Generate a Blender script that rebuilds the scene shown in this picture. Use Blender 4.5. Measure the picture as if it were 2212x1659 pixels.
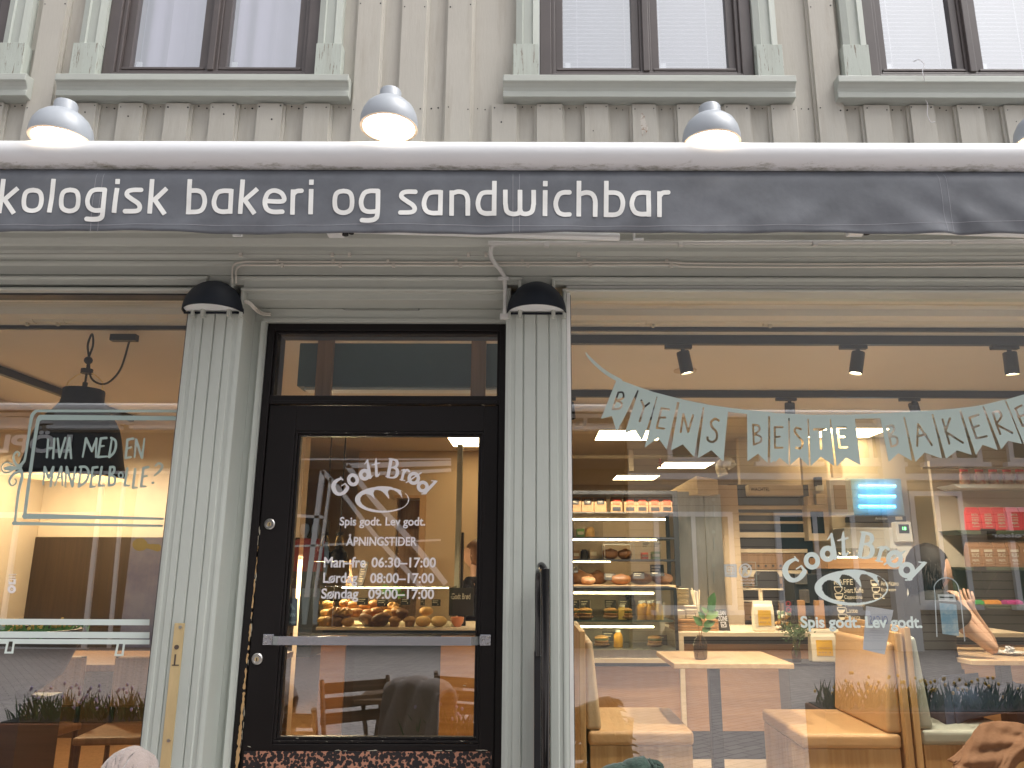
import bpy, bmesh, math, random
import numpy as np
from mathutils import Vector, Matrix

for o in list(bpy.data.objects):
    bpy.data.objects.remove(o, do_unlink=True)
S = bpy.context.scene
C = S.collection
R = math.radians

# ------------------------------------------------------------------ camera
FPX, CX, CY, PITCH, ROLL = 1662.0, 1151.0, 829.5, R(13.26), 0.0025
CAM = Vector((0.0, -3.0, 1.5))
cd = bpy.data.cameras.new('camera')
cam = bpy.data.objects.new('camera', cd)
C.objects.link(cam)
cam.matrix_world = Matrix.Translation(CAM) @ Matrix.Rotation(math.pi / 2 + PITCH, 4, 'X') @ Matrix.Rotation(ROLL, 4, 'Z')
cd.sensor_width = 36.0
cd.lens = 36.0 * FPX / 2212.0
cd.shift_x = -(CX - 1106.0) / 2212.0
cd.clip_start = 0.02
cd.clip_end = 400.0
S.camera = cam

# ------------------------------------------------------------------ sky, sun, exposure
SUN_EL, SUN_AZ = R(62), R(108)
w = bpy.data.worlds.new('World')
S.world = w
w.use_nodes = True
nt = w.node_tree
nt.nodes.clear()
sky = nt.nodes.new('ShaderNodeTexSky')
sky.sky_type = 'NISHITA'
sky.sun_disc = False
sky.sun_elevation = SUN_EL
sky.sun_rotation = SUN_AZ
sky.air_density = 1.0
sky.dust_density = 5.0
hs = nt.nodes.new('ShaderNodeHueSaturation')      # an overcast sky is nearly grey
hs.inputs['Saturation'].default_value = 0.22
bg = nt.nodes.new('ShaderNodeBackground')
bg.inputs['Strength'].default_value = 0.15
wo = nt.nodes.new('ShaderNodeOutputWorld')
nt.links.new(sky.outputs[0], hs.inputs['Color'])
nt.links.new(hs.outputs[0], bg.inputs['Color'])
nt.links.new(bg.outputs[0], wo.inputs['Surface'])
sd = bpy.data.lights.new('sun', 'SUN')
sd.energy = 1.0
sd.angle = R(40)
sd.color = (1.0, 0.97, 0.93)
sun = bpy.data.objects.new('sun', sd)
C.objects.link(sun)
# direction the light travels: from the street side, high up
az = SUN_AZ
sdir = Vector((math.sin(az) * math.cos(SUN_EL), math.cos(az) * math.cos(SUN_EL), math.sin(SUN_EL)))
sun.rotation_euler = sdir.to_track_quat('Z', 'Y').to_euler()
sun.location = (0, -6, 9)
vs = S.view_settings
S.display_settings.display_device = 'sRGB'
vs.view_transform = 'Standard'
vs.look = 'None'
vs.exposure = 0.9
vs.gamma = 1.0
vs.use_curve_mapping = False
S.cycles.max_bounces = 8
S.cycles.diffuse_bounces = 4
S.cycles.glossy_bounces = 4
S.cycles.transmission_bounces = 6
S.cycles.transparent_max_bounces = 24
S.cycles.sample_clamp_indirect = 6.0
S.cycles.caustics_reflective = False
S.cycles.caustics_refractive = False

# ------------------------------------------------------------------ geometry helpers
_sr, _cr = math.sin(ROLL), math.cos(ROLL)
_sp, _cp = math.sin(PITCH), math.cos(PITCH)
def ray(x, y):
    a, b = x - CX, y - CY
    a, b = (a * _cr + b * _sr) / FPX, (-a * _sr + b * _cr) / FPX
    return (a, _cp + b * _sp, _sp - b * _cp)
def P(x, y, Y):                      # survey point of the photo at depth Y
    d = ray(x, y)
    t = (Y - CAM.y) / d[1]
    return Vector((d[0] * t, Y, CAM.z + d[2] * t))
def H(x, y, Z):                      # survey point of the photo on the level Z
    d = ray(x, y)
    t = (Z - CAM.z) / d[2]
    return Vector((d[0] * t, CAM.y + d[1] * t, Z))
def PA(x, y, Y):                     # same as P, for numpy arrays
    a, b = x - CX, y - CY
    a, b = (a * _cr + b * _sr) / FPX, (-a * _sr + b * _cr) / FPX
    dy, dz = _cp + b * _sp, _sp - b * _cp
    t = (Y - CAM.y) / dy
    return a * t, CAM.z + dz * t

def wloc(o):
    v = Vector((0, 0, 0))
    while o is not None:
        v += o.location
        o = o.parent
    return v

def tag(o, label, cat, group=None, kind=None):
    if label: o['label'] = label
    if cat: o['category'] = cat
    if group: o['group'] = group
    if kind: o['kind'] = kind
    return o

def thing(name, label, cat, loc=(0, 0, 0), group=None, rz=0.0):
    o = bpy.data.objects.new(name, None)
    C.objects.link(o)
    o.empty_display_size = 0.05
    o.location = loc
    o.rotation_euler = (0, 0, rz)
    return tag(o, label, cat, group)

def copy_tree(o, parent=None):
    c = o.copy()
    C.objects.link(c)
    c.parent = parent
    for ch in [x for x in KIDS.get(o.name, [])]:
        k = copy_tree(ch, c)
        KIDS.setdefault(c.name, []).append(k)
    return c
KIDS = {}

def link(me, name, parent, mats, smooth=False, bevel=0.0, seg=2, auto=35):
    o = bpy.data.objects.new(name, me)
    C.objects.link(o)
    if parent is not None:
        o.parent = parent
        KIDS.setdefault(parent.name, []).append(o)
    for m in (mats if isinstance(mats, (list, tuple)) else [mats]):
        me.materials.append(m)
    if smooth:
        me.polygons.foreach_set('use_smooth', [True] * len(me.polygons))
        try:
            me.set_sharp_from_angle(angle=R(auto))
        except Exception:
            pass
    if bevel > 0:
        b = o.modifiers.new('bevel', 'BEVEL')
        b.width = bevel
        b.segments = seg
        b.limit_method = 'ANGLE'
        b.angle_limit = R(40)
    return o

class MB:
    def __init__(s):
        s.v, s.f, s.mi, s.cur = [], [], [], 0
    def mat(s, i):
        s.cur = i
        return s
    def face(s, idx):
        s.f.append(tuple(idx)); s.mi.append(s.cur)
    def box(s, x0, x1, y0, y1, z0, z1, M=None):
        n = len(s.v)
        for z in (z0, z1):
            for (x, y) in ((x0, y0), (x1, y0), (x1, y1), (x0, y1)):
                p = Vector((x, y, z))
                s.v.append(M @ p if M else p)
        for q in ((3, 2, 1, 0), (4, 5, 6, 7), (0, 1, 5, 4), (1, 2, 6, 5), (2, 3, 7, 6), (3, 0, 4, 7)):
            s.face([n + i for i in q])
        return s
    def cbox(s, c, d, M=None):
        return s.box(c[0] - d[0] / 2, c[0] + d[0] / 2, c[1] - d[1] / 2, c[1] + d[1] / 2, c[2] - d[2] / 2, c[2] + d[2] / 2, M)
    def hexa(s, pts):                # 8 points: bottom ring 0-3, top ring 4-7
        n = len(s.v)
        s.v += [Vector(p) for p in pts]
        for q in ((3, 2, 1, 0), (4, 5, 6, 7), (0, 1, 5, 4), (1, 2, 6, 5), (2, 3, 7, 6), (3, 0, 4, 7)):
            s.face([n + i for i in q])
        return s
    def prism(s, poly, a0, a1, axis='x'):   # polygon in the two other axes, extruded
        n, k = len(s.v), len(poly)
        for a in (a0, a1):
            for (p, q) in poly:
                s.v.append(Vector((a, p, q)) if axis == 'x' else Vector((p, a, q)) if axis == 'y' else Vector((p, q, a)))
        s.face([n + i for i in range(k)][::-1])
        s.face([n + k + i for i in range(k)])
        for i in range(k):
            j = (i + 1) % k
            s.face((n + i, n + j, n + k + j, n + k + i))
        return s
    def tube(s, pts, r, seg=10, caps=True, close=False):
        pts = [Vector(p) for p in pts]
        rr = r if isinstance(r, (list, tuple)) else [r] * len(pts)
        n = len(s.v)
        up = None
        for i, p in enumerate(pts):
            a = pts[i - 1] if i > 0 else (pts[-1] if close else p)
            b = pts[i + 1] if i < len(pts) - 1 else (pts[0] if close else p)
            t = (b - a)
            t = t.normalized() if t.length > 1e-9 else Vector((0, 0, 1))
            if up is None:
                up = Vector((0, 0, 1)) if abs(t.z) < 0.9 else Vector((0, 1, 0))
            e1 = up - t * up.dot(t)
            if e1.length < 1e-6:
                e1 = t.orthogonal()
            e1.normalize()
            up = e1
            e2 = t.cross(e1)
            for k in range(seg):
                a_ = 2 * math.pi * k / seg
                s.v.append(p + (e1 * math.cos(a_) + e2 * math.sin(a_)) * rr[i])
        m = len(pts)
        for i in range(m if close else m - 1):
            for k in range(seg):
                i2, k2 = (i + 1) % m, (k + 1) % seg
                s.face((n + i * seg + k, n + i * seg + k2, n + i2 * seg + k2, n + i2 * seg + k))
        if caps and not close:
            s.face([n + k for k in range(seg)][::-1])
            s.face([n + (m - 1) * seg + k for k in range(seg)])
        return s
    def lathe(s, prof, c=(0, 0, 0), seg=32, M=None, a0=0.0, a1=2 * math.pi, sx=1.0, sy=1.0):
        full = abs(a1 - a0 - 2 * math.pi) < 1e-6
        n = len(s.v)
        cols = seg if full else seg + 1
        c = Vector(c)
        for (r, z) in prof:
            for k in range(cols):
                a = a0 + (a1 - a0) * k / seg
                p = Vector((r * math.cos(a) * sx, r * math.sin(a) * sy, z))
                s.v.append(c + (M @ p if M else p))
        for i in range(len(prof) - 1):
            for k in range(seg):
                k2 = (k + 1) % cols
                s.face((n + i * cols + k, n + i * cols + k2, n + (i + 1) * cols + k2, n + (i + 1) * cols + k))
        return s
    def disc(s, c, r, seg=24, M=None, flip=False, sx=1.0, sy=1.0):
        n = len(s.v)
        c = Vector(c)
        for k in range(seg):
            a = 2 * math.pi * k / seg
            p = Vector((r * math.cos(a) * sx, r * math.sin(a) * sy, 0))
            s.v.append(c + (M @ p if M else p))
        f = [n + k for k in range(seg)]
        s.face(f[::-1] if flip else f)
        return s
    def ball(s, c, r, seg=14, rings=9, sc=(1, 1, 1), M=None, jit=0.0, rng=random):
        n = len(s.v)
        c = Vector(c)
        for i in range(rings + 1):
            th = math.pi * i / rings
            for k in range(seg):
                a = 2 * math.pi * k / seg
                q = 1 + (rng.uniform(-jit, jit) if 0 < i < rings else 0)
                p = Vector((math.sin(th) * math.cos(a) * sc[0], math.sin(th) * math.sin(a) * sc[1], math.cos(th) * sc[2])) * (r * q)
                s.v.append(c + (M @ p if M else p))
        for i in range(rings):
            for k in range(seg):
                k2 = (k + 1) % seg
                s.face((n + i * seg + k, n + (i + 1) * seg + k, n + (i + 1) * seg + k2, n + i * seg + k2))
        return s
    def build(s, name, mats, parent=None, smooth=False, bevel=0.0, seg=2, auto=35):
        off = wloc(parent) if parent is not None else Vector((0, 0, 0))
        me = bpy.data.meshes.new(name)
        me.from_pydata([tuple(Vector(p) - off) for p in s.v], [], s.f)
        me.polygons.foreach_set('material_index', s.mi)
        me.update()
        return link(me, name, parent, mats, smooth, bevel, seg, auto)

def curve_pts(pts, n=8, close=False):     # Catmull-Rom through the points
    pts = [np.array(p, float) for p in pts]
    out = []
    m = len(pts)
    rng = range(m if close else m - 1)
    for i in rng:
        p1, p2 = pts[i], pts[(i + 1) % m]
        p0 = pts[i - 1] if (i > 0 or close) else p1 * 2 - p2
        p3 = pts[(i + 2) % m] if (i + 2 < m or close) else p2 * 2 - p1
        for k in range(n):
            t = k / n
            out.append(0.5 * ((2 * p1) + (-p0 + p2) * t + (2 * p0 - 5 * p1 + 4 * p2 - p3) * t * t + (-p0 + 3 * p1 - 3 * p2 + p3) * t ** 3))
    if not close:
        out.append(pts[-1])
    return [tuple(p) for p in out]

# ---------------------------------------------------------- flat cut shapes (vinyl, print, lettering)
class Cut:
    """A flat shape cut from sheet: strokes and polygons added or cut out, then meshed."""
    def __init__(s, x0, y0, x1, y1, h):
        s.x0, s.y0, s.h = x0, y0, h
        s.nx, s.ny = int((x1 - x0) / h) + 2, int((y1 - y0) / h) + 2
        s.F = np.full((s.ny, s.nx), 1e6)
        s.X = x0 + np.arange(s.nx) * h
        s.Y = y0 + np.arange(s.ny) * h
        s.rng = np.random.RandomState(5)
    def _win(s, xs, ys, m):
        i0 = max(0, int((min(xs) - m - s.x0) / s.h)); i1 = min(s.nx, int((max(xs) + m - s.x0) / s.h) + 2)
        j0 = max(0, int((min(ys) - m - s.y0) / s.h)); j1 = min(s.ny, int((max(ys) + m - s.y0) / s.h) + 2)
        return i0, i1, j0, j1
    def _put(s, w, D, sub):
        i0, i1, j0, j1 = w
        if i1 <= i0 or j1 <= j0: return
        s.F[j0:j1, i0:i1] = np.maximum(s.F[j0:j1, i0:i1], -D) if sub else np.minimum(s.F[j0:j1, i0:i1], D)
    def stroke(s, pts, r=None, sub=False, n=0, square=False):
        if r is not None: pts = [(p[0], p[1], r) for p in pts]
        if n: pts = curve_pts(pts, n)
        for (a, b) in zip(pts[:-1], pts[1:]):
            m = max(a[2], b[2]) + 3 * s.h
            w = s._win((a[0], b[0]), (a[1], b[1]), m)
            i0, i1, j0, j1 = w
            if i1 <= i0 or j1 <= j0: continue
            X, Y = np.meshgrid(s.X[i0:i1], s.Y[j0:j1])
            dx, dy = b[0] - a[0], b[1] - a[1]
            L2 = dx * dx + dy * dy + 1e-12
            t = ((X - a[0]) * dx + (Y - a[1]) * dy) / L2
            tc = np.clip(t, 0, 1)
            D = np.hypot(X - a[0] - tc * dx, Y - a[1] - tc * dy) - (a[2] + (b[2] - a[2]) * tc)
            s._put(w, D, sub)
        return s
    def poly(s, pts, sub=False, rough=0.0):
        xs, ys = [p[0] for p in pts], [p[1] for p in pts]
        w = s._win(xs, ys, 4 * s.h + rough)
        i0, i1, j0, j1 = w
        if i1 <= i0 or j1 <= j0: return s
        X, Y = np.meshgrid(s.X[i0:i1], s.Y[j0:j1])
        D = np.full(X.shape, 1e6)
        ins = np.zeros(X.shape, bool)
        for (a, b) in zip(pts, list(pts[1:]) + [pts[0]]):
            dx, dy = b[0] - a[0], b[1] - a[1]
            L2 = dx * dx + dy * dy + 1e-12
            t = np.clip(((X - a[0]) * dx + (Y - a[1]) * dy) / L2, 0, 1)
            D = np.minimum(D, np.hypot(X - a[0] - t * dx, Y - a[1] - t * dy))
            if abs(dy) > 1e-12:
                c = ((a[1] > Y) != (b[1] > Y)) & (X < (b[0] - a[0]) * (Y - a[1]) / dy + a[0])
                ins ^= c
        D = np.where(ins, -D, D)
        if rough:
            D = D + s.rng.uniform(-rough, rough, D.shape)
        s._put(w, D, sub)
        return s
    def ellipse(s, c, rx, ry, r, n=40, rot=0.0, sub=False):
        pts = []
        for k in range(n + 1):
            a = 2 * math.pi * k / n
            x, y = rx * math.cos(a), ry * math.sin(a)
            pts.append((c[0] + x * math.cos(rot) - y * math.sin(rot), c[1] + x * math.sin(rot) + y * math.cos(rot), r))
        return s.stroke(pts, sub=sub)
    def mesh(s, name, mat, parent, mapf, run=6):
        F = s.F
        ins = F < 0
        verts, faces, vid = [], [], {}
        def V(key, u, v):
            if key not in vid:
                vid[key] = len(verts); verts.append((u, v))
            return vid[key]
        def corner(j, i):
            return V((j, i), s.X[i], s.Y[j])
        def cross(ja, ia, jb, ib):
            k = (ja, ia, jb, ib) if (ja, ia) < (jb, ib) else (jb, ib, ja, ia)
            ja, ia, jb, ib = k
            t = F[ja, ia] / (F[ja, ia] - F[jb, ib] + 1e-12)
            t = min(0.98, max(0.02, t))
            return V(k, s.X[ia] + (s.X[ib] - s.X[ia]) * t, s.Y[ja] + (s.Y[jb] - s.Y[ja]) * t)
        cnt = ins[:-1, :-1].astype(int) + ins[:-1, 1:] + ins[1:, 1:] + ins[1:, :-1]
        for j in range(s.ny - 1):
            row = cnt[j]
            nz = np.nonzero(row)[0]
            k = 0
            while k < len(nz):
                i = nz[k]
                if row[i] == 4:
                    e = i
                    while k + 1 < len(nz) and nz[k + 1] == e + 1 and row[e + 1] == 4 and e + 1 - i < run:
                        k += 1; e += 1
                    faces.append((corner(j, i), corner(j, e + 1), corner(j + 1, e + 1), corner(j + 1, i)))
                else:
                    cs = ((j, i), (j, i + 1), (j + 1, i + 1), (j + 1, i))
                    poly = []
                    for q in range(4):
                        a, b = cs[q], cs[(q + 1) % 4]
                        if ins[a]: poly.append(corner(*a))
                        if ins[a] != ins[b]: poly.append(cross(*a, *b))
                    if len(poly) >= 3: faces.append(tuple(poly))
                k += 1
        if not verts:
            return None
        A = np.array(verts)
        W = mapf(A[:, 0], A[:, 1])
        off = wloc(parent) if parent is not None else Vector((0, 0, 0))
        W = np.stack(W, 1) - np.array(off)
        me = bpy.data.meshes.new(name)
        me.from_pydata(W.tolist(), [], faces)
        me.update()
        return link(me, name, parent, mat)

def on_plane(Y):
    def f(u, v):
        x, z = PA(u, v, Y)
        return x, np.full_like(x, Y), z
    return f

_tc = {}
def text_geo(s, bold=0.0):
    if (s, bold) in _tc: return _tc[(s, bold)]
    cu = bpy.data.curves.new('lettering', 'FONT')
    cu.body = s
    cu.offset = bold
    cu.resolution_u = 5
    o = bpy.data.objects.new('lettering', cu)
    C.objects.link(o)
    dg = bpy.context.evaluated_depsgraph_get()
    dg.update()
    me = bpy.data.meshes.new_from_object(o.evaluated_get(dg))
    vs_ = np.array([tuple(v.co) for v in me.vertices])
    fs_ = [tuple(p.vertices) for p in me.polygons]
    bpy.data.objects.remove(o, do_unlink=True)
    bpy.data.curves.remove(cu)
    _tc[(s, bold)] = (vs_, fs_)
    return vs_, fs_
def slashed(s, bold):
    """o and O with the stroke of the Norwegian letter laid over them"""
    t = s.replace('ø', 'o').replace('Ø', 'O')
    v, f = text_geo(t, bold)
    v, f = v.copy(), list(f)
    for i, ch in enumerate(s):
        if ch in 'øØ':
            g = text_geo(t[i], bold)[0]
            xr = text_geo(t[:i + 1], bold)[0][:, 0].max()
            wd = g[:, 0].max() - g[:, 0].min()
            y0, y1 = g[:, 1].min(), g[:, 1].max()
            p, q = np.array((xr - wd * 0.98, y0 - 0.02)), np.array((xr - wd * 0.02, y1 + 0.02))
            d = (q - p) / np.linalg.norm(q - p)
            nn = np.array((-d[1], d[0])) * (0.035 + bold * 0.5)
            n0 = len(v)
            v = np.vstack([v] + [np.array([(c[0], c[1], 0.0)]) for c in (p + nn, p - nn, q - nn, q + nn)])
            f.append((n0, n0 + 1, n0 + 2, n0 + 3))
    return v, f
def text_on(name, s, mat, parent, a, b, bold=0.0, flip=False, keep=None):
    """lettering whose bounding box spans corner a (lower left) to b (upper right); both on a vertical plane"""
    v, f = slashed(s, bold) if ('ø' in s or 'Ø' in s) else text_geo(s, bold)
    a, b = Vector(a), Vector(b)
    x0, x1, y0, y1 = v[:, 0].min(), v[:, 0].max(), v[:, 1].min(), v[:, 1].max()
    u = (v[:, 0] - x0) / (x1 - x0)
    if flip: u = 1 - u
    t = (v[:, 1] - y0) / (y1 - y0)
    W = np.stack([a.x + (b.x - a.x) * u, a.y + (b.y - a.y) * u, a.z + (b.z - a.z) * t], 1)
    off = wloc(parent) if parent is not None else Vector((0, 0, 0))
    me = bpy.data.meshes.new(name)
    me.from_pydata((W - np.array(off)).tolist(), [], f)
    me.update()
    return link(me, name, parent, mat)
def text_px(name, s, mat, parent, x0, x1, ytop, ybot, Y, bold=0.0, flip=False):
    return text_on(name, s, mat, parent, P(x0, ybot, Y), P(x1, ytop, Y), bold, flip)
# ------------------------------------------------------------------ materials
def new_mat(name):
    m = bpy.data.materials.new(name)
    m.use_nodes = True
    nt = m.node_tree
    return m, nt, nt.nodes['Principled BSDF']
def mat(name, col, rough=0.6, metal=0.0, var=0.0, scale=8.0, bump=0.0, bscale=60.0, stretch=(1, 1, 1), col2=None, spec=0.5, coat=0.0, thr=None, sheen=0.0):
    m, nt, b = new_mat(name)
    c = (col[0], col[1], col[2], 1)
    b.inputs['Base Color'].default_value = c
    b.inputs['Roughness'].default_value = rough
    b.inputs['Metallic'].default_value = metal
    b.inputs['Specular IOR Level'].default_value = spec
    b.inputs['Coat Weight'].default_value = coat
    b.inputs['Sheen Weight'].default_value = sheen
    if var or col2 or bump:
        tc = nt.nodes.new('ShaderNodeTexCoord')
        mp = nt.nodes.new('ShaderNodeMapping')
        mp.inputs['Scale'].default_value = stretch
        nt.links.new(tc.outputs['Object'], mp.inputs['Vector'])
    if var or col2:
        n = nt.nodes.new('ShaderNodeTexNoise')
        n.inputs['Scale'].default_value = scale
        n.inputs['Detail'].default_value = 6
        n.inputs['Roughness'].default_value = 0.65
        nt.links.new(mp.outputs[0], n.inputs['Vector'])
        r = nt.nodes.new('ShaderNodeValToRGB')
        if col2:
            t = thr or (0.42, 0.62)
            r.color_ramp.elements[0].position, r.color_ramp.elements[1].position = t
            r.color_ramp.elements[0].color = c
            r.color_ramp.elements[1].color = (col2[0], col2[1], col2[2], 1)
        else:
            r.color_ramp.elements[0].position, r.color_ramp.elements[1].position = 0.3, 0.7
            r.color_ramp.elements[0].color = tuple(x * (1 - var) for x in col) + (1,)
            r.color_ramp.elements[1].color = tuple(min(1, x * (1 + var)) for x in col) + (1,)
        nt.links.new(n.outputs['Fac'], r.inputs['Fac'])
        nt.links.new(r.outputs['Color'], b.inputs['Base Color'])
    if bump:
        n2 = nt.nodes.new('ShaderNodeTexNoise')
        n2.inputs['Scale'].default_value = bscale
        n2.inputs['Detail'].default_value = 4
        nt.links.new(mp.outputs[0], n2.inputs['Vector'])
        bp = nt.nodes.new('ShaderNodeBump')
        bp.inputs['Strength'].default_value = bump
        bp.inputs['Distance'].default_value = 0.01
        nt.links.new(n2.outputs['Fac'], bp.inputs['Height'])
        nt.links.new(bp.outputs[0], b.inputs['Normal'])
    return m
def emit(name, col, strength):
    m, nt, b = new_mat(name)
    b.inputs['Base Color'].default_value = (0.8, 0.8, 0.8, 1)
    b.inputs['Emission Color'].default_value = (*col, 1)
    b.inputs['Emission Strength'].default_value = strength
    return m
def glass(name, ior=1.95, tint=(0.93, 0.95, 0.93), wav=0.0, rough=0.0):
    """window glass: clear body with the mirror of its outer face"""
    m = bpy.data.materials.new(name)
    m.use_nodes = True
    nt = m.node_tree
    nt.nodes.clear()
    out = nt.nodes.new('ShaderNodeOutputMaterial')
    tr = nt.nodes.new('ShaderNodeBsdfTransparent')
    tr.inputs[0].default_value = (*tint, 1)
    gl = nt.nodes.new('ShaderNodeBsdfGlossy')
    gl.inputs['Roughness'].default_value = rough
    fr = nt.nodes.new('ShaderNodeFresnel')
    fr.inputs['IOR'].default_value = ior
    mx = nt.nodes.new('ShaderNodeMixShader')
    ge = nt.nodes.new('ShaderNodeNewGeometry')       # the mirror belongs to the outward face only
    fm = nt.nodes.new('ShaderNodeMath'); fm.operation = 'SUBTRACT'; fm.use_clamp = True
    nt.links.new(fr.outputs[0], fm.inputs[0]); nt.links.new(ge.outputs['Backfacing'], fm.inputs[1])
    nt.links.new(fm.outputs[0], mx.inputs[0])
    nt.links.new(tr.outputs[0], mx.inputs[1])
    nt.links.new(gl.outputs[0], mx.inputs[2])
    nt.links.new(mx.outputs[0], out.inputs['Surface'])
    if wav:
        tc = nt.nodes.new('ShaderNodeTexCoord')
        mp = nt.nodes.new('ShaderNodeMapping')
        mp.inputs['Scale'].default_value = (1.6, 1.6, 0.35)
        n = nt.nodes.new('ShaderNodeTexNoise')
        n.inputs['Scale'].default_value = 1.4
        n.inputs['Detail'].default_value = 1
        bp = nt.nodes.new('ShaderNodeBump')
        bp.inputs['Strength'].default_value = wav
        bp.inputs['Distance'].default_value = 0.01
        nt.links.new(tc.outputs['Object'], mp.inputs['Vector'])
        nt.links.new(mp.outputs[0], n.inputs['Vector'])
        nt.links.new(n.outputs['Fac'], bp.inputs['Height'])
        nt.links.new(bp.outputs[0], gl.inputs['Normal'])
    return m
def clear(name, tint=(0.95, 0.97, 0.95)):
    m = bpy.data.materials.new(name)
    m.use_nodes = True
    nt = m.node_tree
    nt.nodes.clear()
    out = nt.nodes.new('ShaderNodeOutputMaterial')
    tr = nt.nodes.new('ShaderNodeBsdfTransparent')
    tr.inputs[0].default_value = (*tint, 1)
    nt.links.new(tr.outputs[0], out.inputs['Surface'])
    return m
def wood(name, c1, c2, axis='z', rough=0.45, scale=3.0, coat=0.0):
    m, nt, b = new_mat(name)
    tc = nt.nodes.new('ShaderNodeTexCoord')
    mp = nt.nodes.new('ShaderNodeMapping')
    st = {'z': (14, 14, 0.7), 'x': (0.7, 14, 14), 'y': (14, 0.7, 14)}[axis]
    mp.inputs['Scale'].default_value = st
    n = nt.nodes.new('ShaderNodeTexNoise')
    n.inputs['Scale'].default_value = scale
    n.inputs['Detail'].default_value = 8
    n.inputs['Distortion'].default_value = 0.6
    r = nt.nodes.new('ShaderNodeValToRGB')
    r.color_ramp.elements[0].position, r.color_ramp.elements[1].position = 0.35, 0.68
    r.color_ramp.elements[0].color = (*c1, 1)
    r.color_ramp.elements[1].color = (*c2, 1)
    nt.links.new(tc.outputs['Object'], mp.inputs['Vector'])
    nt.links.new(mp.outputs[0], n.inputs['Vector'])
    nt.links.new(n.outputs['Fac'], r.inputs['Fac'])
    nt.links.new(r.outputs[0], b.inputs['Base Color'])
    b.inputs['Roughness'].default_value = rough
    b.inputs['Coat Weight'].default_value = coat
    return m
def paint(name, col, chip, amount, rough=0.5, stretch=(6, 6, 1), scale=5.0, stain=None, stain_amt=0.5):
    """painted timber: faint grain, flaked specks of `chip`, optional dull weathering"""
    m, nt, b = new_mat(name)
    tc = nt.nodes.new('ShaderNodeTexCoord')
    mp = nt.nodes.new('ShaderNodeMapping')
    mp.inputs['Scale'].default_value = stretch
    nt.links.new(tc.outputs['Object'], mp.inputs['Vector'])
    def noise(sc, det, src):
        n = nt.nodes.new('ShaderNodeTexNoise')
        n.inputs['Scale'].default_value = sc
        n.inputs['Detail'].default_value = det
        n.inputs['Roughness'].default_value = 0.7
        nt.links.new(src, n.inputs['Vector'])
        return n
    def ramp(n, a, c, ca, cc):
        r = nt.nodes.new('ShaderNodeValToRGB')
        r.color_ramp.elements[0].position, r.color_ramp.elements[1].position = a, c
        r.color_ramp.elements[0].color, r.color_ramp.elements[1].color = ca, cc
        nt.links.new(n.outputs['Fac'], r.inputs['Fac'])
        return r
    v = 0.05
    base = ramp(noise(1.6, 5, tc.outputs['Object']), 0.3, 0.7, tuple(x * (1 - v) for x in col) + (1,), tuple(min(1, x * (1 + v)) for x in col) + (1,))
    last = base.outputs['Color']
    if stain:
        r = ramp(noise(scale * 0.6, 8, mp.outputs[0]), 0.5, 0.8, (0, 0, 0, 1), (stain_amt,) * 3 + (1,))
        mx = nt.nodes.new('ShaderNodeMix'); mx.data_type = 'RGBA'
        nt.links.new(r.outputs['Color'], mx.inputs[0]); nt.links.new(last, mx.inputs[6])
        mx.inputs[7].default_value = (*stain, 1)
        last = mx.outputs[2]
    r = ramp(noise(scale * 3, 6, mp.outputs[0]), 1 - amount, 1 - amount + 0.03, (0, 0, 0, 1), (1, 1, 1, 1))
    mx = nt.nodes.new('ShaderNodeMix'); mx.data_type = 'RGBA'
    nt.links.new(r.outputs['Color'], mx.inputs[0]); nt.links.new(last, mx.inputs[6])
    mx.inputs[7].default_value = (*chip, 1)
    nt.links.new(mx.outputs[2], b.inputs['Base Color'])
    b.inputs['Roughness'].default_value = rough
    b.inputs['Specular IOR Level'].default_value = 0.25 if col[0] < 0.05 else 0.4
    n3 = noise(22, 4, mp.outputs[0])
    bp = nt.nodes.new('ShaderNodeBump')
    bp.inputs['Strength'].default_value = 0.24
    bp.inputs['Distance'].default_value = 0.004
    nt.links.new(n3.outputs['Fac'], bp.inputs['Height'])
    nt.links.new(bp.outputs[0], b.inputs['Normal'])
    return m

M = {}
M['cream'] = paint('cream_board_paint', (0.505, 0.480, 0.425), (0.20, 0.165, 0.135), 0.25, 0.65, (5, 5, 0.6), 5, (0.36, 0.32, 0.26), 0.75)
M['sage'] = paint('sage_trim_paint', (0.47, 0.50, 0.455), (0.30, 0.25, 0.20), 0.26, 0.55, (5, 5, 0.8), 4, (0.40, 0.42, 0.36), 0.5)
M['sage_worn'] = paint('worn_sage_paint', (0.48, 0.52, 0.47), (0.25, 0.22, 0.18), 0.42, 0.65, (11, 11, 0.8), 4, (0.36, 0.36, 0.31), 0.7)
M['sage_x'] = paint('sage_moulding_paint', (0.45, 0.47, 0.43), (0.28, 0.25, 0.22), 0.22, 0.5, (0.8, 6, 6), 4, (0.36, 0.37, 0.33), 0.4)
M['sage_z'] = paint('sage_pillar_paint', (0.47, 0.50, 0.46), (0.30, 0.26, 0.22), 0.23, 0.45, (6, 6, 0.7), 4, (0.40, 0.42, 0.38), 0.4)
M['brown'] = mat('brown_window_paint', (0.105, 0.088, 0.085), 0.4, var=0.12, scale=5)
M['black_door'] = paint('black_door_paint', (0.013, 0.011, 0.011), (0.42, 0.38, 0.30), 0.245, 0.38, (1.2, 5, 1.2), 7)
M['black_bead'] = paint('flaking_bead_paint', (0.014, 0.012, 0.012), (0.5, 0.47, 0.40), 0.37, 0.4, (3, 6, 9), 5)
M['black_bead_v'] = paint('flaking_upright_bead_paint', (0.014, 0.012, 0.012), (0.5, 0.42, 0.30), 0.32, 0.4, (9, 6, 2), 5)
M['bare'] = wood('bare_timber', (0.42, 0.24, 0.09), (0.60, 0.40, 0.20), 'z', 0.7)
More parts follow.
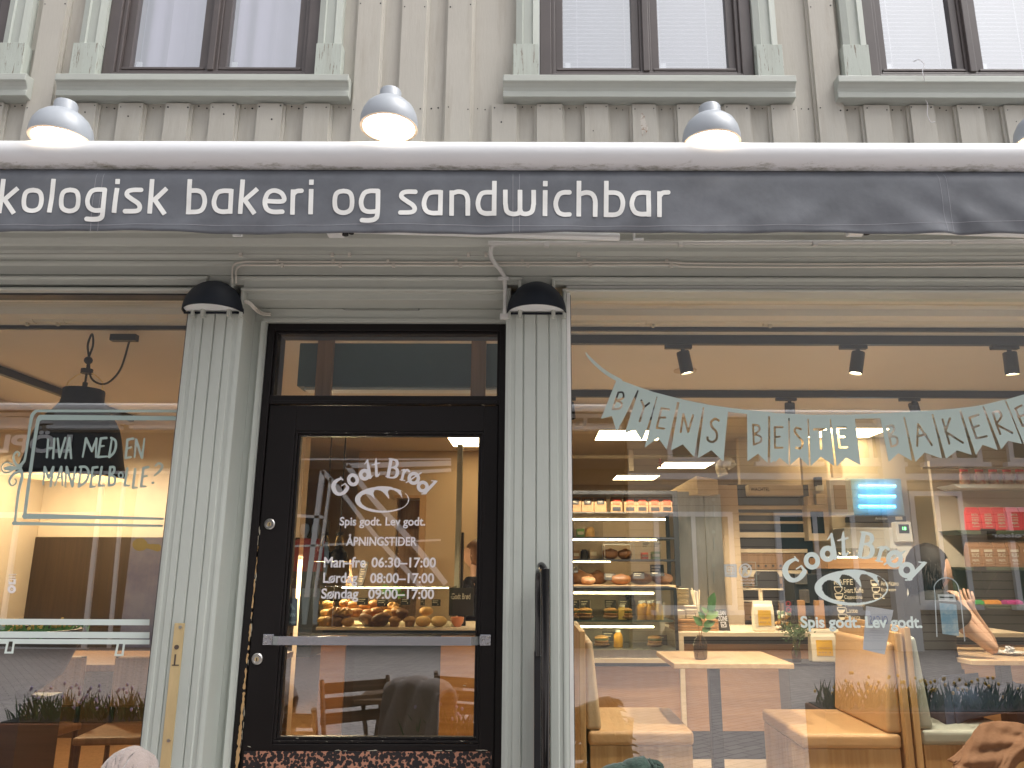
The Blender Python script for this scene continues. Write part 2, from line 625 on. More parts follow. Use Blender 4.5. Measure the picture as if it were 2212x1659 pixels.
M['white_trim'] = mat('white_trim_paint', (0.72, 0.72, 0.69), 0.4, var=0.03, scale=4)
M['seal'] = mat('black_rubber_seal', (0.02, 0.02, 0.022), 0.5)
M['glass'] = glass('shop_glass', 3.2, wav=0.05)
M['glass_door'] = glass('door_glass', 3.2, wav=0.10)
M['glass_up'] = glass('upper_window_glass', 7.5, (0.95, 0.94, 1.0), wav=0.03)
M['inner'] = clear('clear_glass_body')
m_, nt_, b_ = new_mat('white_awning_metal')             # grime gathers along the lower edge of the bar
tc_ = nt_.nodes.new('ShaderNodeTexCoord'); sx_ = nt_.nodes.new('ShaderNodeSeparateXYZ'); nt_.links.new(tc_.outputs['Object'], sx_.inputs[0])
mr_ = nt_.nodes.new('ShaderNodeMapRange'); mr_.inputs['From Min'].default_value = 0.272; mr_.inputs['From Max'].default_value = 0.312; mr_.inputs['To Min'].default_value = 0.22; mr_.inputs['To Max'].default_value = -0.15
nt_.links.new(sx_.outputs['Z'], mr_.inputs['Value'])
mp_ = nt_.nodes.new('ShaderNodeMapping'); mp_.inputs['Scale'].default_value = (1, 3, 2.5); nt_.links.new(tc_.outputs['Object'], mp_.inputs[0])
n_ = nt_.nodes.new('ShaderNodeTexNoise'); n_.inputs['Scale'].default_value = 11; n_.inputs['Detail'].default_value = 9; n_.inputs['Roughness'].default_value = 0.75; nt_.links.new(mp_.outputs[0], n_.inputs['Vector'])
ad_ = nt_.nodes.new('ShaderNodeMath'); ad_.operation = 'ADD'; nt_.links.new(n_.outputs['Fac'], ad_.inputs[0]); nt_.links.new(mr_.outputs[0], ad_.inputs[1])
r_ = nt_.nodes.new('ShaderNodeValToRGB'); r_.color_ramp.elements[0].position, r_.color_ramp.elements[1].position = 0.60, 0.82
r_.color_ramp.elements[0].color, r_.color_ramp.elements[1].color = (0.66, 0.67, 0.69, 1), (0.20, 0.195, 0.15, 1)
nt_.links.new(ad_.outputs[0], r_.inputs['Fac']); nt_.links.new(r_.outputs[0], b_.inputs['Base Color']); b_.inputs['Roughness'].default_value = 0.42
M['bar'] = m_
M['grime'] = mat('grimy_edge', (0.62, 0.62, 0.60), 0.6, col2=(0.10, 0.095, 0.06), scale=14, thr=(0.40, 0.60), stretch=(1, 3, 3))
M['fabric'] = mat('grey_awning_canvas', (0.112, 0.120, 0.138), 0.70, var=0.22, scale=4.5, bump=0.55, bscale=6)
M['print'] = mat('white_print', (0.74, 0.74, 0.72), 0.6, col2=(0.62, 0.62, 0.60), scale=9, thr=(0.5, 0.8))
M['stitch'] = mat('pale_stitching', (0.30, 0.30, 0.33), 0.8)
M['lamp_grey'] = mat('blue_grey_lamp_enamel', (0.36, 0.39, 0.43), 0.38, var=0.03)
M['bulb'] = emit('lamp_glow', (1.0, 0.90, 0.74), 9.0)
M['lamp_in'] = mat('lamp_inside', (0.62, 0.48, 0.36), 0.5)
M['lamp_black'] = mat('blue_black_enamel', (0.008, 0.011, 0.018), 0.6, spec=0.25)
M['diffuser'] = mat('opal_diffuser', (0.72, 0.74, 0.74), 0.5)
M['cable'] = mat('cream_cable', (0.58, 0.55, 0.49), 0.5)
M['cable_grey'] = mat('grey_painted_cable', (0.36, 0.37, 0.34), 0.5)
M['conduit'] = mat('grey_conduit', (0.50, 0.50, 0.48), 0.45)
M['brass'] = mat('brass_plate', (0.72, 0.56, 0.30), 0.42, metal=0.55, var=0.10, scale=6, stretch=(4, 4, 1))
M['steel'] = mat('brushed_steel', (0.55, 0.56, 0.60), 0.26, metal=1.0, var=0.10, scale=5, stretch=(1, 1, 12))
M['steel_z'] = mat('stainless_panel', (0.50, 0.47, 0.43), 0.32, metal=1.0, var=0.12, scale=4, stretch=(6, 6, 1))
M['chrome'] = mat('nickel_lock', (0.55, 0.54, 0.52), 0.28, metal=1.0)
M['black_gloss'] = mat('black_gloss_tube', (0.008, 0.008, 0.009), 0.16, coat=0.3)
M['black'] = mat('matt_black', (0.012, 0.012, 0.014), 0.5)
M['track_black'] = mat('black_track_metal', (0.012, 0.013, 0.018), 0.45)
M['vinyl'] = mat('sage_vinyl_film', (0.33, 0.42, 0.39), 0.5)
M['vinyl_white'] = mat('white_vinyl_film', (0.76, 0.74, 0.76), 0.5)
M['vinyl_pale'] = mat('pale_vinyl_film', (0.64, 0.72, 0.68), 0.5)
# leopard kick panel
m_, nt_, b_ = new_mat('spotted_kick_panel')
tc_ = nt_.nodes.new('ShaderNodeTexCoord')
v_ = nt_.nodes.new('ShaderNodeTexVoronoi'); v_.inputs['Scale'].default_value = 80; v_.inputs['Randomness'].default_value = 0.85
n_ = nt_.nodes.new('ShaderNodeTexNoise'); n_.inputs['Scale'].default_value = 30
mth = nt_.nodes.new('ShaderNodeMath'); mth.operation = 'MULTIPLY_ADD'; mth.inputs[1].default_value = 0.5
r_ = nt_.nodes.new('ShaderNodeValToRGB')
r_.color_ramp.elements[0].position, r_.color_ramp.elements[1].position = 0.84, 0.88
r_.color_ramp.elements[0].color = (0.016, 0.014, 0.016, 1); r_.color_ramp.elements[1].color = (0.46, 0.22, 0.14, 1)
nt_.links.new(tc_.outputs['Object'], v_.inputs['Vector']); nt_.links.new(tc_.outputs['Object'], n_.inputs['Vector'])
nt_.links.new(n_.outputs['Fac'], mth.inputs[0]); nt_.links.new(v_.outputs['Distance'], mth.inputs[2])
nt_.links.new(mth.outputs[0], r_.inputs['Fac']); nt_.links.new(r_.outputs[0], b_.inputs['Base Color'])
b_.inputs['Roughness'].default_value = 0.5
M['leopard'] = m_
# interior
M['ceil'] = mat('warm_white_ceiling', (0.66, 0.60, 0.53), 0.8, var=0.03, scale=2)
M['plaster'] = mat('cream_plaster', (0.62, 0.52, 0.40), 0.75, var=0.04, scale=2)
M['tan_wall'] = mat('tan_wall', (0.52, 0.38, 0.24), 0.7, var=0.05, scale=2)
M['floor'] = mat('warm_beige_floor', (0.33, 0.24, 0.16), 0.5, var=0.15, scale=3)
M['pipe'] = mat('cream_pipe', (0.62, 0.55, 0.44), 0.5)
M['oak'] = wood('oak_veneer', (0.36, 0.20, 0.08), (0.50, 0.31, 0.14), 'z', 0.4, 2.5)
M['oak_x'] = wood('oak_table_top', (0.56, 0.36, 0.19), (0.66, 0.45, 0.26), 'y', 0.35, 2.0)
M['oak_front'] = wood('oak_counter_front', (0.33, 0.17, 0.07), (0.43, 0.23, 0.10), 'x', 0.45, 2.0)
M['birch'] = wood('pale_plywood_edge', (0.60, 0.47, 0.30), (0.72, 0.58, 0.40), 'x', 0.45, 2.0)
M['leather'] = mat('tan_leather', (0.46, 0.275, 0.13), 0.45, var=0.10, scale=3, bump=0.25, bscale=35)
M['leather_b'] = mat('beige_leather', (0.42, 0.30, 0.18), 0.45, var=0.06, scale=4, bump=0.1, bscale=120)
M['leather_g'] = mat('grey_green_leather', (0.33, 0.34, 0.29), 0.5, var=0.06, scale=4)
M['teal'] = mat('teal_grey_box', (0.060, 0.115, 0.130), 0.5, var=0.06)
M['vinyl_bunting'] = mat('pale_sage_bunting_film', (0.43, 0.52, 0.485), 0.5)
M['pine'] = wood('stained_pine', (0.22, 0.115, 0.045), (0.32, 0.175, 0.08), 'z', 0.5)
M['panel'] = emit('warm_panel_light', (1.0, 0.74, 0.42), 9.0)
M['tube'] = emit('shelf_tube_light', (1.0, 0.78, 0.46), 22.0)
M['spot'] = emit('spot_lens', (1.0, 0.86, 0.62), 14.0)
M['spot_in'] = mat('spot_reflector', (0.80, 0.70, 0.55), 0.35)
M['uv'] = emit('blue_insect_tube', (0.04, 0.55, 1.0), 5.0)
M['uv_back'] = mat('pale_blue_backplate', (0.30, 0.42, 0.50), 0.4)
M['green_led'] = emit('green_digits', (0.05, 1.0, 0.2), 3.0)
M['case_glass'] = glass('display_case_glass', 1.5, (0.90, 0.94, 0.90))
M['white'] = mat('white_enamel', (0.70, 0.68, 0.62), 0.4)
M['paper'] = mat('white_paper', (0.72, 0.70, 0.72), 0.7)
M['cream_paper'] = mat('cream_paper_bag', (0.66, 0.57, 0.42), 0.6, var=0.05, scale=8, bump=0.2, bscale=12)
M['yellow'] = mat('yellow_label', (0.75, 0.42, 0.03), 0.6)
M['ink'] = mat('black_ink', (0.02, 0.02, 0.022), 0.7)
M['chalk'] = mat('cream_chalk', (0.62, 0.54, 0.40), 0.8)
M['slate'] = mat('blackboard', (0.020, 0.017, 0.015), 0.6)
M['kraft'] = mat('brown_kraft_paper', (0.34, 0.17, 0.08), 0.65, var=0.08, scale=8, bump=0.25, bscale=14)
M['kraft_lt'] = mat('pale_kraft_paper', (0.30, 0.155, 0.06), 0.65, var=0.08, scale=8)
M['red_bag'] = mat('red_paper', (0.72, 0.05, 0.06), 0.55, var=0.06, scale=8, bump=0.25, bscale=14)
M['red_label'] = mat('orange_red_label', (0.85, 0.10, 0.04), 0.6)
M['bun'] = mat('baked_bun_crust', (0.30, 0.12, 0.03), 0.6, col2=(0.55, 0.28, 0.08), scale=9, thr=(0.35, 0.7), bump=0.3, bscale=25)
M['bun_lt'] = mat('pale_bun_crust', (0.56, 0.28, 0.075), 0.6, col2=(0.70, 0.44, 0.17), scale=9, thr=(0.35, 0.7), bump=0.2, bscale=25)
M['bun_dk'] = mat('dark_cinnamon_swirl', (0.16, 0.065, 0.025), 0.5, col2=(0.30, 0.13, 0.045), scale=12, thr=(0.35, 0.7), bump=0.3, bscale=25)
M['loaf'] = mat('floured_loaf_crust', (0.30, 0.13, 0.05), 0.6, col2=(0.55, 0.36, 0.22), scale=10, thr=(0.45, 0.75), bump=0.4, bscale=30)
M['custard'] = mat('yellow_custard', (0.75, 0.50, 0.10), 0.4)
M['juice'] = mat('orange_juice', (0.75, 0.38, 0.03), 0.25)
M['skin'] = mat('skin', (0.56, 0.33, 0.22), 0.5, var=0.05, scale=10)
M['hair'] = mat('dark_brown_hair', (0.020, 0.012, 0.009), 0.75, var=0.3, scale=40, stretch=(1, 1, 0.1))
M['hair_br'] = mat('brown_hair', (0.15, 0.065, 0.025), 0.45, var=0.3, scale=40, stretch=(1, 1, 0.1))
M['tee'] = mat('black_cotton', (0.014, 0.013, 0.013), 0.8, var=0.15, scale=8, bump=0.5, bscale=9)
M['denim'] = mat('blue_denim', (0.045, 0.065, 0.12), 0.8, var=0.15, scale=12)
M['coat'] = mat('rust_brown_wool', (0.17, 0.085, 0.045), 0.85, var=0.12, scale=8, bump=0.4, bscale=40)
M['leaf'] = mat('leaf_green', (0.055, 0.12, 0.035), 0.45, var=0.25, scale=9)
M['leaf_lt'] = mat('pale_leaf_green', (0.16, 0.24, 0.08), 0.45, var=0.2, scale=9)
M['vase'] = glass('smoked_vase_glass', 1.6, (0.62, 0.58, 0.54))
M['water'] = clear('vase_water', (0.72, 0.68, 0.62))
M['napkin'] = mat('cream_napkins', (0.62, 0.52, 0.36), 0.8)
M['bowl'] = mat('orange_ceramic', (0.62, 0.22, 0.10), 0.35)
M['teal_glass'] = mat('teal_glass_shelf', (0.16, 0.23, 0.22), 0.2)
M['cup_glass'] = glass('cup_glass', 1.7, (0.86, 0.86, 0.84))
# outdoors
M['oak_out'] = wood('weathered_oak', (0.16, 0.10, 0.06), (0.25, 0.16, 0.10), 'x', 0.6)
M['planter'] = wood('rust_planter_board', (0.20, 0.075, 0.035), (0.27, 0.11, 0.055), 'x', 0.6)
M['fleece'] = mat('pinkish_sheepskin', (0.27, 0.22, 0.20), 0.95, var=0.10, scale=40, bump=0.3, bscale=160, sheen=0.3)
M['green_wool'] = mat('dark_green_wool', (0.030, 0.055, 0.042), 0.95, var=0.2, scale=20, bump=0.6, bscale=90, sheen=0.2)
M['olive'] = mat('olive_green_shelf', (0.085, 0.105, 0.065), 0.5)
M['green_pk'] = mat('green_packet', (0.05, 0.35, 0.08), 0.4)
M['orange_pk'] = mat('orange_packet', (0.75, 0.30, 0.03), 0.4)
M['pink_pk'] = mat('magenta_packet', (0.55, 0.03, 0.25), 0.4)
M['muesli'] = mat('muesli_jar', (0.62, 0.42, 0.30), 0.3, col2=(0.45, 0.12, 0.10), scale=40, thr=(0.5, 0.6))
M['denim_grey'] = mat('dark_grey_cabinet', (0.06, 0.062, 0.068), 0.5)
M['denim_dk'] = mat('dark_floral_top', (0.016, 0.018, 0.026), 0.8, col2=(0.06, 0.07, 0.09), scale=25, thr=(0.5, 0.65))
M['herb'] = mat('bright_herb_green', (0.12, 0.30, 0.05), 0.5, var=0.25, scale=20)
M['orange_oak'] = wood('orange_oak_panel', (0.42, 0.18, 0.05), (0.52, 0.25, 0.08), 'x', 0.4, 2.0)
M['bowl_wood'] = mat('dark_stained_bowl', (0.055, 0.028, 0.015), 0.4, var=0.2, scale=4)
M['dark_cab'] = mat('blue_black_cabinet', (0.020, 0.026, 0.032), 0.45)
M['lilac'] = mat('lilac_flower', (0.42, 0.36, 0.55), 0.6)
# ================================================================== the timber building
BLD = thing('bakery_building', 'cream board and batten timber building with sage green shopfront and glazed bakery door', 'building', (0, 0.5, 0))
XL, XR = -5.4, 5.2
ZS = 3.565                                      # upper window sill height
UPW = [(-2.82, 'curtain'), (-1.43, 'curtain'), (0.5, 'blind'), (1.945, 'blind'), (3.87, 'blind')]
WT = 5.05

wall = MB()
edges = []
wall.box(XL, XR, 0.0, 0.16, 2.86, ZS - 0.01)
wall.box(XL, XR, 0.0, 0.16, WT, 6.4)
xs = [XL] + [v for (c, k) in UPW for v in (c - 0.475, c + 0.475)] + [XR]
for i in range(0, len(xs), 2):
    wall.box(xs[i], xs[i + 1], 0.0, 0.16, ZS - 0.01, WT)
rnd = random.Random(3)
def batten_poly(x, w):
    return [(x - w, 0.0), (x - w, -0.010), (x - w + 0.009, -0.012), (x - w + 0.011, -0.024), (x + w - 0.011, -0.024), (x + w - 0.009, -0.012), (x + w, -0.010), (x + w, 0.0)]
nails = []
k = -11
while True:
    x = -1.951 + 0.2023 * k
    k += 1
    if x > XR - 0.1: break
    if x < XL + 0.1: continue
    wd = 0.064 + rnd.uniform(-0.002, 0.003)
    x += rnd.uniform(-0.004, 0.004)
    hit = any(abs(x - c) < 0.655 for (c, q) in UPW)
    wall.prism(batten_poly(x, wd), 2.90, 3.452 if hit else 6.3, 'z')
    zz = 3.435 if hit else 3.43
    for s in (-1, 1):
        nails.append((x + s * 0.043 + rnd.uniform(-.004, .004), -0.0245, zz + rnd.uniform(-0.008, 0.008)))
        nails.append((x + s * 0.12 * 0.98, -0.0005, zz + 0.012 + rnd.uniform(-0.008, 0.008)))
        if not hit:
            nails.append((x + s * 0.045, -0.0245, 3.95 + rnd.uniform(-0.01, 0.01)))
    if rnd.random() < 0.4:
        nails.append((x + rnd.uniform(-0.02, 0.02), -0.0245, 3.36 + rnd.uniform(-0.05, 0.05)))
wall.mat(1)
for (x, y, z) in nails:
    q = rnd.uniform(0.0022, 0.0042)
    wall.tube([(x, y + 0.001, z), (x, y - 0.0012, z)], q, 6)
wall.build('upper_wall', [M['cream'], M['ink']], BLD)
# bird dropping stain and scuffs on the boards
c = Cut(1370, 240, 1410, 310, 0.5)
c.poly([(1386, 243), (1392, 250), (1396, 268), (1400, 276), (1396, 292), (1391, 280), (1388, 296), (1385, 275), (1383, 258)], rough=1.2)
c.mesh('splash_stain', mat('splash_of_dirt', (0.62, 0.58, 0.52), 0.8, col2=(0.30, 0.17, 0.09), scale=60, thr=(0.5, 0.6)), BLD, on_plane(-0.0256))

def upper_window(c, kind, i):
    f = MB()
    def fr(x0, x1, z0, z1, y0, y1):
        f.box(x0, x1, y0, y1, z0, z1)
    zb, zt = ZS - 0.008, WT
    # outer frame, then moulded step, then mullion
    for (m, w, y0) in ((0.0, 0.052, -0.018), (0.052, 0.018, -0.006)):
        a, b = c - 0.473 + m, c + 0.473 - m
        fr(a, a + w, zb + m, zt, y0, 0.10)
        fr(b - w, b, zb + m, zt, y0, 0.10)
        fr(a + w, b - w, zb + m, zb + m + w, y0, 0.10)
    fr(c - 0.026, c + 0.026, zb + 0.07, zt, 0.004, 0.10)
    fr(c - 0.014, c + 0.014, zb + 0.07, zt, -0.012, 0.004)
    o = f.build('upper_window', M['brown'], BLD, bevel=0.003)
    for s in (-1, 1):
        sash = MB()
        x0, x1 = (c - 0.403, c - 0.026) if s < 0 else (c + 0.026, c + 0.403)
        zb2 = zb + 0.07
        for (a, b, z0, z1) in ((x0, x0 + 0.034, zb2, zt), (x1 - 0.034, x1, zb2, zt), (x0 + 0.034, x1 - 0.034, zb2, zb2 + 0.03)):
            sash.box(a, b, 0.012, 0.09, z0, z1)
        sash.box(x0 + 0.006, x1 - 0.006, -0.004, 0.012, zb2 + 0.006, zb2 + 0.018)
        sash.build('sash', M['brown'], o, bevel=0.002)
    for s in (-1, 1):
        x0, x1 = (c - 0.369, c - 0.060) if s < 0 else (c + 0.060, c + 0.369)
        g = MB().mat(1).box(x0, x1, 0.030, 0.036, zb + 0.10, zt)
        g.mi[2] = 0
        g.build('pane', [M['glass_up'], M['inner']], o)
        tape = MB().box(x0 + 0.012, x0 + 0.035, 0.040, 0.048, zb + 0.105, zb + 0.145)
        tape.build('window_fastener', M['diffuser'], o)
    if kind == 'blind':
        bl = MB()
        z = zb + 0.085
        tilt = 0.010
        while z < zt - 0.03:
            bl.hexa([(c - 0.40, 0.100, z), (c + 0.40, 0.100, z), (c + 0.40, 0.118, z + tilt), (c - 0.40, 0.118, z + tilt),
                     (c - 0.40, 0.100, z + 0.0015), (c + 0.40, 0.100, z + 0.0015), (c + 0.40, 0.118, z + tilt + 0.0015), (c - 0.40, 0.118, z + tilt + 0.0015)])
            z += 0.0215
        for sx in (-0.3, -0.08, 0.08, 0.3):
            bl.box(c + sx - 0.0012, c + sx + 0.0012, 0.095, 0.098, zb + 0.08, zt)
        bl.build('venetian_blind', M['blind'], o)
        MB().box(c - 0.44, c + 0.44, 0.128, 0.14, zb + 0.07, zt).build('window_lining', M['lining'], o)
    else:
        cu = MB()
        n = 60
        base = len(cu.v)
        for j in (0, 1):
            for q in range(n + 1):
                x = c - 0.42 + 0.84 * q / n
                y = 0.115 + 0.012 * math.sin(q * 0.9) + 0.008 * math.sin(q * 0.37 + 1)
                cu.v.append(Vector((x, y, zb + 0.08 if j == 0 else zt)))
        for q in range(n):
            cu.face((base + q, base + q + 1, base + n + 2 + q, base + n + 1 + q))
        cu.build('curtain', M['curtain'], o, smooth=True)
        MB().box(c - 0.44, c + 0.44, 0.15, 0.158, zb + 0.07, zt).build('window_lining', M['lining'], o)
    # timber surround: stiles with worn plinth blocks, and the moulded sill
    for s in (-1, 1):
        cs = MB()
        a, b = (c - 0.578, c - 0.475) if s < 0 else (c + 0.475, c + 0.578)
        cs.prism([(a, 0.0), (a, -0.036), (a + 0.028, -0.044), (a + 0.032, -0.036), (b - 0.032, -0.036), (b - 0.028, -0.044), (b, -0.036), (b, 0.0)], ZS + 0.163, WT + 0.1, 'z')
        cs.build('casing', M['sage'], o)
    for s in (-1, 1):
        pl = MB()
        a, b = (c - 0.590, c - 0.476) if s < 0 else (c + 0.476, c + 0.590)
        pl.box(a, b, -0.056, 0.0, ZS + 0.004, ZS + 0.163)
        pl.build('plinth_block', M['sage_worn'], o, bevel=0.002)
    prof = [(0.0, ZS + 0.002), (-0.076, ZS - 0.004), (-0.078, ZS - 0.036), (-0.068, ZS - 0.042), (-0.058, ZS - 0.056), (-0.054, ZS - 0.072), (-0.058, ZS - 0.076), (-0.058, ZS - 0.100), (0.0, ZS - 0.104)]
    MB().prism(prof, c - 0.632, c + 0.632, 'x').build('sill', M['sage_x'], o, bevel=0.003)
M['blind'] = mat('white_blind_slats', (0.74, 0.74, 0.78), 0.5)  # white slats, tinted toward the lavender sky reflection
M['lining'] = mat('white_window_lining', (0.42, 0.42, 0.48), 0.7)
M['curtain'] = mat('sky_tinted_curtain', (0.50, 0.46, 0.56), 0.8)  # lavender of the reflected sky mixed into the curtain colour
for i, (c_, k_) in enumerate(UPW):
    upper_window(c_, k_, i)

# ---------------------------------------------------------------- shopfront joinery
co = MB()
co.prism([(0.16, 2.66), (-0.022, 2.66), (-0.022, 2.698), (-0.036, 2.702), (-0.038, 2.714), (-0.030, 2.720), (-0.034, 2.730), (-0.066, 2.748),
          (-0.068, 2.766), (-0.078, 2.770), (-0.090, 2.792), (-0.094, 2.812), (-0.130, 2.826), (-0.132, 2.852), (-0.02, 2.872), (0.16, 2.872)], XL, XR, 'x')
co.build('cornice', M['sage_x'], BLD, bevel=0.0015)
fz = MB()
# frieze behind the pillar heads, picture-frame mouldings over each bay
def head(x0, x1):
    for (m, y0, y1, w) in ((0.0, -0.030, 0.10, 0.016), (0.046, -0.018, 0.10, 0.015)):
        fz.prism([(y1, 2.655 - m - w), (y0 + 0.006, 2.655 - m - w), (y0, 2.655 - m - w + 0.004), (y0, 2.655 - m - 0.004), (y0 + 0.006, 2.655 - m), (y1, 2.655 - m)], x0 + m, x1 - m, 'x')
        for (a, b) in ((x0 + m, x0 + m + w), (x1 - m - w, x1 - m)):
            fz.prism([(a, y1), (a, y0 + 0.006), (a + 0.004, y0), (b - 0.004, y0), (b, y0 + 0.006), (b, y1)], 2.48, 2.655 - m - w, 'z')
head(XL, -1.335)
head(-1.245, -0.045)
head(0.075, XR)
fz.box(XL, -1.19, -0.012, 0.16, 2.62, 2.66)
fz.box(-1.19, -0.107, -0.012, 0.16, 2.60, 2.66)
fz.box(-0.107, XR, -0.012, 0.16, 2.625, 2.66)
fz.build('frieze', M['sage_x'], BLD, bevel=0.0012)
dh = MB()
dh.box(-1.186, -0.11, 0.022, 0.26, 2.569, 2.599)
dh.box(-1.186, -0.11, 0.132, 0.26, 2.505, 2.567)
dh.box(-1.15, -0.11, 0.122, 0.132, 2.505, 2.522)
dh.build('door_head', M['sage_x'], BLD, bevel=0.002)
ck = Cut(740, 655, 1095, 680, 0.6)
ck.stroke([(740, 667), (747, 669.5), (800, 669.6), (905, 670)], 0.5)
ck.stroke([(905, 670), (905, 666)], 0.9)
ck.mesh('paint_crack', M['ink'], BLD, on_plane(0.1308))

def pillar(x0, x1, yb, name='pillar'):
    p = MB()
    w = x1 - x0
    g = []
    fr = [(0.0, 0.004), (0.012, 0.0), (0.020, 0.0), (0.023, 0.004), (0.036, 0.004), (0.040, -0.001)]
    for (u, d) in fr: g.append((x0 + u, d))
    for u in (0.29, 0.50, 0.71):
        g += [(x0 + w * u - 0.004, -0.001), (x0 + w * u - 0.001, 0.006), (x0 + w * u + 0.001, 0.006), (x0 + w * u + 0.004, -0.001)]
    for (u, d) in fr[::-1]: g.append((x1 - u, d))
    poly = [(x0, yb)] + g + [(x1, yb)]
    p.prism(poly, 0.05, 2.56, 'z')
    p.mat(1)
    p.box(x0 - 0.004, x1 + 0.004, -0.012, yb, 0.0, 0.10)
    # plain head behind the lamp
    p.mat(0)
    p.box(x0 + 0.06, x1 - 0.06, -0.010, yb, 2.562, 2.655)
    return p.build(name, [M['sage_z'], M['sage_x']], BLD)
PL = pillar(-1.413, -1.186, 0.30)
PR = pillar(-0.110, 0.137, 0.30)
# far pillars beyond the picture
pillar(-4.2, -3.97, 0.3)
pillar(3.9, 4.13, 0.3)
# door side casing in the reveal
cs = MB()
cs.prism([(-1.186, 0.13), (-1.158, 0.13), (-1.158, 0.118), (-1.150, 0.112), (-1.144, 0.118), (-1.139, 0.124), (-1.134, 0.14), (-1.134, 0.30), (-1.186, 0.30)], 0.05, 2.505, 'z')
cs.build('door_casing', M['sage_z'], BLD)
# brass strike strip with keyhole on the left pillar
bx0, bx1 = P(362, 1500, -0.003).x, P(384, 1500, -0.003).x
zt_ = P(378, 1346, -0.003).z
b = MB().box(bx0, bx1, -0.0055, -0.0015, 0.45, zt_)
b.mat(1).tube([((bx0 + bx1) / 2 - 0.002, -0.0055, zt_ - 0.085), ((bx0 + bx1) / 2 - 0.002, -0.0075, zt_ - 0.085)], 0.0085, 14)
b.box(bx0 + 0.006, bx1 - 0.006, -0.0068, -0.0055, zt_ - 0.150, zt_ - 0.146)
b.box(bx0 + 0.012, bx0 + 0.018, -0.0068, -0.0055, zt_ - 0.150, zt_ - 0.11)
b.mat(2)
for dz in (0.014, 0.405):
    b.tube([((bx0 + bx1) / 2 + 0.004, -0.0055, zt_ - dz), ((bx0 + bx1) / 2 + 0.004, -0.008, zt_ - dz)], 0.006, 12)
b.build('brass_strip', [M['brass'], mat('tarnished_keyhole', (0.09, 0.065, 0.05), 0.5), M['chrome']], PL)

# ---------------------------------------------------------------- door
YD = 0.15
jb = MB()
def ring(mb, x0, x1, z0, z1, w, y0, y1, wb=None, wt=None):
    wb = w if wb is None else wb
    wt = w if wt is None else wt
    mb.box(x0, x0 + w, y0, y1, z0, z1)
    mb.box(x1 - w, x1, y0, y1, z0, z1)
    if wt: mb.box(x0 + w, x1 - w, y0, y1, z1 - wt, z1)
    if wb: mb.box(x0 + w, x1 - w, y0, y1, z0, z0 + wb)
XJ0, XJ1 = -1.132, -0.110
zJ = 2.504
ring(jb, XJ0, XJ1, 0.17, zJ, 0.030, YD - 0.006, YD + 0.11, wb=0)
ring(jb, XJ0 + 0.030, XJ1 - 0.030, 0.17, zJ - 0.030, 0.012, YD + 0.008, YD + 0.11, wb=0)
ztb1, ztb0 = 2.190, 2.148                       # transom bar
jb.box(XJ0 + 0.030, XJ1 - 0.030, YD - 0.004, YD + 0.11, ztb0 + 0.005, ztb1)
jb.box(XJ0 + 0.042, XJ1 - 0.042, YD - 0.012, YD - 0.004, ztb0 + 0.008, ztb0 + 0.020)
DOOR = jb.build('shop_door', M['black_door'], BLD, bevel=0.002)
MB().box(XJ0, XJ1, 0.10, 0.5, 0.05, 0.17).build('threshold', M['oak_out'], DOOR)
g = MB().mat(1).box(XJ0 + 0.042, XJ1 - 0.042, YD + 0.030, YD + 0.036, ztb1, zJ - 0.042)
g.mi[2] = 0
g.build('transom_pane', [M['glass'], M['inner']], DOOR)
# leaf
LX0, LX1, LZ0, LZ1 = XJ0 + 0.034, XJ1 - 0.034, 0.18, ztb0
GX0, GX1 = P(625, 1250, YD).x, P(1029, 1250, YD).x
GZ0, GZ1 = P(800, 1594, YD).z, P(800, 941, YD).z
lf = MB()
lf.box(LX0, GX0 - 0.02, YD, YD + 0.05, LZ0, LZ1)
lf.box(GX1 + 0.02, LX1, YD, YD + 0.05, LZ0, LZ1)
lf.box(GX0 - 0.02, GX1 + 0.02, YD, YD + 0.05, GZ1 + 0.02, LZ1)
lf.box(GX0 - 0.02, GX1 + 0.02, YD, YD + 0.05, LZ0, GZ0 - 0.022)
lf.build('leaf', M['black_door'], DOOR, bevel=0.0025)
bd = MB()
for (m, y0) in ((0.020, YD + 0.004), (0.009, YD + 0.012)):
    a, b_, z0, z1 = GX0 - m, GX1 + m, GZ0 - m, GZ1 + m
    bd.mat(0)
    bd.box(a, b_, y0, YD + 0.04, z0, z0 + 0.0105)
    bd.box(a, b_, y0, YD + 0.04, z1 - 0.0105, z1)
    bd.mat(1)
    bd.box(a, a + 0.0105, y0, YD + 0.04, z0 + 0.0105, z1 - 0.0105)
    bd.box(b_ - 0.0105, b_, y0, YD + 0.04, z0 + 0.0105, z1 - 0.0105)
bd.build('glazing_bead', [M['black_bead'], M['black_bead_v']], DOOR, bevel=0.002)
YG = YD + 0.026
g = MB().mat(1).box(GX0, GX1, YG, YG + 0.006, GZ0, GZ1)
g.mi[2] = 0
g.build('pane', [M['glass_door'], M['inner']], DOOR)
zk = P(800, 1623, YD).z
MB().box(LX0 + 0.012, LX1 - 0.008, YD - 0.004, YD - 0.0005, 0.22, zk).build('kick_panel', M['leopard'], DOOR)
# bare wood showing along the left jamb
bw = Cut(495, 1060, 640, 1665, 1.0)
rr = random.Random(7)
pts = []
y = 1180
while y < 1662:
    x = 0
    t = (y - 1180) / 480.0
    xb = 562 - (y - 1130) * 0.0905
    r = max(0.35, (0.9 + 2.6 * t) * rr.uniform(0.35, 1.25))
    if rr.random() < 0.12 * (1 - t): r = -1.5
    pts.append((xb + rr.uniform(-0.8, 0.8) - 3 * t, y, r))
    y += 6
bw.stroke(pts)
bw.mesh('bare_wood_strip', M['bare'], DOOR, on_plane(YD - 0.0068))
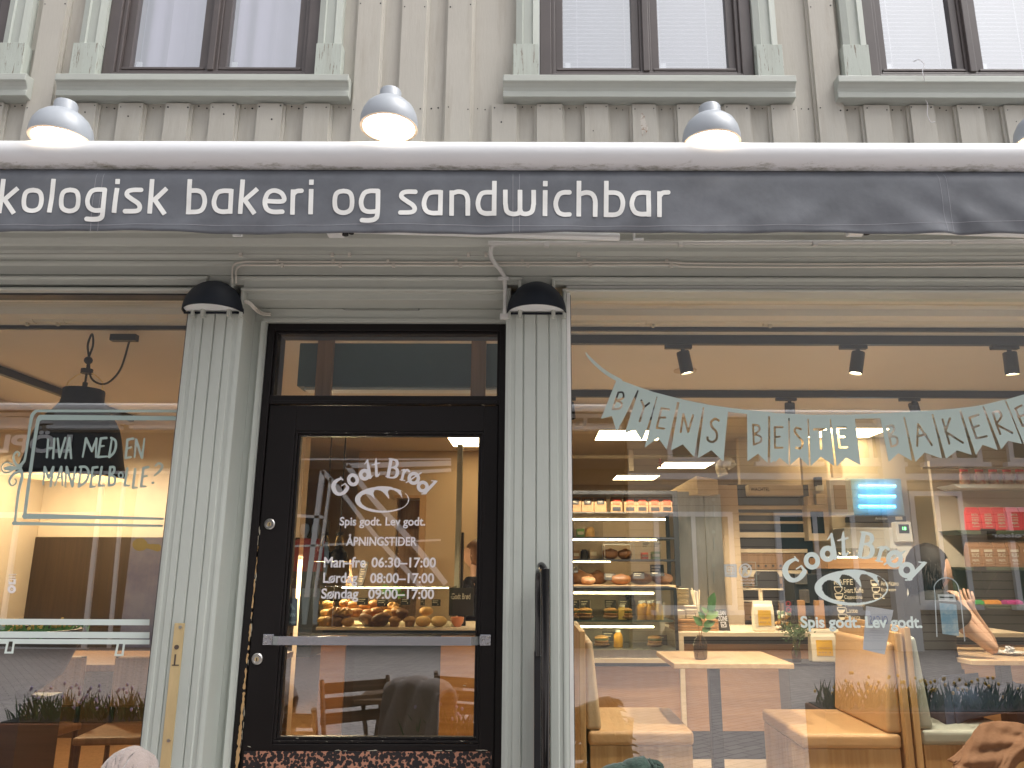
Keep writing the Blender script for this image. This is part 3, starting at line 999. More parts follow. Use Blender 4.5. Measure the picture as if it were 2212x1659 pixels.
# flaked edge specks along the leaf and transom
fl = Cut(505, 860, 1110, 1660, 0.8)
for i in range(46):
    side = rr.random()
    yy = rr.uniform(1100, 1620)
    if side < 0.5: xx = 583 - (yy - 880) * 0.085 + rr.uniform(-1.5, 1.5)
    else: xx = 1081 - (yy - 880) * 0.0122 + rr.uniform(-1.5, 1.5)
    fl.stroke([(xx, yy, 0.4), (xx - 0.6, yy + rr.uniform(2, 9), 0.9), (xx - 0.9, yy + rr.uniform(10, 14), 0.3)])
for i in range(14):
    xx = rr.uniform(700, 1050)
    fl.stroke([(xx, 1621 + rr.uniform(-1, 1), 0.4), (xx + rr.uniform(4, 22), 1621 + rr.uniform(-1, 1), 0.8)])
for (xx, yy) in ((535, 1612), (1000, 1480), (994, 1600), (957, 872), (967, 873), (1040, 874), (1053, 872)):
    fl.stroke([(xx, yy, 0.5), (xx + 4, yy + 1, 0.9), (xx + 7, yy + 2, 0.4)])
fl.mesh('flaked_paint', mat('flaked_undercoat', (0.50, 0.46, 0.36), 0.7), DOOR, on_plane(YD - 0.0008))
# push bar
pb = MB()
za, zb_ = P(800, 1394, YD - 0.05).z, P(800, 1375, YD - 0.05).z
xa, xb = P(588, 1385, YD - 0.05).x, P(1030, 1385, YD - 0.05).x
prof = curve_pts([(xa - 0.012, YD - 0.012, 0), (xa - 0.004, YD - 0.036, 0), (xa + 0.022, YD - 0.052, 0)], 5) + curve_pts([(xb - 0.022, YD - 0.052, 0), (xb + 0.004, YD - 0.036, 0), (xb + 0.012, YD - 0.012, 0)], 5)
n0 = len(pb.v)
for (x, y, q) in prof:
    for (dy, z) in ((0, za), (0, zb_), (0.005, zb_), (0.005, za)):
        pb.v.append(Vector((x, y + dy, z)))
for i in range(len(prof) - 1):
    for k in range(4):
        k2 = (k + 1) % 4
        pb.face((n0 + i * 4 + k, n0 + i * 4 + k2, n0 + (i + 1) * 4 + k2, n0 + (i + 1) * 4 + k))
pb.face([n0 + k for k in range(4)]); pb.face([n0 + (len(prof) - 1) * 4 + k for k in range(4)][::-1])
PB = pb.build('push_bar', M['steel'], DOOR, bevel=0.0015)
for (x, s) in ((xa, -1), (xb, 1)):
    bk = MB()
    c0 = x + s * 0.030
    bk.box(c0 - 0.021, c0 + 0.021, YD - 0.006, YD - 0.001, (za + zb_) / 2 - 0.020, (za + zb_) / 2 + 0.020)
    bk.box(x + s * 0.010 - 0.004, x + s * 0.010 + 0.004, YD - 0.016, YD - 0.004, za, zb_)
    bk.mat(1)
    for (dx, dz) in ((0.010, 0.011), (-0.010, 0.002), (0.010, -0.011)):
        bk.tube([(c0 + s * dx, YD - 0.006, (za + zb_) / 2 + dz), (c0 + s * dx, YD - 0.0085, (za + zb_) / 2 + dz)], 0.0048, 10)
    bk.build('bar_bracket', [M['steel'], M['chrome']], DOOR, bevel=0.001)
for (px, py) in ((583, 1132), (556, 1423)):
    q = P(px, py, YD)
    Mx = Matrix.Rotation(math.pi / 2, 4, 'X')
    lk = MB().lathe([(0.0215, 0.0), (0.0215, 0.006), (0.018, 0.009), (0.014, 0.009), (0.013, 0.007), (0.0, 0.007)], (q.x, YD, q.z), 24, Mx)
    lk.mat(1).box(q.x - 0.002, q.x + 0.002, YD - 0.0082, YD - 0.007, q.z - 0.008, q.z + 0.004)
    lk.mat(2).lathe([(0.0085, 0.0072), (0.0085, 0.0078), (0.0, 0.0078)], (q.x, YD, q.z - 0.001), 14, Mx)
    lk.build('lock_cylinder', [M['chrome'], M['ink'], M['brass']], DOOR, smooth=True)

# ---------------------------------------------------------------- shop windows
YW = 0.06
zW = P(1300, 632, YW).z
sw = MB()
# right window: white outer frame, dark inner seal
sw.box(0.138, 0.153, 0.004, 0.09, 0.62, zW + 0.022)
sw.box(0.153, 3.90, 0.004, 0.09, zW - 0.001, zW + 0.022)
sw.box(0.153, 3.90, 0.004, 0.09, 0.60, 0.64)
sw.mat(1)
sw.box(0.153, 0.157, 0.03, 0.08, 0.64, zW - 0.001)
sw.box(0.157, 3.90, 0.03, 0.08, zW - 0.010, zW - 0.001)
WR_ = sw.build('shop_window', [M['white_trim'], M['seal']], BLD, bevel=0.001)
g = MB().mat(1).box(0.157, 3.90, YW, YW + 0.008, 0.64, zW - 0.008)
g.mi[2] = 0
g.build('pane', [M['glass'], M['inner']], WR_)
sl = MB()
zl = P(200, 618, 0.03).z
sl.box(-3.95, -1.419, 0.012, 0.09, zl - 0.030, zl)
sl.box(-3.95, -1.419, 0.022, 0.09, zl - 0.042, zl - 0.031)
sl.box(-1.419, -1.413, 0.010, 0.09, 0.62, zl)
sl.box(-3.95, -1.419, 0.004, 0.09, 0.60, 0.64)
WL_ = sl.build('shop_window', [M['seal']], BLD, bevel=0.001)
g = MB().mat(1).box(-3.95, -1.42, YW, YW + 0.008, 0.64, zl - 0.04)
g.mi[2] = 0
g.build('pane', [M['glass'], M['inner']], WL_)
st = MB()
for (a, b_) in ((XL, -1.413), (0.137, XR)):
    st.box(a, b_, 0.02, 0.30, 0.0, 0.56)
    st.prism([(0.30, 0.56), (-0.03, 0.56), (-0.032, 0.58), (0.0, 0.60), (0.30, 0.60)], a, b_, 'x')
st.box(4.13, XR, 0.02, 0.3, 0.6, 2.66)
st.box(XL, -4.2, 0.02, 0.3, 0.6, 2.66)
st.build('stall_riser', M['sage_x'], BLD)

# vinyl lettering -------------------------------------------------------------
def cz(px, py):                                  # a close view of the door lettering, in photo pixels
    return ((1200 + px * 0.27125) / 1.82278, (1750 + py * 0.27125) / 1.82278)
def logo(xf, k):
    """bakery name in an arc over a slashed loaf"""
    xs_, ys_ = [xf(380, 190)[0], xf(1940, 1000)[0]], [xf(380, 190)[1], xf(380, 1000)[1]]
    c = Cut(min(xs_) - 4, min(ys_) - 4, max(xs_) + 4, max(ys_) + 4, 0.62 * max(1.0, k / 0.1488 * 0.8))
    def T(pts, n=0):
        pp = [(*xf(p[0], p[1]), p[2] * k) for p in pts]
        c.stroke(pp, n=n)
    # G
    T([(552, 512, 10), (525, 498, 15), (485, 512, 20), (440, 545, 26), (415, 605, 31), (428, 665, 31), (465, 710, 27), (520, 720, 23), (570, 695, 25), (610, 648, 28), (622, 622, 22)], 6)
    T([(556, 521, 5), (517, 470, 7)]); T([(626, 630, 19), (592, 572, 10)]); T([(588, 566, 8), (535, 600, 7)])
    # o
    c.ellipse(xf(700, 513), 62 * k, 69 * k, 25 * k, rot=-0.25)
    # d
    c.ellipse(xf(868, 438), 56 * k, 60 * k, 27 * k, rot=-0.1)
    T([(908, 225, 10), (925, 330, 22), (948, 478, 22)]); T([(866, 287, 5), (912, 232, 14)]); T([(945, 488, 15), (985, 455, 6)])
    # t
    T([(1036, 200, 5), (1032, 260, 17), (1042, 450, 21)], 0); T([(977, 297, 7), (1030, 282, 12), (1085, 270, 9)]); T([(1042, 455, 20), (1062, 455, 14), (1088, 422, 6)])
    # B
    T([(1252, 222, 24), (1208, 465, 24)]); T([(1222, 205, 7), (1290, 218, 14)]); T([(1175, 460, 8), (1240, 482, 12)])
    T([(1285, 220, 13), (1330, 238, 20), (1342, 285, 22), (1315, 325, 17), (1250, 338, 11)], 5)
    T([(1290, 335, 13), (1335, 360, 22), (1345, 410, 26), (1325, 460, 22), (1280, 482, 13), (1225, 478, 11)], 5)
    # r
    T([(1445, 372, 19), (1408, 508, 20)]); T([(1404, 374, 7), (1445, 364, 12)]); T([(1380, 510, 8), (1452, 523, 8)]); T([(1450, 402, 12), (1482, 368, 15), (1518, 390, 15)], 4)
    # o with slash
    c.ellipse(xf(1582, 492), 66 * k, 70 * k, 25 * k, rot=0.3); T([(1474, 552, 10), (1688, 412, 10)])
    # d
    c.ellipse(xf(1712, 612), 62 * k, 62 * k, 25 * k); T([(1898, 540, 20), (1742, 702, 24)]); T([(1840, 526, 7), (1922, 534, 7)]); T([(1698, 718, 8), (1765, 712, 9)])
    # loaf
    out = []
    for q in range(72):
        a = 2 * math.pi * q / 72
        x, y = 1122 + 393 * math.cos(a), 801 + 189 * math.sin(a)
        if 1000 < x < 1290 and y < 700: y -= 6
        if 1030 > x > 990 and y < 700: y += 8
        if 1290 > x > 1265 and y < 700: y += 8
        out.append(xf(x, y))
    c.poly(out)
    hole = [(885, 715), (940, 728), (985, 760), (1018, 800), (1005, 750), (995, 705), (1015, 662), (1060, 660), (1110, 675), (1160, 715), (1200, 765), (1228, 797), (1222, 745), (1205, 705), (1215, 668),
            (1240, 654), (1290, 662), (1340, 690), (1385, 735), (1415, 782), (1408, 725), (1395, 690), (1400, 672), (1440, 690), (1480, 735), (1502, 795), (1490, 845), (1450, 895), (1390, 925), (1290, 950),
            (1200, 962), (1100, 960), (1000, 945), (900, 915), (840, 875), (808, 825), (805, 775), (840, 735)]
    c.poly([xf(*p) for p in hole], sub=True, rough=5.5 * k)
    return c
logo(cz, 0.1488).mesh('name_and_loaf_lettering', M['vinyl_white'], DOOR, on_plane(YG - 0.0012))
YL = YG - 0.0012
text_px('slogan_lettering', 'Spis godt. Lev godt.', M['vinyl_white'], DOOR, 733, 919, 1117, 1141, YL, 0.022)
text_px('heading_lettering', 'ÅPNINGSTIDER', M['vinyl_white'], DOOR, 747, 901, 1154, 1179, YL, 0.02)
for (a, b_, y0, y1, xa1, xb0, xb1) in (('Man–fre', '06:30–17:00', 1203, 1226, (699, 791), 802, 942), ('Lørdag', '08:00–17:00', 1237, 1266, (697, 773), 799, 938), ('Søndag', '09:00–17:00', 1271, 1300, (693, 775), 795, 938)):
    text_px('opening_days_lettering', a, M['vinyl_white'], DOOR, xa1[0], xa1[1], y0, y1, YL, 0.022)
    text_px('opening_hours_lettering', b_, M['vinyl_white'], DOOR, xb0, xb1, y0 + 1, min(y1, y0 + 23), YL, 0.022)
# security sticker low on the door glass
sc_ = Cut(606, 1290, 645, 1360, 0.5)
sc_.poly([(606, 1292), (643, 1293), (641, 1352), (603, 1351)])
sc_.mesh('security_sticker', mat('dark_blue_sticker', (0.012, 0.02, 0.03), 0.4), DOOR, on_plane(YG + 0.009))
text_px('sticker_lettering', 'AVARN', M['vinyl'], DOOR, 614, 638, 1324, 1332, YG + 0.0085, 0.01)
text_px('sticker_lettering', 'SIKRET OMRÅDE', M['vinyl'], DOOR, 609, 641, 1341, 1346, YG + 0.0085, 0.01)
a_ = Cut(606, 1296, 645, 1322, 0.5)
a_.stroke([(618, 1318, .7), (626, 1303, .7), (633, 1317, .7)]); a_.stroke([(622, 1311, .6), (629, 1304, .6), (636, 1316, .6)])
a_.mesh('sticker_emblem', M['vinyl'], DOOR, on_plane(YG + 0.0085))

# right window: bunting banner with cut-out letters
YV = YW - 0.0015
c5 = lambda x, y: ((2250 + x * 0.40687) / 1.82278, (1300 + y * 0.40687) / 1.82278)
c6 = lambda x, y: ((3050 + x * 0.44394) / 1.82278, (1500 + y * 0.44394) / 1.82278)
bn = Cut(1255, 755, 2300, 1015, 0.72)
top = [c5(*p) for p in ((440, 470), (540, 508), (660, 552), (800, 600), (940, 636), (1070, 668), (1200, 697), (1360, 727), (1520, 750), (1700, 772), (1900, 790))] + \
      [c6(*p) for p in ((0, 284), (300, 299), (640, 299), (940, 289), (1180, 276), (1400, 262), (1600, 245), (1800, 222), (2000, 185), (2212, 128), (2440, 60))]
low = [c5(*p) for p in ((420, 530), (560, 560), (640, 580), (830, 642), (1038, 698), (1280, 746), (1520, 790), (1700, 812), (1910, 832), (2100, 847))] + \
      [c6(*p) for p in ((125, 328), (295, 337), (490, 341), (710, 336), (935, 331), (1145, 319), (1395, 294), (1640, 263), (1845, 226), (2045, 181), (2260, 118), (2440, 75))]
bn.poly(top + low[::-1])
bn.stroke([(*c5(140, 216), 1.0), (*c5(160, 250), 2.2), (*c5(215, 310), 3.2), (*c5(300, 385), 3.6), (*c5(380, 440), 4.0), (*c5(470, 490), 4.6)], n=5)
def flag(f, pts): bn.poly([f(*p) for p in pts])
flag(c5, [(440, 472), (285, 858), (392, 830), (437, 985), (520, 830), (636, 585), (640, 560)])
flag(c5, [(655, 575), (515, 1000), (612, 962), (683, 1072), (735, 940), (825, 645), (800, 600)])
flag(c5, [(837, 625), (708, 1137), (838, 1042), (922, 1155), (965, 960), (1022, 705), (1000, 660)])
flag(c5, [(1047, 690), (962, 1165), (1078, 1105), (1188, 1228), (1225, 1000), (1272, 748), (1260, 720)])
flag(c5, [(1288, 738), (1222, 1240), (1355, 1162), (1472, 1272), (1490, 1050), (1515, 792), (1510, 760)])
flag(c5, [(1700, 790), (1703, 1270), (1805, 1195), (1898, 1285), (1904, 1050), (1905, 825)])
flag(c5, [(1922, 815), (1925, 1285), (2015, 1235), (2100, 1300), (2100, 1050), (2098, 835)])
flag(c6, [(-25, 315), (0, 725), (45, 680), (125, 745), (122, 310)])
flag(c6, [(133, 315), (138, 745), (220, 675), (303, 755), (298, 500), (290, 325)])
flag(c6, [(302, 325), (320, 755), (410, 672), (530, 755), (510, 550), (487, 330)])
flag(c6, [(497, 330), (550, 757), (635, 680), (762, 748), (740, 550), (710, 325)])
flag(c6, [(935, 315), (1012, 718), (1098, 640), (1218, 708), (1180, 500), (1138, 305)])
flag(c6, [(1152, 305), (1250, 718), (1330, 635), (1485, 688), (1440, 480), (1388, 280)])
flag(c6, [(1403, 280), (1520, 690), (1620, 615), (1748, 655), (1690, 440), (1632, 250)])
flag(c6, [(1650, 250), (1785, 657), (1845, 565), (1978, 612), (1905, 400), (1838, 212)])
flag(c6, [(1852, 212), (2010, 607), (2070, 530), (2195, 558), (2110, 340), (2037, 165)])
flag(c6, [(2052, 165), (2212, 560), (2290, 470), (2420, 480), (2340, 300), (2262, 105)])
def cut(f, *strokes, r=9.5):
    k = 0.40687 / 1.82278 if f is c5 else 0.44394 / 1.82278
    for s in strokes:
        n = 5 if len(s) > 3 else 0
        bn.stroke([(*f(*p), r * k) for p in s], sub=True, n=n)
cut(c5, [(455, 602), (398, 765)], [(455, 602), (497, 605), (500, 655), (440, 682)], [(440, 682), (485, 705), (470, 755), (398, 765)])
cut(c5, [(677, 680), (702, 740)], [(753, 706), (702, 745), (660, 882)])
cut(c5, [(945, 768), (872, 755), (825, 945), (895, 952)][0:2], [(872, 755), (825, 945)], [(825, 945), (895, 952)], [(852, 845), (908, 845)])
cut(c5, [(1058, 985), (1083, 812)], [(1083, 812), (1130, 985)], [(1130, 985), (1178, 822)])
cut(c5, [(1425, 875), (1390, 858), (1352, 890), (1362, 940), (1402, 985), (1405, 1050), (1365, 1082), (1322, 1065), (1318, 1038)], r=11)
cut(c5, [(1758, 915), (1765, 1108)], [(1758, 915), (1808, 925), (1818, 968), (1770, 1008)], [(1770, 1008), (1828, 1030), (1832, 1078), (1765, 1108)])
cut(c5, [(2042, 938), (1968, 938)], [(1968, 938), (1970, 1138)], [(1970, 1138), (2042, 1138)], [(1970, 1035), (2015, 1030)])
cut(c6, [(232, 428), (195, 415), (178, 445), (212, 495), (248, 540), (232, 595), (190, 592)])
cut(c6, [(348, 430), (452, 428)], [(405, 430), (412, 600)])
cut(c6, [(628, 412), (557, 415)], [(557, 415), (577, 590)], [(577, 590), (642, 588)], [(565, 500), (615, 497)])
cut(c6, [(1000, 402), (1035, 582)], [(1000, 402), (1048, 398), (1058, 440), (1015, 490)], [(1015, 490), (1080, 500), (1085, 560), (1035, 582)])
cut(c6, [(1265, 575), (1272, 382)], [(1272, 382), (1395, 568)], [(1265, 490), (1340, 475)])
cut(c6, [(1490, 342), (1550, 555)], [(1555, 332), (1515, 450)], [(1515, 450), (1670, 548)])
cut(c6, [(1808, 300), (1728, 325)], [(1728, 325), (1790, 510)], [(1790, 510), (1880, 490)], [(1755, 415), (1810, 395)])
cut(c6, [(1935, 282), (2000, 470)], [(1935, 282), (1985, 268), (2010, 315), (1965, 385)], [(1965, 385), (2108, 460)])
cut(c6, [(2190, 218), (2135, 245)], [(2135, 245), (2200, 400)], [(2160, 320), (2215, 300)], [(2200, 400), (2270, 380)])
bn.mesh('bunting_vinyl', M['vinyl_bunting'], WR_, on_plane(YV))
# the name again, larger, on the right window
kz = (2003 - 1690) / (945 - 715.0)
def cw(px, py):
    x, y = cz(px, py)
    return (1690 + (x - cz(385, 0)[0]) * kz, 1148 + (y - cz(0, 200)[1]) * kz)
logo(cw, 0.1488 * kz).mesh('name_and_loaf_lettering', M['vinyl_pale'], WR_, on_plane(YV))
text_px('slogan_lettering', 'Spis godt. Lev godt.', M['vinyl_pale'], WR_, 1731, 1990, 1331, 1364, YV, 0.03)

# left window: hand-lettered shop sign drawn in vinyl
cl = lambda x, y: (x * 0.36162 / 1.82278, (1550 + y * 0.36162) / 1.82278)
kl = 0.36162 / 1.82278
hv = Cut(-60, 870, 392, 1160, 0.62)
def hs_(*strokes, r=13, n=None):
    for s in strokes:
        pp = [(*cl(p[0], p[1]), (p[2] if len(p) > 2 else r) * kl) for p in s]
        hv.stroke(pp, n=(n if n is not None else (5 if len(s) > 3 else 0)))
hs_([(1920, 190, 14), (390, 188, 15)], [(390, 190, 15), (352, 235, 20), (330, 340, 17), (275, 690, 13), (250, 750, 15), (215, 795, 18), (240, 870, 18), (235, 930, 17), (200, 1080, 15), (165, 1370, 13), (158, 1405, 17)],
    [(150, 1412, 20), (300, 1415, 17), (1762, 1440, 12)])
hs_([(1905, 268, 23), (450, 258, 29)], [(440, 260, 30), (405, 340, 20), (330, 850, 18), (272, 1300, 19), (270, 1335, 26)], [(270, 1335, 29), (700, 1340, 24), (1772, 1362, 12)])
hs_([(230, 790, 14), (175, 770, 15), (148, 710, 12), (155, 660, 10), (182, 634, 9), (212, 650, 8), (203, 678, 9)], [(195, 812, 14), (120, 800, 15), (70, 812, 18), (66, 816, 18), (120, 822, 15), (190, 815, 12)],
    [(130, 770, 9), (80, 748, 7), (35, 765, 6), (15, 808, 6), (40, 855, 7), (95, 855, 8), (150, 825, 10)], [(220, 838, 15), (150, 875, 13), (108, 930, 13), (105, 975, 11), (130, 1000, 9), (165, 985, 8), (178, 950, 8), (160, 930, 7)])
hs_([(525, 500), (510, 692)], [(592, 490), (577, 702)], [(517, 595), (583, 590)], [(628, 490), (648, 690)], [(648, 690), (712, 482)], [(712, 700), (757, 482)], [(757, 482), (775, 702)], [(725, 620), (770, 612)], r=12)
hs_([(900, 688, 9), (938, 488, 14)], [(938, 488), (1000, 625)], [(1000, 625), (1050, 485, 9)], [(1050, 490), (1043, 690, 9)], [(1158, 482), (1098, 488)], [(1098, 488), (1066, 690)], [(1066, 690), (1165, 684, 9)], [(1085, 575), (1132, 568, 8)],
    [(1218, 490, 9), (1188, 688)], [(1212, 482), (1255, 510), (1262, 570), (1240, 640), (1190, 690)], r=13)
hs_([(1452, 490), (1388, 500)], [(1388, 500), (1368, 700)], [(1368, 700), (1425, 690, 9)], [(1380, 600), (1428, 582, 9)], [(1465, 692, 9), (1482, 500, 12)], [(1482, 500), (1545, 700)], [(1545, 700), (1573, 490, 8)])
hs_([(470, 988, 9), (487, 800, 12)], [(487, 800), (530, 918)], [(530, 918), (580, 800)], [(580, 800), (550, 1008)], [(597, 1000, 9), (667, 797)], [(667, 797), (680, 1000, 9)], [(622, 920, 9), (678, 910, 9)],
    [(710, 1012, 8), (727, 800)], [(727, 800), (788, 1008)], [(788, 1008), (822, 800, 9)], [(885, 800, 9), (858, 1008)], [(870, 798), (935, 800), (965, 860), (940, 950), (858, 1012)],
    [(1060, 800), (1010, 806)], [(1010, 806), (985, 1015)], [(985, 1015), (1035, 1010, 9)], [(1000, 900), (1040, 892, 9)], [(1108, 800), (1075, 1000)], [(1075, 1000), (1140, 1003, 9)])
hs_([(1200, 800), (1182, 1000)], [(1200, 800), (1242, 802), (1238, 858), (1195, 885)], [(1195, 885), (1252, 915), (1240, 985), (1182, 1000)], [(1385, 812), (1358, 1000)], [(1358, 1000), (1408, 1002, 9)],
    [(1472, 820), (1446, 1025)], [(1446, 1025), (1495, 1024, 9)], [(1615, 800), (1562, 810)], [(1562, 810), (1536, 1010)], [(1536, 1010), (1588, 1010, 9)], [(1550, 902), (1600, 895, 9)],
    [(1692, 785, 10), (1730, 758, 12), (1765, 785, 14), (1745, 835, 13), (1682, 892, 9)], [(1662, 972, 12), (1668, 970, 12)], r=13)
hv.ellipse(cl(1315, 890), 24 * kl, 30 * kl, 9 * kl)
hv.mesh('hand_lettered_sign_vinyl', M['vinyl'], WL_, on_plane(YV))
c4 = lambda x, y: (x * 0.67734 / 1.82278, (1900 + y * 0.67734) / 1.82278)
bs = Cut(-80, 1325, 330, 1425, 0.8)
for (y0, y1, d) in ((792, 826, 4), (866, 902, 4), (909, 937, 4)):
    bs.poly([c4(-80, y0 - 1), c4(870, y0 + d), c4(868, y1 + d), c4(-80, y1)])
for x in (28, 668):
    w_, h_ = 55, 76
    y0 = 918 + (x > 100) * 14
    bs.poly([c4(x + 12, y0), c4(x + w_ + 5, y0), c4(x + w_ - 6, y0 + h_), c4(x - 4, y0 + h_)])
    bs.poly([c4(x + 24, y0 + 6), c4(x + w_ - 8, y0 + 6), c4(x + w_ - 17, y0 + h_ - 11), c4(x + 11, y0 + h_ - 11)], sub=True)
bs.mesh('bench_stripes_vinyl', M['vinyl_pale'], WL_, on_plane(YV))
st_ = Cut(10, 1240, 50, 1320, 0.5)
st_.poly([c4(50, 560), c4(92, 560), c4(90, 592), c4(50, 592)]); st_.poly([c4(54, 564), c4(80, 566), c4(78, 580), c4(56, 578)], sub=True)
st_.ellipse(c4(68, 620), 4, 4, 4.8); st_.ellipse(c4(68, 620), 2.5, 2.5, 1.2, sub=True)
for y in (517, 533, 549):
    st_.stroke([(*c4(52, y), 0.9), (*c4(100 - (y - 517) * 0.4, y + 1), 0.9)])
st_.mesh('opening_stickers', M['vinyl_white'], WL_, on_plane(YV))
# ================================================================== things fixed on the front
AW = thing('awning', 'retracted grey canvas awning with white front bar and white lettering along its valance', 'awning', (0, -0.2, 2.7))
AX0, AX1 = -3.0, 3.1
bar = MB()
prof = []
for k in range(25):                               # rounded front, lip at the foot
    a_ = R(100) + R(170) * k / 24
    prof.append((-0.300 + 0.062 * math.cos(a_), 3.034 + 0.060 * math.sin(a_)))
prof += [(-0.262, 2.974), (-0.245, 3.0), (-0.255, 3.06)]
bar.prism(prof, AX0, AX1, 'x')
BAR = bar.build('front_bar', M['bar'], AW, smooth=True, auto=40)
def sag(x):
    return 0.004 * np.sin(x * 3.1 + 0.5) + 0.003 * np.sin(x * 7.3) + 0.010 * np.exp(-((x - 1.45) / 0.35) ** 2) + 0.004 * np.exp(-((x - 1.0) / 0.2) ** 2)
def wave(x, z):
    t = np.clip((2.975 - z) / 0.275, 0, 1)
    y = -0.336 + 0.004 * np.sin(x * 5.2 + 1.0) * t + 0.003 * np.sin(x * 13.0 + z * 20) * t + 0.0025 * np.sin(x * 31 + np.sin(z * 40) * 1.2) * t * t
    y = y + 0.010 * np.exp(-((x - 1.585) / 0.035) ** 2) * t * t + 0.005 * np.sin((x + z * 1.3) * 26) * np.exp(-((x - 1.62) / 0.22) ** 2) * t
    y = y + 0.003 * np.sin((x - z * 1.6) * 19 + 2) * np.exp(-((x - 1.25) / 0.3) ** 2) * t + 0.002 * np.sin(x * 9 - z * 31) * t
    return y - 0.012 * t + 0.022 * np.exp(-(t / 0.10) ** 2)
va = MB()
nxv, nzv = 620, 22
for j in range(nzv + 1):
    for i in range(nxv + 1):
        x = AX0 + 0.02 + (AX1 - AX0 - 0.04) * i / nxv
        zbt = 2.700 + float(sag(x))
        z = 2.975 + (zbt - 2.975) * j / nzv
        va.v.append(Vector((x, float(wave(x, z)), z)))
for j in range(nzv):
    for i in range(nxv):
        a = j * (nxv + 1) + i
        va.face((a, a + nxv + 1, a + nxv + 2, a + 1))
VA = va.build('valance', M['fabric'], AW, smooth=True, auto=180)
so = VA.modifiers.new('cloth_thickness', 'SOLIDIFY'); so.thickness = 0.0012; so.offset = -1.0
def on_valance(dy):
    def f(u, v):
        x, z = PA(u, v, -0.34)
        return x, wave(x, z) - dy, z
    return f
kA = 1400 / 2212.0
fA = lambda x, y: (x * kA / 1.82278, (650 + y * kA) / 1.82278)
fB = lambda x, y: ((1300 + x * kA) / 1.82278, (650 + y * kA) / 1.82278)
kk = kA / 1.82278
LT = Cut(-20, 375, 1470, 495, 0.55)
RW = 14.5
def st(f, pts, n=0):
    LT.stroke([(*f(*p), RW * kk) for p in pts], n=n)
def bar_(f, a, b):
    """straight stem with nearly square ends"""
    ax, ay = f(*a); bx, by = f(*b)
    d = Vector((bx - ax, by - ay)); d.normalize()
    nrm = Vector((-d.y, d.x)) * (RW - 3) * kk
    e = d * 3 * kk
    pts = [(ax + nrm.x + e.x, ay + nrm.y + e.y), (bx + nrm.x - e.x, by + nrm.y - e.y), (bx - nrm.x - e.x, by - nrm.y - e.y), (ax - nrm.x + e.x, ay - nrm.y + e.y)]
    LT.F += 3 * kk
    LT.poly(pts)
    LT.F -= 3 * kk
def dot(f, x, y):
    bar_(f, (x, y - 17), (x - 1, y + 17))
def ring_o(f, x, y):
    pts = [(0, -66), (30, -60), (48, -40), (54, 0), (48, 42), (28, 62), (-2, 68), (-32, 60), (-50, 40), (-55, 0), (-48, -42), (-30, -60), (0, -66)]
    st(f, [(x + p[0], y + p[1]) for p in pts], 4)
def let_k(f, x0, y0, x1, y1, dx):
    bar_(f, (x0, y0), (x1, y1))
    bar_(f, (x0 + dx, y0 + 58), (x1 + 18, y0 + 140)); bar_(f, (x1 + 22, y0 + 122), (x1 + dx + 0, y1 + 2))
let_k(fA, 22, 86, 4, 306, 92)
ring_o(fA, 208, 223); bar_(fA, (335, 86), (316, 302)); ring_o(fA, 440, 223)
st(fA, [(655, 157), (600, 157), (568, 175), (552, 225), (562, 268), (596, 289), (645, 288)], 5); st(fA, [(656, 157), (648, 300), (632, 336), (590, 344), (548, 342)], 5)
bar_(fA, (732, 145), (717, 304)); dot(fA, 733, 103)
st(fA, [(880, 157), (830, 158), (800, 168), (796, 192), (825, 216), (865, 244), (876, 270), (858, 291), (785, 293)], 5)
let_k(fA, 947, 87, 937, 308, 92)
bar_(fA, (1182, 88), (1172, 308)); st(fA, [(1174, 293), (1235, 291), (1264, 270), (1275, 222), (1262, 178), (1232, 161), (1184, 160)], 5)
bar_(fA, (1440, 150), (1434, 306)); st(fA, [(1438, 162), (1385, 162), (1350, 178), (1332, 230), (1345, 275), (1380, 292), (1434, 290)], 5)
let_k(fA, 1510, 89, 1497, 308, 92)
st(fA, [(1652, 226), (1762, 226), (1756, 180), (1710, 158), (1668, 174), (1650, 226), (1662, 275), (1698, 295), (1758, 294)], 5)
bar_(fA, (1824, 152), (1821, 312)); st(fA, [(1876, 161), (1845, 164), (1826, 182)], 4)
bar_(fA, (1937, 150), (1934, 310)); dot(fA, 1938, 107)
ring_o(fB, 85, 231)
st(fB, [(298, 164), (245, 165), (212, 182), (195, 232), (206, 278), (240, 297), (296, 295)], 5); st(fB, [(299, 164), (298, 305), (284, 342), (245, 352), (202, 350)], 5)
st(fB, [(530, 168), (480, 168), (450, 178), (446, 202), (475, 226), (515, 254), (528, 280), (510, 301), (440, 303)], 5)
bar_(fB, (688, 158), (686, 318)); st(fB, [(686, 170), (635, 171), (602, 188), (585, 240), (598, 288), (632, 305), (686, 303)], 5)
bar_(fB, (757, 160), (756, 320)); st(fB, [(760, 178), (800, 168), (840, 180), (857, 220), (857, 304)], 5); bar_(fB, (857, 230), (857, 320))
bar_(fB, (1022, 98), (1020, 318)); st(fB, [(1020, 173), (965, 173), (935, 190), (920, 242), (932, 288), (965, 305), (1018, 303)], 5)
bar_(fB, (1090, 155), (1090, 250)); st(fB, [(1090, 240), (1100, 290), (1135, 308), (1172, 303), (1181, 280)], 4); bar_(fB, (1181, 155), (1181, 300)); st(fB, [(1181, 280), (1192, 303), (1225, 308), (1256, 290), (1266, 240)], 4); bar_(fB, (1266, 155), (1266, 250))
bar_(fB, (1338, 156), (1336, 320)); dot(fB, 1339, 115)
st(fB, [(1488, 170), (1450, 171), (1420, 188), (1403, 240), (1418, 290), (1450, 308), (1488, 308)], 5)
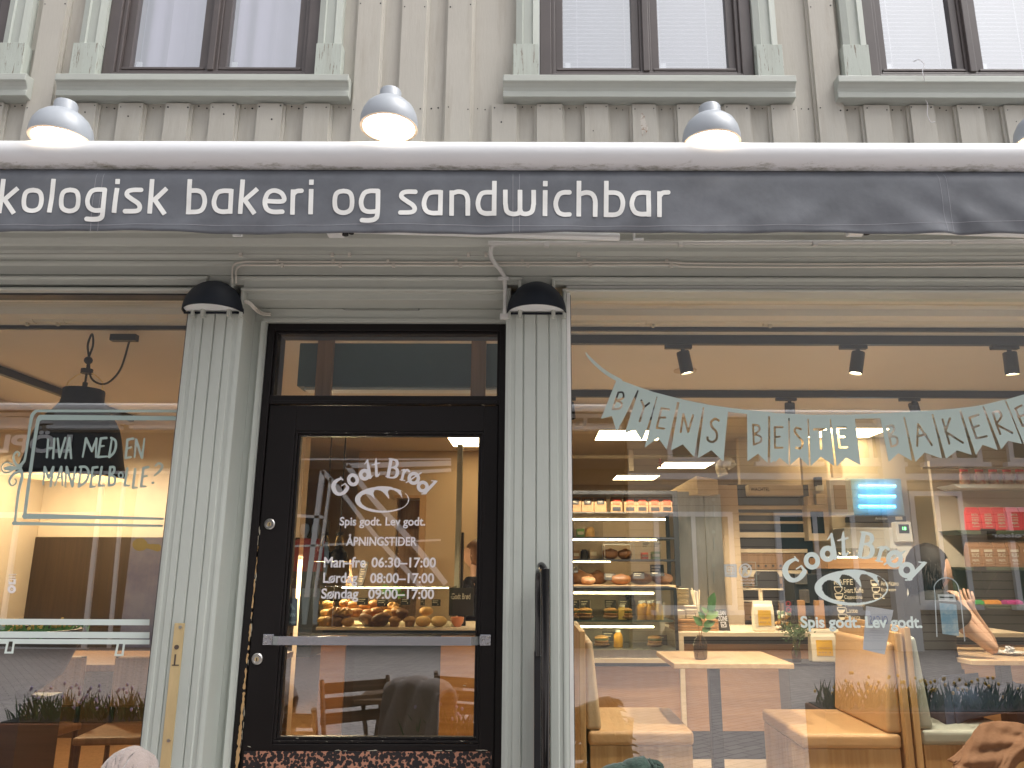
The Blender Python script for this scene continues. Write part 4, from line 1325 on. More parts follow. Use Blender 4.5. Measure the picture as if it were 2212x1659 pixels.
bar_(fB, (1548, 98), (1546, 323)); st(fB, [(1550, 182), (1595, 171), (1632, 184), (1649, 225), (1648, 306)], 5); bar_(fB, (1649, 235), (1648, 325))
bar_(fB, (1718, 98), (1716, 326)); st(fB, [(1718, 312), (1778, 311), (1808, 290), (1820, 240), (1808, 194), (1778, 175), (1720, 173)], 5)
bar_(fB, (1980, 162), (1980, 328)); st(fB, [(1978, 174), (1925, 174), (1892, 192), (1875, 246), (1890, 294), (1925, 312), (1978, 311)], 5)
bar_(fB, (2048, 165), (2046, 330)); st(fB, [(2102, 172), (2068, 175), (2050, 194)], 4)
LT.mesh('valance_lettering', M['print'], AW, on_valance(0.0020), run=2)
sn = Cut(-40, 360, 2260, 515, 0.8)
sn.stroke([(-30, 487.5, .5), (100, 489, .5), (330, 486, .5), (600, 488.5, .5), (800, 486, .5), (1106, 489, .5), (1400, 490, .5), (1600, 489, .5), (1800, 487, .5), (2000, 482, .5), (2250, 478, .5)])
for x in (208, 223, 1108, 1122, 2028, 2043):
    sn.stroke([(x, 372, .45), (x - (1106 - x) * 0.012 + (6 if x > 2000 else 0), 503, .45)])
sn.mesh('stitching', M['stitch'], AW, on_valance(0.0012), run=2)
# rolled canvas, folded arms, underside fittings
rl = MB().tube([(AX0 + 0.04, -0.14, 3.02), (AX1 - 0.04, -0.14, 3.02)], 0.055, 20)
rl.box(AX0 + 0.03, AX1 - 0.03, -0.085, -0.002, 2.93, 3.0)
rl.build('canvas_roll', M['fabric'], AW, smooth=True)
def arm(xa_, xb_, z):
    a = MB()
    a.tube([(xa_, -0.24, z), (xb_, -0.17, z)], 0.016, 12)
    a.box(xa_ - 0.05, xa_ + 0.012, -0.275, -0.215, z - 0.028, z + 0.026)
    a.mat(1).tube([(xa_ + 0.02, -0.245, z - 0.03), (xa_ + 0.02, -0.245, z + 0.03)], 0.013, 12)
    a.tube([(xa_ + 0.042, -0.24, z - 0.022), (xa_ + 0.042, -0.24, z + 0.026)], 0.010, 12)
    a.build('folding_arm', [M['diffuser'], M['black']], AW, bevel=0.003)
arm(P(735, 512, -0.24).x, P(1340, 512, -0.2).x, 2.765)
arm(P(1860, 507, -0.24).x, P(2350, 507, -0.2).x, 2.775)
for (px, py) in ((505, 511), (1370, 519)):
    q = P(px, py, -0.2)
    MB().tube([(q.x, -0.2, q.z + 0.03), (q.x, -0.2, q.z + 0.004), (q.x + 0.035, -0.21, q.z)], 0.006, 8).build('awning_hook', M['diffuser'], AW)

# wall lamps above the awning
def wall_lamp(px, py, label):
    q = P(px, py, -0.30)
    o = thing('wall_lamp', label, 'wall lamp', (q.x, 0.0, q.z), 'blue-grey lamps above the awning')
    x, z = q.x, q.z
    sh = MB()
    prof = [(0.110, 0.0), (0.112, 0.010), (0.111, 0.032), (0.105, 0.060), (0.092, 0.086), (0.070, 0.108), (0.044, 0.121), (0.043, 0.124), (0.042, 0.158), (0.039, 0.164), (0.0, 0.164)]
    sh.lathe(prof, (x, -0.30, z), 40)
    sh.mat(1).lathe([(0.112, 0.0), (0.101, -0.001), (0.098, 0.006), (0.096, 0.02)], (x, -0.30, z), 40)
    SH = sh.build('shade', [M['lamp_grey'], M['lamp_in']], o, smooth=True, auto=50)
    MB().lathe([(0.097, 0.012), (0.06, 0.007), (0.0, 0.005)], (x, -0.30, z), 32).build('glowing_disc', M['bulb'], o, smooth=True)
    ar = MB().tube(curve_pts([(x, -0.012, z + 0.03), (x, -0.10, z + 0.045), (x, -0.22, z + 0.075)], 6), 0.013, 12)
    ar.build('arm', M['lamp_grey'], o, smooth=True)
    MB().tube([(x, -0.024, z + 0.03), (x, -0.030, z + 0.03), (x, -0.062, z + 0.03)], [0.062, 0.062, 0.058], 28).build('wall_plate', M['lamp_grey'], o, smooth=True)
    return o
wall_lamp(131, 304, 'blue-grey bell lamp with visible wall plate above the leftmost letters of the awning')
wall_lamp(840, 277, 'blue-grey bell lamp showing its whole glowing disc between the first two full windows')
wall_lamp(1537, 312, 'blue-grey bell lamp half hidden by the awning bar under the window with blinds')
wall_lamp(2262, 306, 'blue-grey lamp at the right picture edge showing only its round wall plate')

# half-dome lamps on the pillars
def dome_lamp(px, label):
    q = P(px, 676, 0.0)
    x, z = q.x, 2.502
    o = thing('pillar_lamp', label, 'wall lamp', (x, 0, z), 'half-dome lamps on the pillars')
    Rr = 0.122
    d = MB()
    n, m = 30, 14
    for layer, rad in ((0, Rr), (1, Rr - 0.006)):
        b0 = len(d.v)
        for i in range(m + 1):
            th = (math.pi / 2) * i / m
            for k in range(n + 1):
                a = math.pi + math.pi * k / n
                d.v.append(Vector((x + rad * math.cos(th) * math.cos(a), -0.004 + rad * 0.98 * math.cos(th) * math.sin(a), z + rad * 1.08 * math.sin(th))))
        for i in range(m):
            for k in range(n):
                f = (b0 + i * (n + 1) + k, b0 + i * (n + 1) + k + 1, b0 + (i + 1) * (n + 1) + k + 1, b0 + (i + 1) * (n + 1) + k)
                d.face(f if layer == 0 else f[::-1])
        if layer == 1:
            for k in range(n):
                d.face((k, b0 + k, b0 + k + 1, k + 1))
    d.build('shade', M['lamp_black'], o, smooth=True, auto=60)
    e = MB()
    pts = [(x + (Rr - 0.008) * math.cos(math.pi + math.pi * k / n), -0.006 + (Rr - 0.008) * 0.98 * math.sin(math.pi + math.pi * k / n)) for k in range(n + 1)]
    e.prism(pts, z + 0.008, z + 0.014, 'z')
    e.build('opal_cover', M['diffuser'], o)
    MB().box(x - Rr, x + Rr, -0.0095, -0.002, z - 0.004, z + 0.003).build('back_rim', M['lamp_black'], o)
    return o
dome_lamp(463, 'black half-dome lamp on the pillar left of the door')
dome_lamp(1159, 'black half-dome lamp on the pillar right of the door')

# cables and conduit under the awning
def cable(name, label, pts, r, m, n=6, cat='cable', clips=()):
    cb = MB().tube(curve_pts(pts, n), r, 8)
    cb.mat(1)
    for c_ in clips:
        cb.cbox(c_, (0.012, 0.010, 0.016))
    return tag(cb.build(name, [m, M['cable']], None, smooth=True), label, cat)
yc = -0.040
def U(px, py, y=yc): return tuple(P(px, py, y))
cl1 = [U(x, 565) for x in (600, 720, 838, 985, 1128, 1262, 1440)]
cable('cable', 'upper cream cable of the pair along the frieze over the door', [U(502, 612), U(502, 585), U(506, 572), U(520, 566.5), U(560, 565), U(800, 566), U(1106, 566.5), U(1450, 566.5), U(1480, 568.5), U(1800, 570), U(2400, 566)], 0.0042, M['cable'], clips=cl1)
cl2 = [U(x, 573) for x in (610, 735, 850, 995, 1140, 1275, 1450)]
cable('cable', 'lower cream cable of the pair along the frieze over the door', [U(510, 612), U(510, 588), U(514, 578), U(526, 573), U(560, 572.5), U(800, 572.5), U(1106, 573), U(1440, 572.5), U(1490, 576), U(1800, 577), U(2400, 573)], 0.0042, M['cable'], clips=cl2)
for (dy, t) in ((0, 'upper'), (6, 'lower')):
    cable('cable', f'{t} short cream cable running from the left pillar lamp to the door head', [U(528, 650 + dy * .4, -0.02), U(540, 653 + dy * .8, -0.015), U(553, 666 + dy, 0.01), U(566, 675 + dy * .7, 0.11), U(585, 677 + dy * .6, 0.12)], 0.004, M['cable'])
cable('cable', 'grey painted cable along the bottom of the cornice', [U(-60, 549, -0.07), U(300, 548.5, -0.07), U(700, 550, -0.07), U(1106, 553, -0.07), U(1600, 556, -0.07), U(2300, 552, -0.07)], 0.003, M['cable_grey'], clips=[U(x, 550.5, -0.072) for x in (520, 718, 755, 1012, 1050, 1250)])
cd1 = MB().tube(curve_pts([U(2300, 521, -0.15), U(1700, 524, -0.15), U(1106, 525.5, -0.15), U(1080, 525.5, -0.15), U(1064, 531, -0.14), U(1060, 548, -0.12), U(1066, 565, -0.08), U(1080, 582, -0.055), U(1089, 600, -0.045), U(1091, 630, -0.035), U(1090, 678, -0.02)], 8), 0.0085, 12)
CD = thing('conduit', 'grey conduit pipe bending down beside the right pillar lamp', 'conduit', (0, -0.05, 2.6))
cd1.build('tube', M['conduit'], CD, smooth=True)
for (x, y, yy, d_) in ((1180, 530, -0.15, (0.022, 0.022, 0.014)), (1470, 529, -0.15, (0.022, 0.022, 0.014)), (1760, 528, -0.15, (0.022, 0.022, 0.014)), (2060, 525, -0.15, (0.022, 0.022, 0.014)), (1088, 602, -0.045, (0.045, 0.014, 0.016)), (1089, 684, -0.015, (0.034, 0.020, 0.024))):
    MB().cbox(P(x, y, yy), d_).build('saddle_clip', M['conduit'], CD, bevel=0.003)
# loose white string at the right window
cable('string', 'loose white string hanging from the right upper window over its sill', [U(1974, 133, -0.02), U(1986, 129, -0.06), U(1997, 140, -0.085), U(1993, 152, -0.088), U(1995, 165, -0.09), U(2002, 190, -0.05), U(1999, 212, -0.045), U(2004, 226, -0.04), U(2003, 245, -0.04), U(2010, 263, -0.04), U(2020, 263, -0.04)], 0.0016, M['paper'], cat='string')
# black pull handle standing at the right pillar
hx = P(1170, 1400, -0.10)
HD = thing('door_rail', 'tall black tubular rail bent over at the top beside the right window', 'hand rail', (P(1180, 1600, -0.12).x, -0.08, 0))
x0_, x1_ = P(1178, 1500, -0.16).x, P(1165, 1500, -0.05).x
ztop = P(1172, 1222, -0.10).z
MB().tube(curve_pts([(x0_, -0.15, 0.0), (x0_, -0.15, 0.6), (x0_, -0.15, ztop - 0.09), (x0_ - 0.001, -0.145, ztop - 0.03), (x0_ - 0.012, -0.11, ztop - 0.004), (x1_ + 0.006, -0.07, ztop - 0.012), (x1_, -0.045, ztop - 0.05), (x1_, -0.04, ztop - 0.20), (x1_, -0.035, ztop - 0.32)], 8), 0.0165, 16).build('tube', M['black_gloss'], HD, smooth=True)
bk = MB()
za_ = P(1165, 1420, -0.04).z
bk.box(x1_ - 0.018, x1_ + 0.014, -0.045, -0.014, za_ - 0.5, za_ + 0.02)
bk.mat(1).box(x1_ - 0.022, x1_ - 0.018, -0.02, -0.012, 0.1, za_ + 0.09)
bk.build('wall_bracket', [M['black'], M['cable']], HD, bevel=0.002)
# ================================================================== inside the bakery
FL, CE = 0.17, 2.75
M['dim_panel'] = wood('added_dark_boards', (0.026, 0.016, 0.009), (0.05, 0.03, 0.016), 'z', 0.5)  # near-black brown that stands in for the gloom of the left room
RX0, RX1, RY1 = -4.14, 4.9, 9.3
def part(mb, name, m, parent, **k): return mb.build(name, m, parent, **k)
MB().box(-1.5, RX1, 0.30, RY1, FL - 0.12, FL).build('shop_floor', M['floor'], BLD)
MB().box(RX0, -1.5, 0.30, RY1, FL - 0.12, FL).build('dark_floor', M['pine'], BLD)  # left floor coloured darker to keep that room dim
MB().box(RX0 + 0.003, -1.94, 3.53, 3.548, FL, 1.72).build('added_dark_panel', M['dim_panel'], BLD)  # dark sheet added to darken the lower partition wall
cb = MB().box(RX0, RX1, 0.16, RY1, CE, CE + 0.1)
cb.box(RX0, -1.186, 0.16, 0.30, 2.66, CE); cb.box(-1.186, -0.11, 0.26, 0.30, 2.51, CE); cb.box(-0.11, RX1, 0.16, 0.30, 2.66, CE)
cb.box(RX0, RX1, 0.66, 0.74, 2.715, CE - 0.001)
cb.build('shop_ceiling', M['ceil'], BLD)
wl = MB()
wl.box(RX0 - 0.12, RX0, 0.30, RY1, FL, CE)
wl.box(RX1, RX1 + 0.12, 0.30, RY1, FL, CE)
wl.box(RX0, RX1, RY1, RY1 + 0.12, FL, CE)
wl.build('shop_wall', M['plaster'], BLD)
MB().box(RX0 + 0.002, -1.95, 3.55, 3.70, FL, CE - 0.002).build('partition_wall', M['plaster'], BLD)
# tan kitchen wall with a dark service opening
kw = MB()
dx0, dx1 = P(852, 1180, 5.6).x, P(904, 1180, 5.6).x
dzt = P(870, 1076, 5.6).z
kw.box(-1.95, dx0, 5.6, 5.72, FL, CE - 0.002); kw.box(dx1, 0.25, 5.6, 5.72, FL, CE - 0.002); kw.box(dx0, dx1, 5.6, 5.72, dzt, CE - 0.002)
kw.build('kitchen_wall', M['tan_wall'], BLD)
of = MB(); of.box(dx1 - 0.0, dx1 + 0.07, 5.575, 5.6, FL, dzt + 0.03); of.box(dx0 - 0.02, dx1, 5.575, 5.6, dzt, dzt + 0.03)
of.build('opening_frame', M['leather'], BLD)
sh = MB()
z = FL + 0.6
while z < dzt - 0.35:
    sh.box(dx0 + 0.02, dx1 - 0.02, 5.69, 5.70, z, z + 0.035); z += 0.045
sh.box(dx0, dx1, 5.9, 5.95, FL, dzt)
sh.build('slatted_door', M['pine'], BLD)
# pale panelled back wall of the kitchen behind the counter
MB().box(2.05, RX1, 4.6, 4.7, FL, CE - 0.002).build('clad_wall', M['clap_in'] if 'clap_in' in M else M['plaster'], BLD)
MB().box(0.12, 0.22, 2.9, 5.6, FL, CE - 0.002).build('side_wall', M['tan_wall'], BLD)

# ---------------------------------------------------------------- ceiling services
def hpipe(y, z, x0, x1, label):
    o = thing('ceiling_pipe', label, 'pipe', ((x0 + x1) / 2, y, z))
    t = MB().tube([(x0, y, z), (x1, y, z)], 0.024, 14); t.build('tube', M['pipe'], o, smooth=True)
    for px in (1410, 1662) if x1 > 0 else (62, 128):
        x = P(px, 690, y).x
        cl_ = MB()
        cl_.tube([(x - 0.035, y, z), (x + 0.035, y, z)], 0.031, 14)
        cl_.box(x - 0.012, x + 0.012, y - 0.012, y + 0.012, z + 0.02, CE)
        cl_.ball((x, y - 0.005, z - 0.035), 0.012, 8, 6)
        cl_.build('collar', M['pipe'], o, smooth=True)
zp = P(1300, 690, 0.84).z
hpipe(0.84, zp, 0.0, 4.8, 'cream pipe under the ceiling just inside the right window')
hpipe(0.84, zp, P(50, 690, 0.84).x, -1.15, 'cream pipe under the ceiling just inside the left window')
def rail(pts, label):
    a, b2 = pts
    o = MB()
    d = 0.019
    if abs(a[0] - b2[0]) > abs(a[1] - b2[1]): o.box(a[0], b2[0], a[1] - d, a[1] + d, CE - 0.052, CE - 0.001)
    else: o.box(a[0] - d, a[0] + d, a[1], b2[1], CE - 0.052, CE - 0.001)
    return tag(o.build('light_track', M['track_black'], None, bevel=0.002), label, 'light track')
rail(((-0.1, 1.12), (4.8, 1.12)), 'black light track across the ceiling nearest the right window, carrying three lit spotlights')
rail(((0.12, 2.50), (4.8, 2.50)), 'black light track further inside the right window, partly behind the bunting')
rail(((-3.46, 0.7), (-3.46, 3.54)), 'black light track running back over the pendant in the left window')
MB_ = MB().box(0.0, 4.8, 0.955, 0.975, CE - 0.022, CE - 0.001).build('light_profile', M['track_black'], None)
tag(MB_, 'thin black strip on the ceiling just behind the cream pipe, right window', 'ceiling strip')
tag(MB().box(-4.1, -1.2, 0.955, 0.975, CE - 0.022, CE - 0.001).build('light_profile', M['track_black'], None), 'thin black strip on the ceiling just behind the cream pipe, left window', 'ceiling strip')

def spot(px, y, tx, ty, label, lit=True):
    x = P(px, 735 if y < 2 else 848, y).x
    o = thing('spotlight', label, 'spotlight', (x, y, CE - 0.052), 'black cylinder spotlights on the ceiling tracks')
    ad = MB().box(x - 0.10, x + 0.05, y - 0.016, y + 0.016, CE - 0.076, CE - 0.054)
    ad.tube([(x, y, CE - 0.076), (x, y, CE - 0.098)], 0.012, 10)
    ad.build('adapter', M['track_black'], o, bevel=0.002)
    d = Vector((tx, ty, -1)).normalized()
    q = Vector((0, 0, -1)).rotation_difference(d).to_matrix().to_4x4()
    c0 = Vector((x, y, CE - 0.100))
    h = MB().lathe([(0.0, 0.010), (0.034, 0.008), (0.036, 0.0), (0.036, -0.115), (0.0335, -0.117)], c0, 24, q)
    h.mat(1).lathe([(0.0335, -0.117), (0.029, -0.112), (0.027, -0.109)], c0, 24, q)
    h.build('housing', [M['track_black'], M['spot_in']], o, smooth=True, auto=40)
    MB().lathe([(0.028, -0.110), (0.0, -0.109)], c0, 20, q).build('lens', M['spot'] if lit else M['track_black'], o)
    if lit:
        l = bpy.data.lights.new('spot_beam', 'SPOT'); l.energy = SPOT_W; l.spot_size = R(95); l.spot_blend = 0.7; l.color = (1.0, 0.86, 0.69); l.shadow_soft_size = 0.03
        lo = bpy.data.objects.new('spot_beam', l); C.objects.link(lo); lo.parent = o
        lo.matrix_local = Matrix.Translation(c0 + d * 0.125 - Vector(o.location)) @ q
    return o
SPOT_W = 112.0
spot(1474, 1.12, 0.18, 0.05, 'lit black spotlight on the near track, above the first word of the bunting')
spot(1851, 1.12, -0.20, 0.05, 'lit black spotlight on the near track, middle one, above the gap in the bunting')
spot(2177, 1.12, 0.02, 0.05, 'lit black spotlight on the near track at the right picture edge')
spot(1229, 2.5, 0.15, 0.5, 'black spotlight at the left end of the far track beside the white window frame')
spot(1402, 2.5, 0.1, 0.5, 'black spotlight on the far track mostly hidden by the bunting')
spot(1704, 2.5, 0.10, 0.45, 'black spotlight on the far track above the letters BESTE')
spot(1970, 2.5, 0.42, 0.45, 'black spotlight on the far track tilted right above the letters BAKE')

def panel(x0, x1, y0, y1, label):
    o = thing('ceiling_light', label, 'ceiling light', ((x0 + x1) / 2, (y0 + y1) / 2, CE), 'square warm light panels in the ceiling')
    f = MB(); f.box(x0 - 0.015, x1 + 0.015, y0 - 0.015, y0, CE - 0.012, CE - 0.001); f.box(x0 - 0.015, x1 + 0.015, y1, y1 + 0.015, CE - 0.012, CE - 0.001)
    f.box(x0 - 0.015, x0, y0, y1, CE - 0.012, CE - 0.001); f.box(x1, x1 + 0.015, y0, y1, CE - 0.012, CE - 0.001)
    f.build('frame', M['ceil'], o)
    MB().box(x0, x1, y0, y1, CE - 0.009, CE - 0.002).build('diffuser', M['panel'], o)
panel(0.63, 1.27, 4.15, 4.75, 'square warm ceiling panel behind the left end of the bunting')
panel(1.63, 2.25, 6.44, 7.06, 'square warm ceiling panel under the word BYENS, the nearer of two')
panel(1.19, 1.80, 7.86, 8.47, 'square warm ceiling panel farthest back, above the bread fridge')
panel(2.72, 3.32, 4.0, 4.55, 'square warm ceiling panel behind the word BESTE')
panel(-0.85, -0.35, 4.6, 5.2, 'square warm ceiling panel seen at the top of the door glass')
# sprinkler pipe, speaker grille and detector on the ceiling
sp = thing('sprinkler_pipe', 'cream sprinkler pipe across the ceiling behind the bunting, with a red sprinkler head', 'pipe', (1.5, 5.4, 2.68))
MB().tube([(0.24, 5.4, 2.66), (4.8, 5.4, 2.66)], 0.022, 12).build('tube', M['pipe'], sp, smooth=True)
q = P(1398, 1180 / 1.0 * 0 + 1010 * 0 + 0 + 965, 5.4)
hd_ = MB().tube([(1.40, 5.4, 2.64), (1.40, 5.4, 2.60), (1.40, 5.4, 2.55)], [0.016, 0.012, 0.014], 10); hd_.tube([(1.40, 5.4, 2.60), (1.40, 5.4, 2.595)], 0.03, 12)
hd_.build('sprinkler_head', mat('red_sprinkler', (0.35, 0.05, 0.03), 0.4), sp, smooth=True)
MB().box(1.05, 1.10, 5.36, 5.39, 2.50, CE - 0.001).build('hanger', M['pipe'], sp)
sd_ = MB().lathe([(0.055, 0.0), (0.055, -0.02), (0.04, -0.045), (0.0, -0.047)], (0.42, 3.75, CE - 0.001), 20).build('smoke_detector', M['ceil'], None, smooth=True)
tag(sd_, 'round cream smoke detector on the ceiling at the left end of the bunting', 'smoke detector')
q = H(1478, 797, CE)
tag(MB().lathe([(0.075, 0.0), (0.075, -0.006), (0.06, -0.010), (0.0, -0.010)], (1.0, 1.9, CE - 0.001), 24).build('ceiling_speaker', mat('ceiling_grille', (0.50, 0.40, 0.30), 0.8), None, smooth=True), 'flat round speaker grille in the ceiling between the two tracks', 'speaker')

# ---------------------------------------------------------------- pendant in the left window
def pendant(x, y, ztop, zrim, r, label, energy, cordz=CE):
    o = thing('pendant_lamp', label, 'pendant lamp', (x, y, zrim))
    h = ztop - zrim
    prof = [(0.38 * r, h), (0.40 * r, h * 0.985), (0.40 * r, h * 0.88), (0.42 * r, h * 0.83), (0.52 * r, h * 0.75), (0.66 * r, h * 0.66), (0.76 * r, h * 0.56), (0.82 * r, h * 0.44), (0.87 * r, h * 0.30), (0.93 * r, h * 0.14), (1.0 * r, 0)]
    s = MB().lathe([(0.0, h)] + prof, (x, y, zrim), 44)
    s.mat(1).lathe([(p[0] - 0.005, p[1] - 0.004) for p in prof][::-1], (x, y, zrim), 44)
    s.build('shade', [M['lamp_black'], M['shade_in']], o, smooth=True, auto=50)
    c = MB()
    c.tube([(x, y, ztop - 0.01), (x, y, cordz - 0.12)], 0.006, 8)
    c.tube([(x, y, ztop - 0.02), (x, y, ztop + 0.04)], 0.013, 12)
    c.tube([(x, y, ztop + 0.09), (x, y, ztop + 0.115)], 0.030, 14)
    c.ball((x, y, cordz - 0.15), 0.022, 10, 8)
    c.build('cord', M['black'], o, smooth=True)
    br_ = MB().tube(curve_pts([(x - 0.38 * r, y, ztop - 0.005), (x - 0.34 * r, y, ztop + 0.05), (x, y, ztop + 0.10), (x + 0.34 * r, y, ztop + 0.05), (x + 0.38 * r, y, ztop - 0.005)], 6), 0.003, 6)
    br_.build('wire_bracket', M['brass'], o, smooth=True)
    MB().ball((x, y, zrim + h * 0.42), 0.05, 14, 10).build('bulb', M['pend_bulb'], o, smooth=True)
    l = bpy.data.lights.new('lamp_light', 'POINT'); l.energy = energy; l.color = (1.0, 0.76, 0.48); l.shadow_soft_size = 0.06
    lo = bpy.data.objects.new('lamp_light', l); C.objects.link(lo); lo.parent = o; lo.location = (0, 0, h * 0.15)
    return o
M['shade_in'] = mat('cream_shade_inside', (0.48, 0.38, 0.24), 0.6)
M['pend_bulb'] = emit('warm_bulb', (1.0, 0.70, 0.36), 3.0)
YP = 1.05
pz1, pz0 = P(190, 842, YP).z, P(160, 1031, YP).z
px_ = P(160, 1000, YP).x
PEN = pendant(px_, YP, pz1, pz0, (P(262, 1031, YP).x - P(52, 1031, YP).x) / 2, 'large black bell-shaped pendant lamp hanging in the left window', 9, CE - 0.02)
cc = MB().tube(curve_pts([(px_, YP, CE - 0.16), (px_ + 0.03, YP, CE - 0.27), (px_ + 0.11, YP, CE - 0.30), (px_ + 0.18, YP, CE - 0.22), (px_ + 0.21, YP, CE - 0.06)], 8), 0.0055, 8)
cc.tube(curve_pts([(px_, YP, CE - 0.15), (px_ - 0.015, YP, CE - 0.08), (px_, YP, CE - 0.02), (px_ + 0.014, YP, CE - 0.08), (px_, YP, CE - 0.15)], 6), 0.0055, 8)
cc.box(px_ + 0.11, px_ + 0.25, YP - 0.02, YP + 0.02, CE - 0.06, CE - 0.024)
cc.build('looped_cord', M['black'], PEN, smooth=True)
q = P(150, 940, 2.7)
pendant(q.x, 2.7, q.z + 0.12, q.z - 0.12, 0.15, 'added black pendant lamp hidden behind the large one to brighten the left room', 90)  # unseen lamp added to light the left wall and partition
Y2 = 3.6
for (x, t) in ((700, 'left'), (731, 'right')):
    a, b2 = P(x, 1212, Y2), P(x, 1180, Y2)
    pendant(a.x, Y2, b2.z, a.z, 0.085, f'small black pendant lamp over the pastry counter, {t} of the pair seen through the door', 55)

# sign box behind the transom, held by two pine battens
sb_ = thing('sign_box', 'dark teal grey sign box seen from behind through the transom', 'sign box', (-0.6, 0.5, 2.3))
a, b2 = P(641, 834, 0.55), P(1100, 742, 0.55)
bx = MB().box(a.x, b2.x + 0.1, 0.55, 0.67, a.z, b2.z)
bx.build('casing', M['teal'], sb_, bevel=0.003)
MB().box(a.x + 0.03, b2.x, 0.57, 0.65, a.z - 0.012, a.z - 0.001).build('lower_edge', M['diffuser'], sb_)
for (p0, p1, t) in ((682, 716, 'left'), (1017, 1049, 'right')):
    x0, x1 = P(p0, 800, 0.50).x, P(p1, 800, 0.50).x
    tag(MB().box(x0, x1, 0.505, 0.535, 2.10, 2.74).build('batten', M['pine'], None, bevel=0.002), f'stained pine batten before the teal sign box, {t} of two in the transom', 'batten')
# ================================================================== counters, fridge, goods
def W(px, py, y): return P(px, py, y)
ZC = 1.03                                        # counter level
# service counter on the right
CT = thing('service_counter', 'service counter with pale plywood edge and orange brown front, right of the glass case', 'counter', (1.6, 3.0, FL))
yc0 = 2.85
x0, x1 = W(1466, 1366, yc0).x, 3.6
MB().box(x0, x1, yc0, yc0 + 0.75, ZC - 0.03, ZC).build('top', M['birch'], CT, bevel=0.002)
MB().box(x0, x0 + 0.035, yc0, yc0 + 0.7, FL, ZC - 0.03).build('end_panel', M['birch'], CT, bevel=0.002)
MB().box(x0 + 0.035, x1, yc0 + 0.02, yc0 + 0.7, FL + 0.19, ZC - 0.085).build('front_panel', M['oak_front'], CT)
MB().box(x0 + 0.035, x1, yc0 + 0.05, yc0 + 0.7, FL, FL + 0.188).build('kick_board', M['black'], CT)
MB().box(x0 + 0.035, x1, yc0 + 0.06, yc0 + 0.7, ZC - 0.085, ZC - 0.03).build('shadow_gap', M['black'], CT)
# chilled glass case with wooden base
CS = thing('glass_case', 'low chilled glass case with sandwiches and juice, under the bread shelves', 'display case', (0.7, 3.0, FL))
cx0, cx1 = 0.24, W(1464, 1330, yc0).x
zt_, zb_ = W(1350, 1269, yc0).z, W(1350, 1404, yc0).z
fr = MB()
fr.box(cx0, cx1, yc0, yc0 + 0.6, zt_ - 0.018, zt_)
for x in (cx0, cx1 - 0.022): 
    for y in (yc0, yc0 + 0.58): fr.box(x, x + 0.022, y, y + 0.02, zb_, zt_ - 0.018)
fr.build('frame', M['black'], CS, bevel=0.002)
g = MB().mat(1).box(cx0 + 0.022, cx1 - 0.022, yc0 + 0.005, yc0 + 0.011, zb_, zt_ - 0.018); g.mi[2] = 0
g.build('front_pane', [M['case_glass'], M['inner']], CS)
zs1 = W(1350, 1337, yc0 + 0.2).z
MB().box(cx0 + 0.022, cx1 - 0.022, yc0 + 0.06, yc0 + 0.55, zs1 - 0.012, zs1).build('shelf', M['teal_glass'] if 'teal_glass' in M else M['diffuser'], CS)
MB().box(cx0, cx1, yc0 + 0.56, yc0 + 0.58, zb_, zt_ - 0.018).build('back_wall', M['plaster'], CS)
for (py, yy) in ((1281, yc0 + 0.06), (1354, yc0 + 0.08)):
    z = W(1350, py, yy).z
    MB().tube([(cx0 + 0.03, yy, z), (W(1412, py, yy).x, yy, z)], 0.006, 8).build('tube_light', M['tube'], CS)
bs_ = MB().box(cx0, cx1, yc0 + 0.01, yc0 + 0.6, zb_ - 0.09, zb_); bs_.build('plinth', M['steel_z'], CS)
zl = W(1350, 1428, yc0).z
MB().box(cx0, cx1, yc0 - 0.01, yc0 + 0.6, zl - 0.012, zl + 0.016).build('ply_edge', M['birch'], CS)
MB().box(cx0, cx1, yc0 + 0.02, yc0 + 0.6, FL + 0.19, zl - 0.04).build('wooden_base', M['oak_front'], CS)
MB().box(cx0, cx1, yc0 + 0.05, yc0 + 0.6, FL, FL + 0.188).build('kick_board', M['black'], CS)
MB().box(cx0, cx1, yc0 + 0.04, yc0 + 0.6, zl - 0.04, zl - 0.012).build('shadow_gap', M['black'], CS)
# bread shelving
yf = 3.25
BF = thing('bread_shelving', 'tall black framed lit shelving with bread and coffee bags, above the glass case', 'shelving', (0.7, 3.5, FL))
fx0, fx1 = 0.24, W(1467, 1160, yf).x
zT, zB = W(1350, 1060, yf).z, W(1350, 1266, yf).z
fr = MB()
fr.box(fx0, fx1, yf, yf + 0.45, zT - 0.03, zT)
fr.box(fx1 - 0.04, fx1, yf, yf + 0.03, zB, zT - 0.03); fr.box(fx1 - 0.03, fx1, yf + 0.42, yf + 0.45, zB, zT - 0.03)
fr.box(fx0, fx0 + 0.03, yf, yf + 0.45, zB, zT - 0.03)
fr.build('frame', M['black'], BF, bevel=0.002)
ZSH = {}
for k, py in (('bags', 1106), ('mid', 1160), ('low', 1208), ('base', 1264)):
    z = W(1350, py, yf).z
    ZSH[k] = z
    MB().box(fx0 + 0.03, fx1 - 0.04, yf + 0.004, yf + 0.42, z - (0.016 if k != 'bags' else 0.008), z).build('shelf', M['oak_x'] if k == 'base' else (M['black'] if k != 'bags' else M['steel_z']), BF)
for (py, x1_) in ((1122, 1437), (1166, 1418), (1213, 1318)):
    z = W(1350, py, yf + 0.03).z
    MB().tube([(fx0 + 0.035, yf + 0.03, z), (W(x1_, py, yf + 0.03).x, yf + 0.03, z)], 0.006, 8).build('tube_light', M['tube'], BF)
MB().box(fx0 + 0.03, fx0 + 0.36, yf + 0.40, yf + 0.42, zB, zT - 0.2).build('back_panel', M['leather_b'], BF)
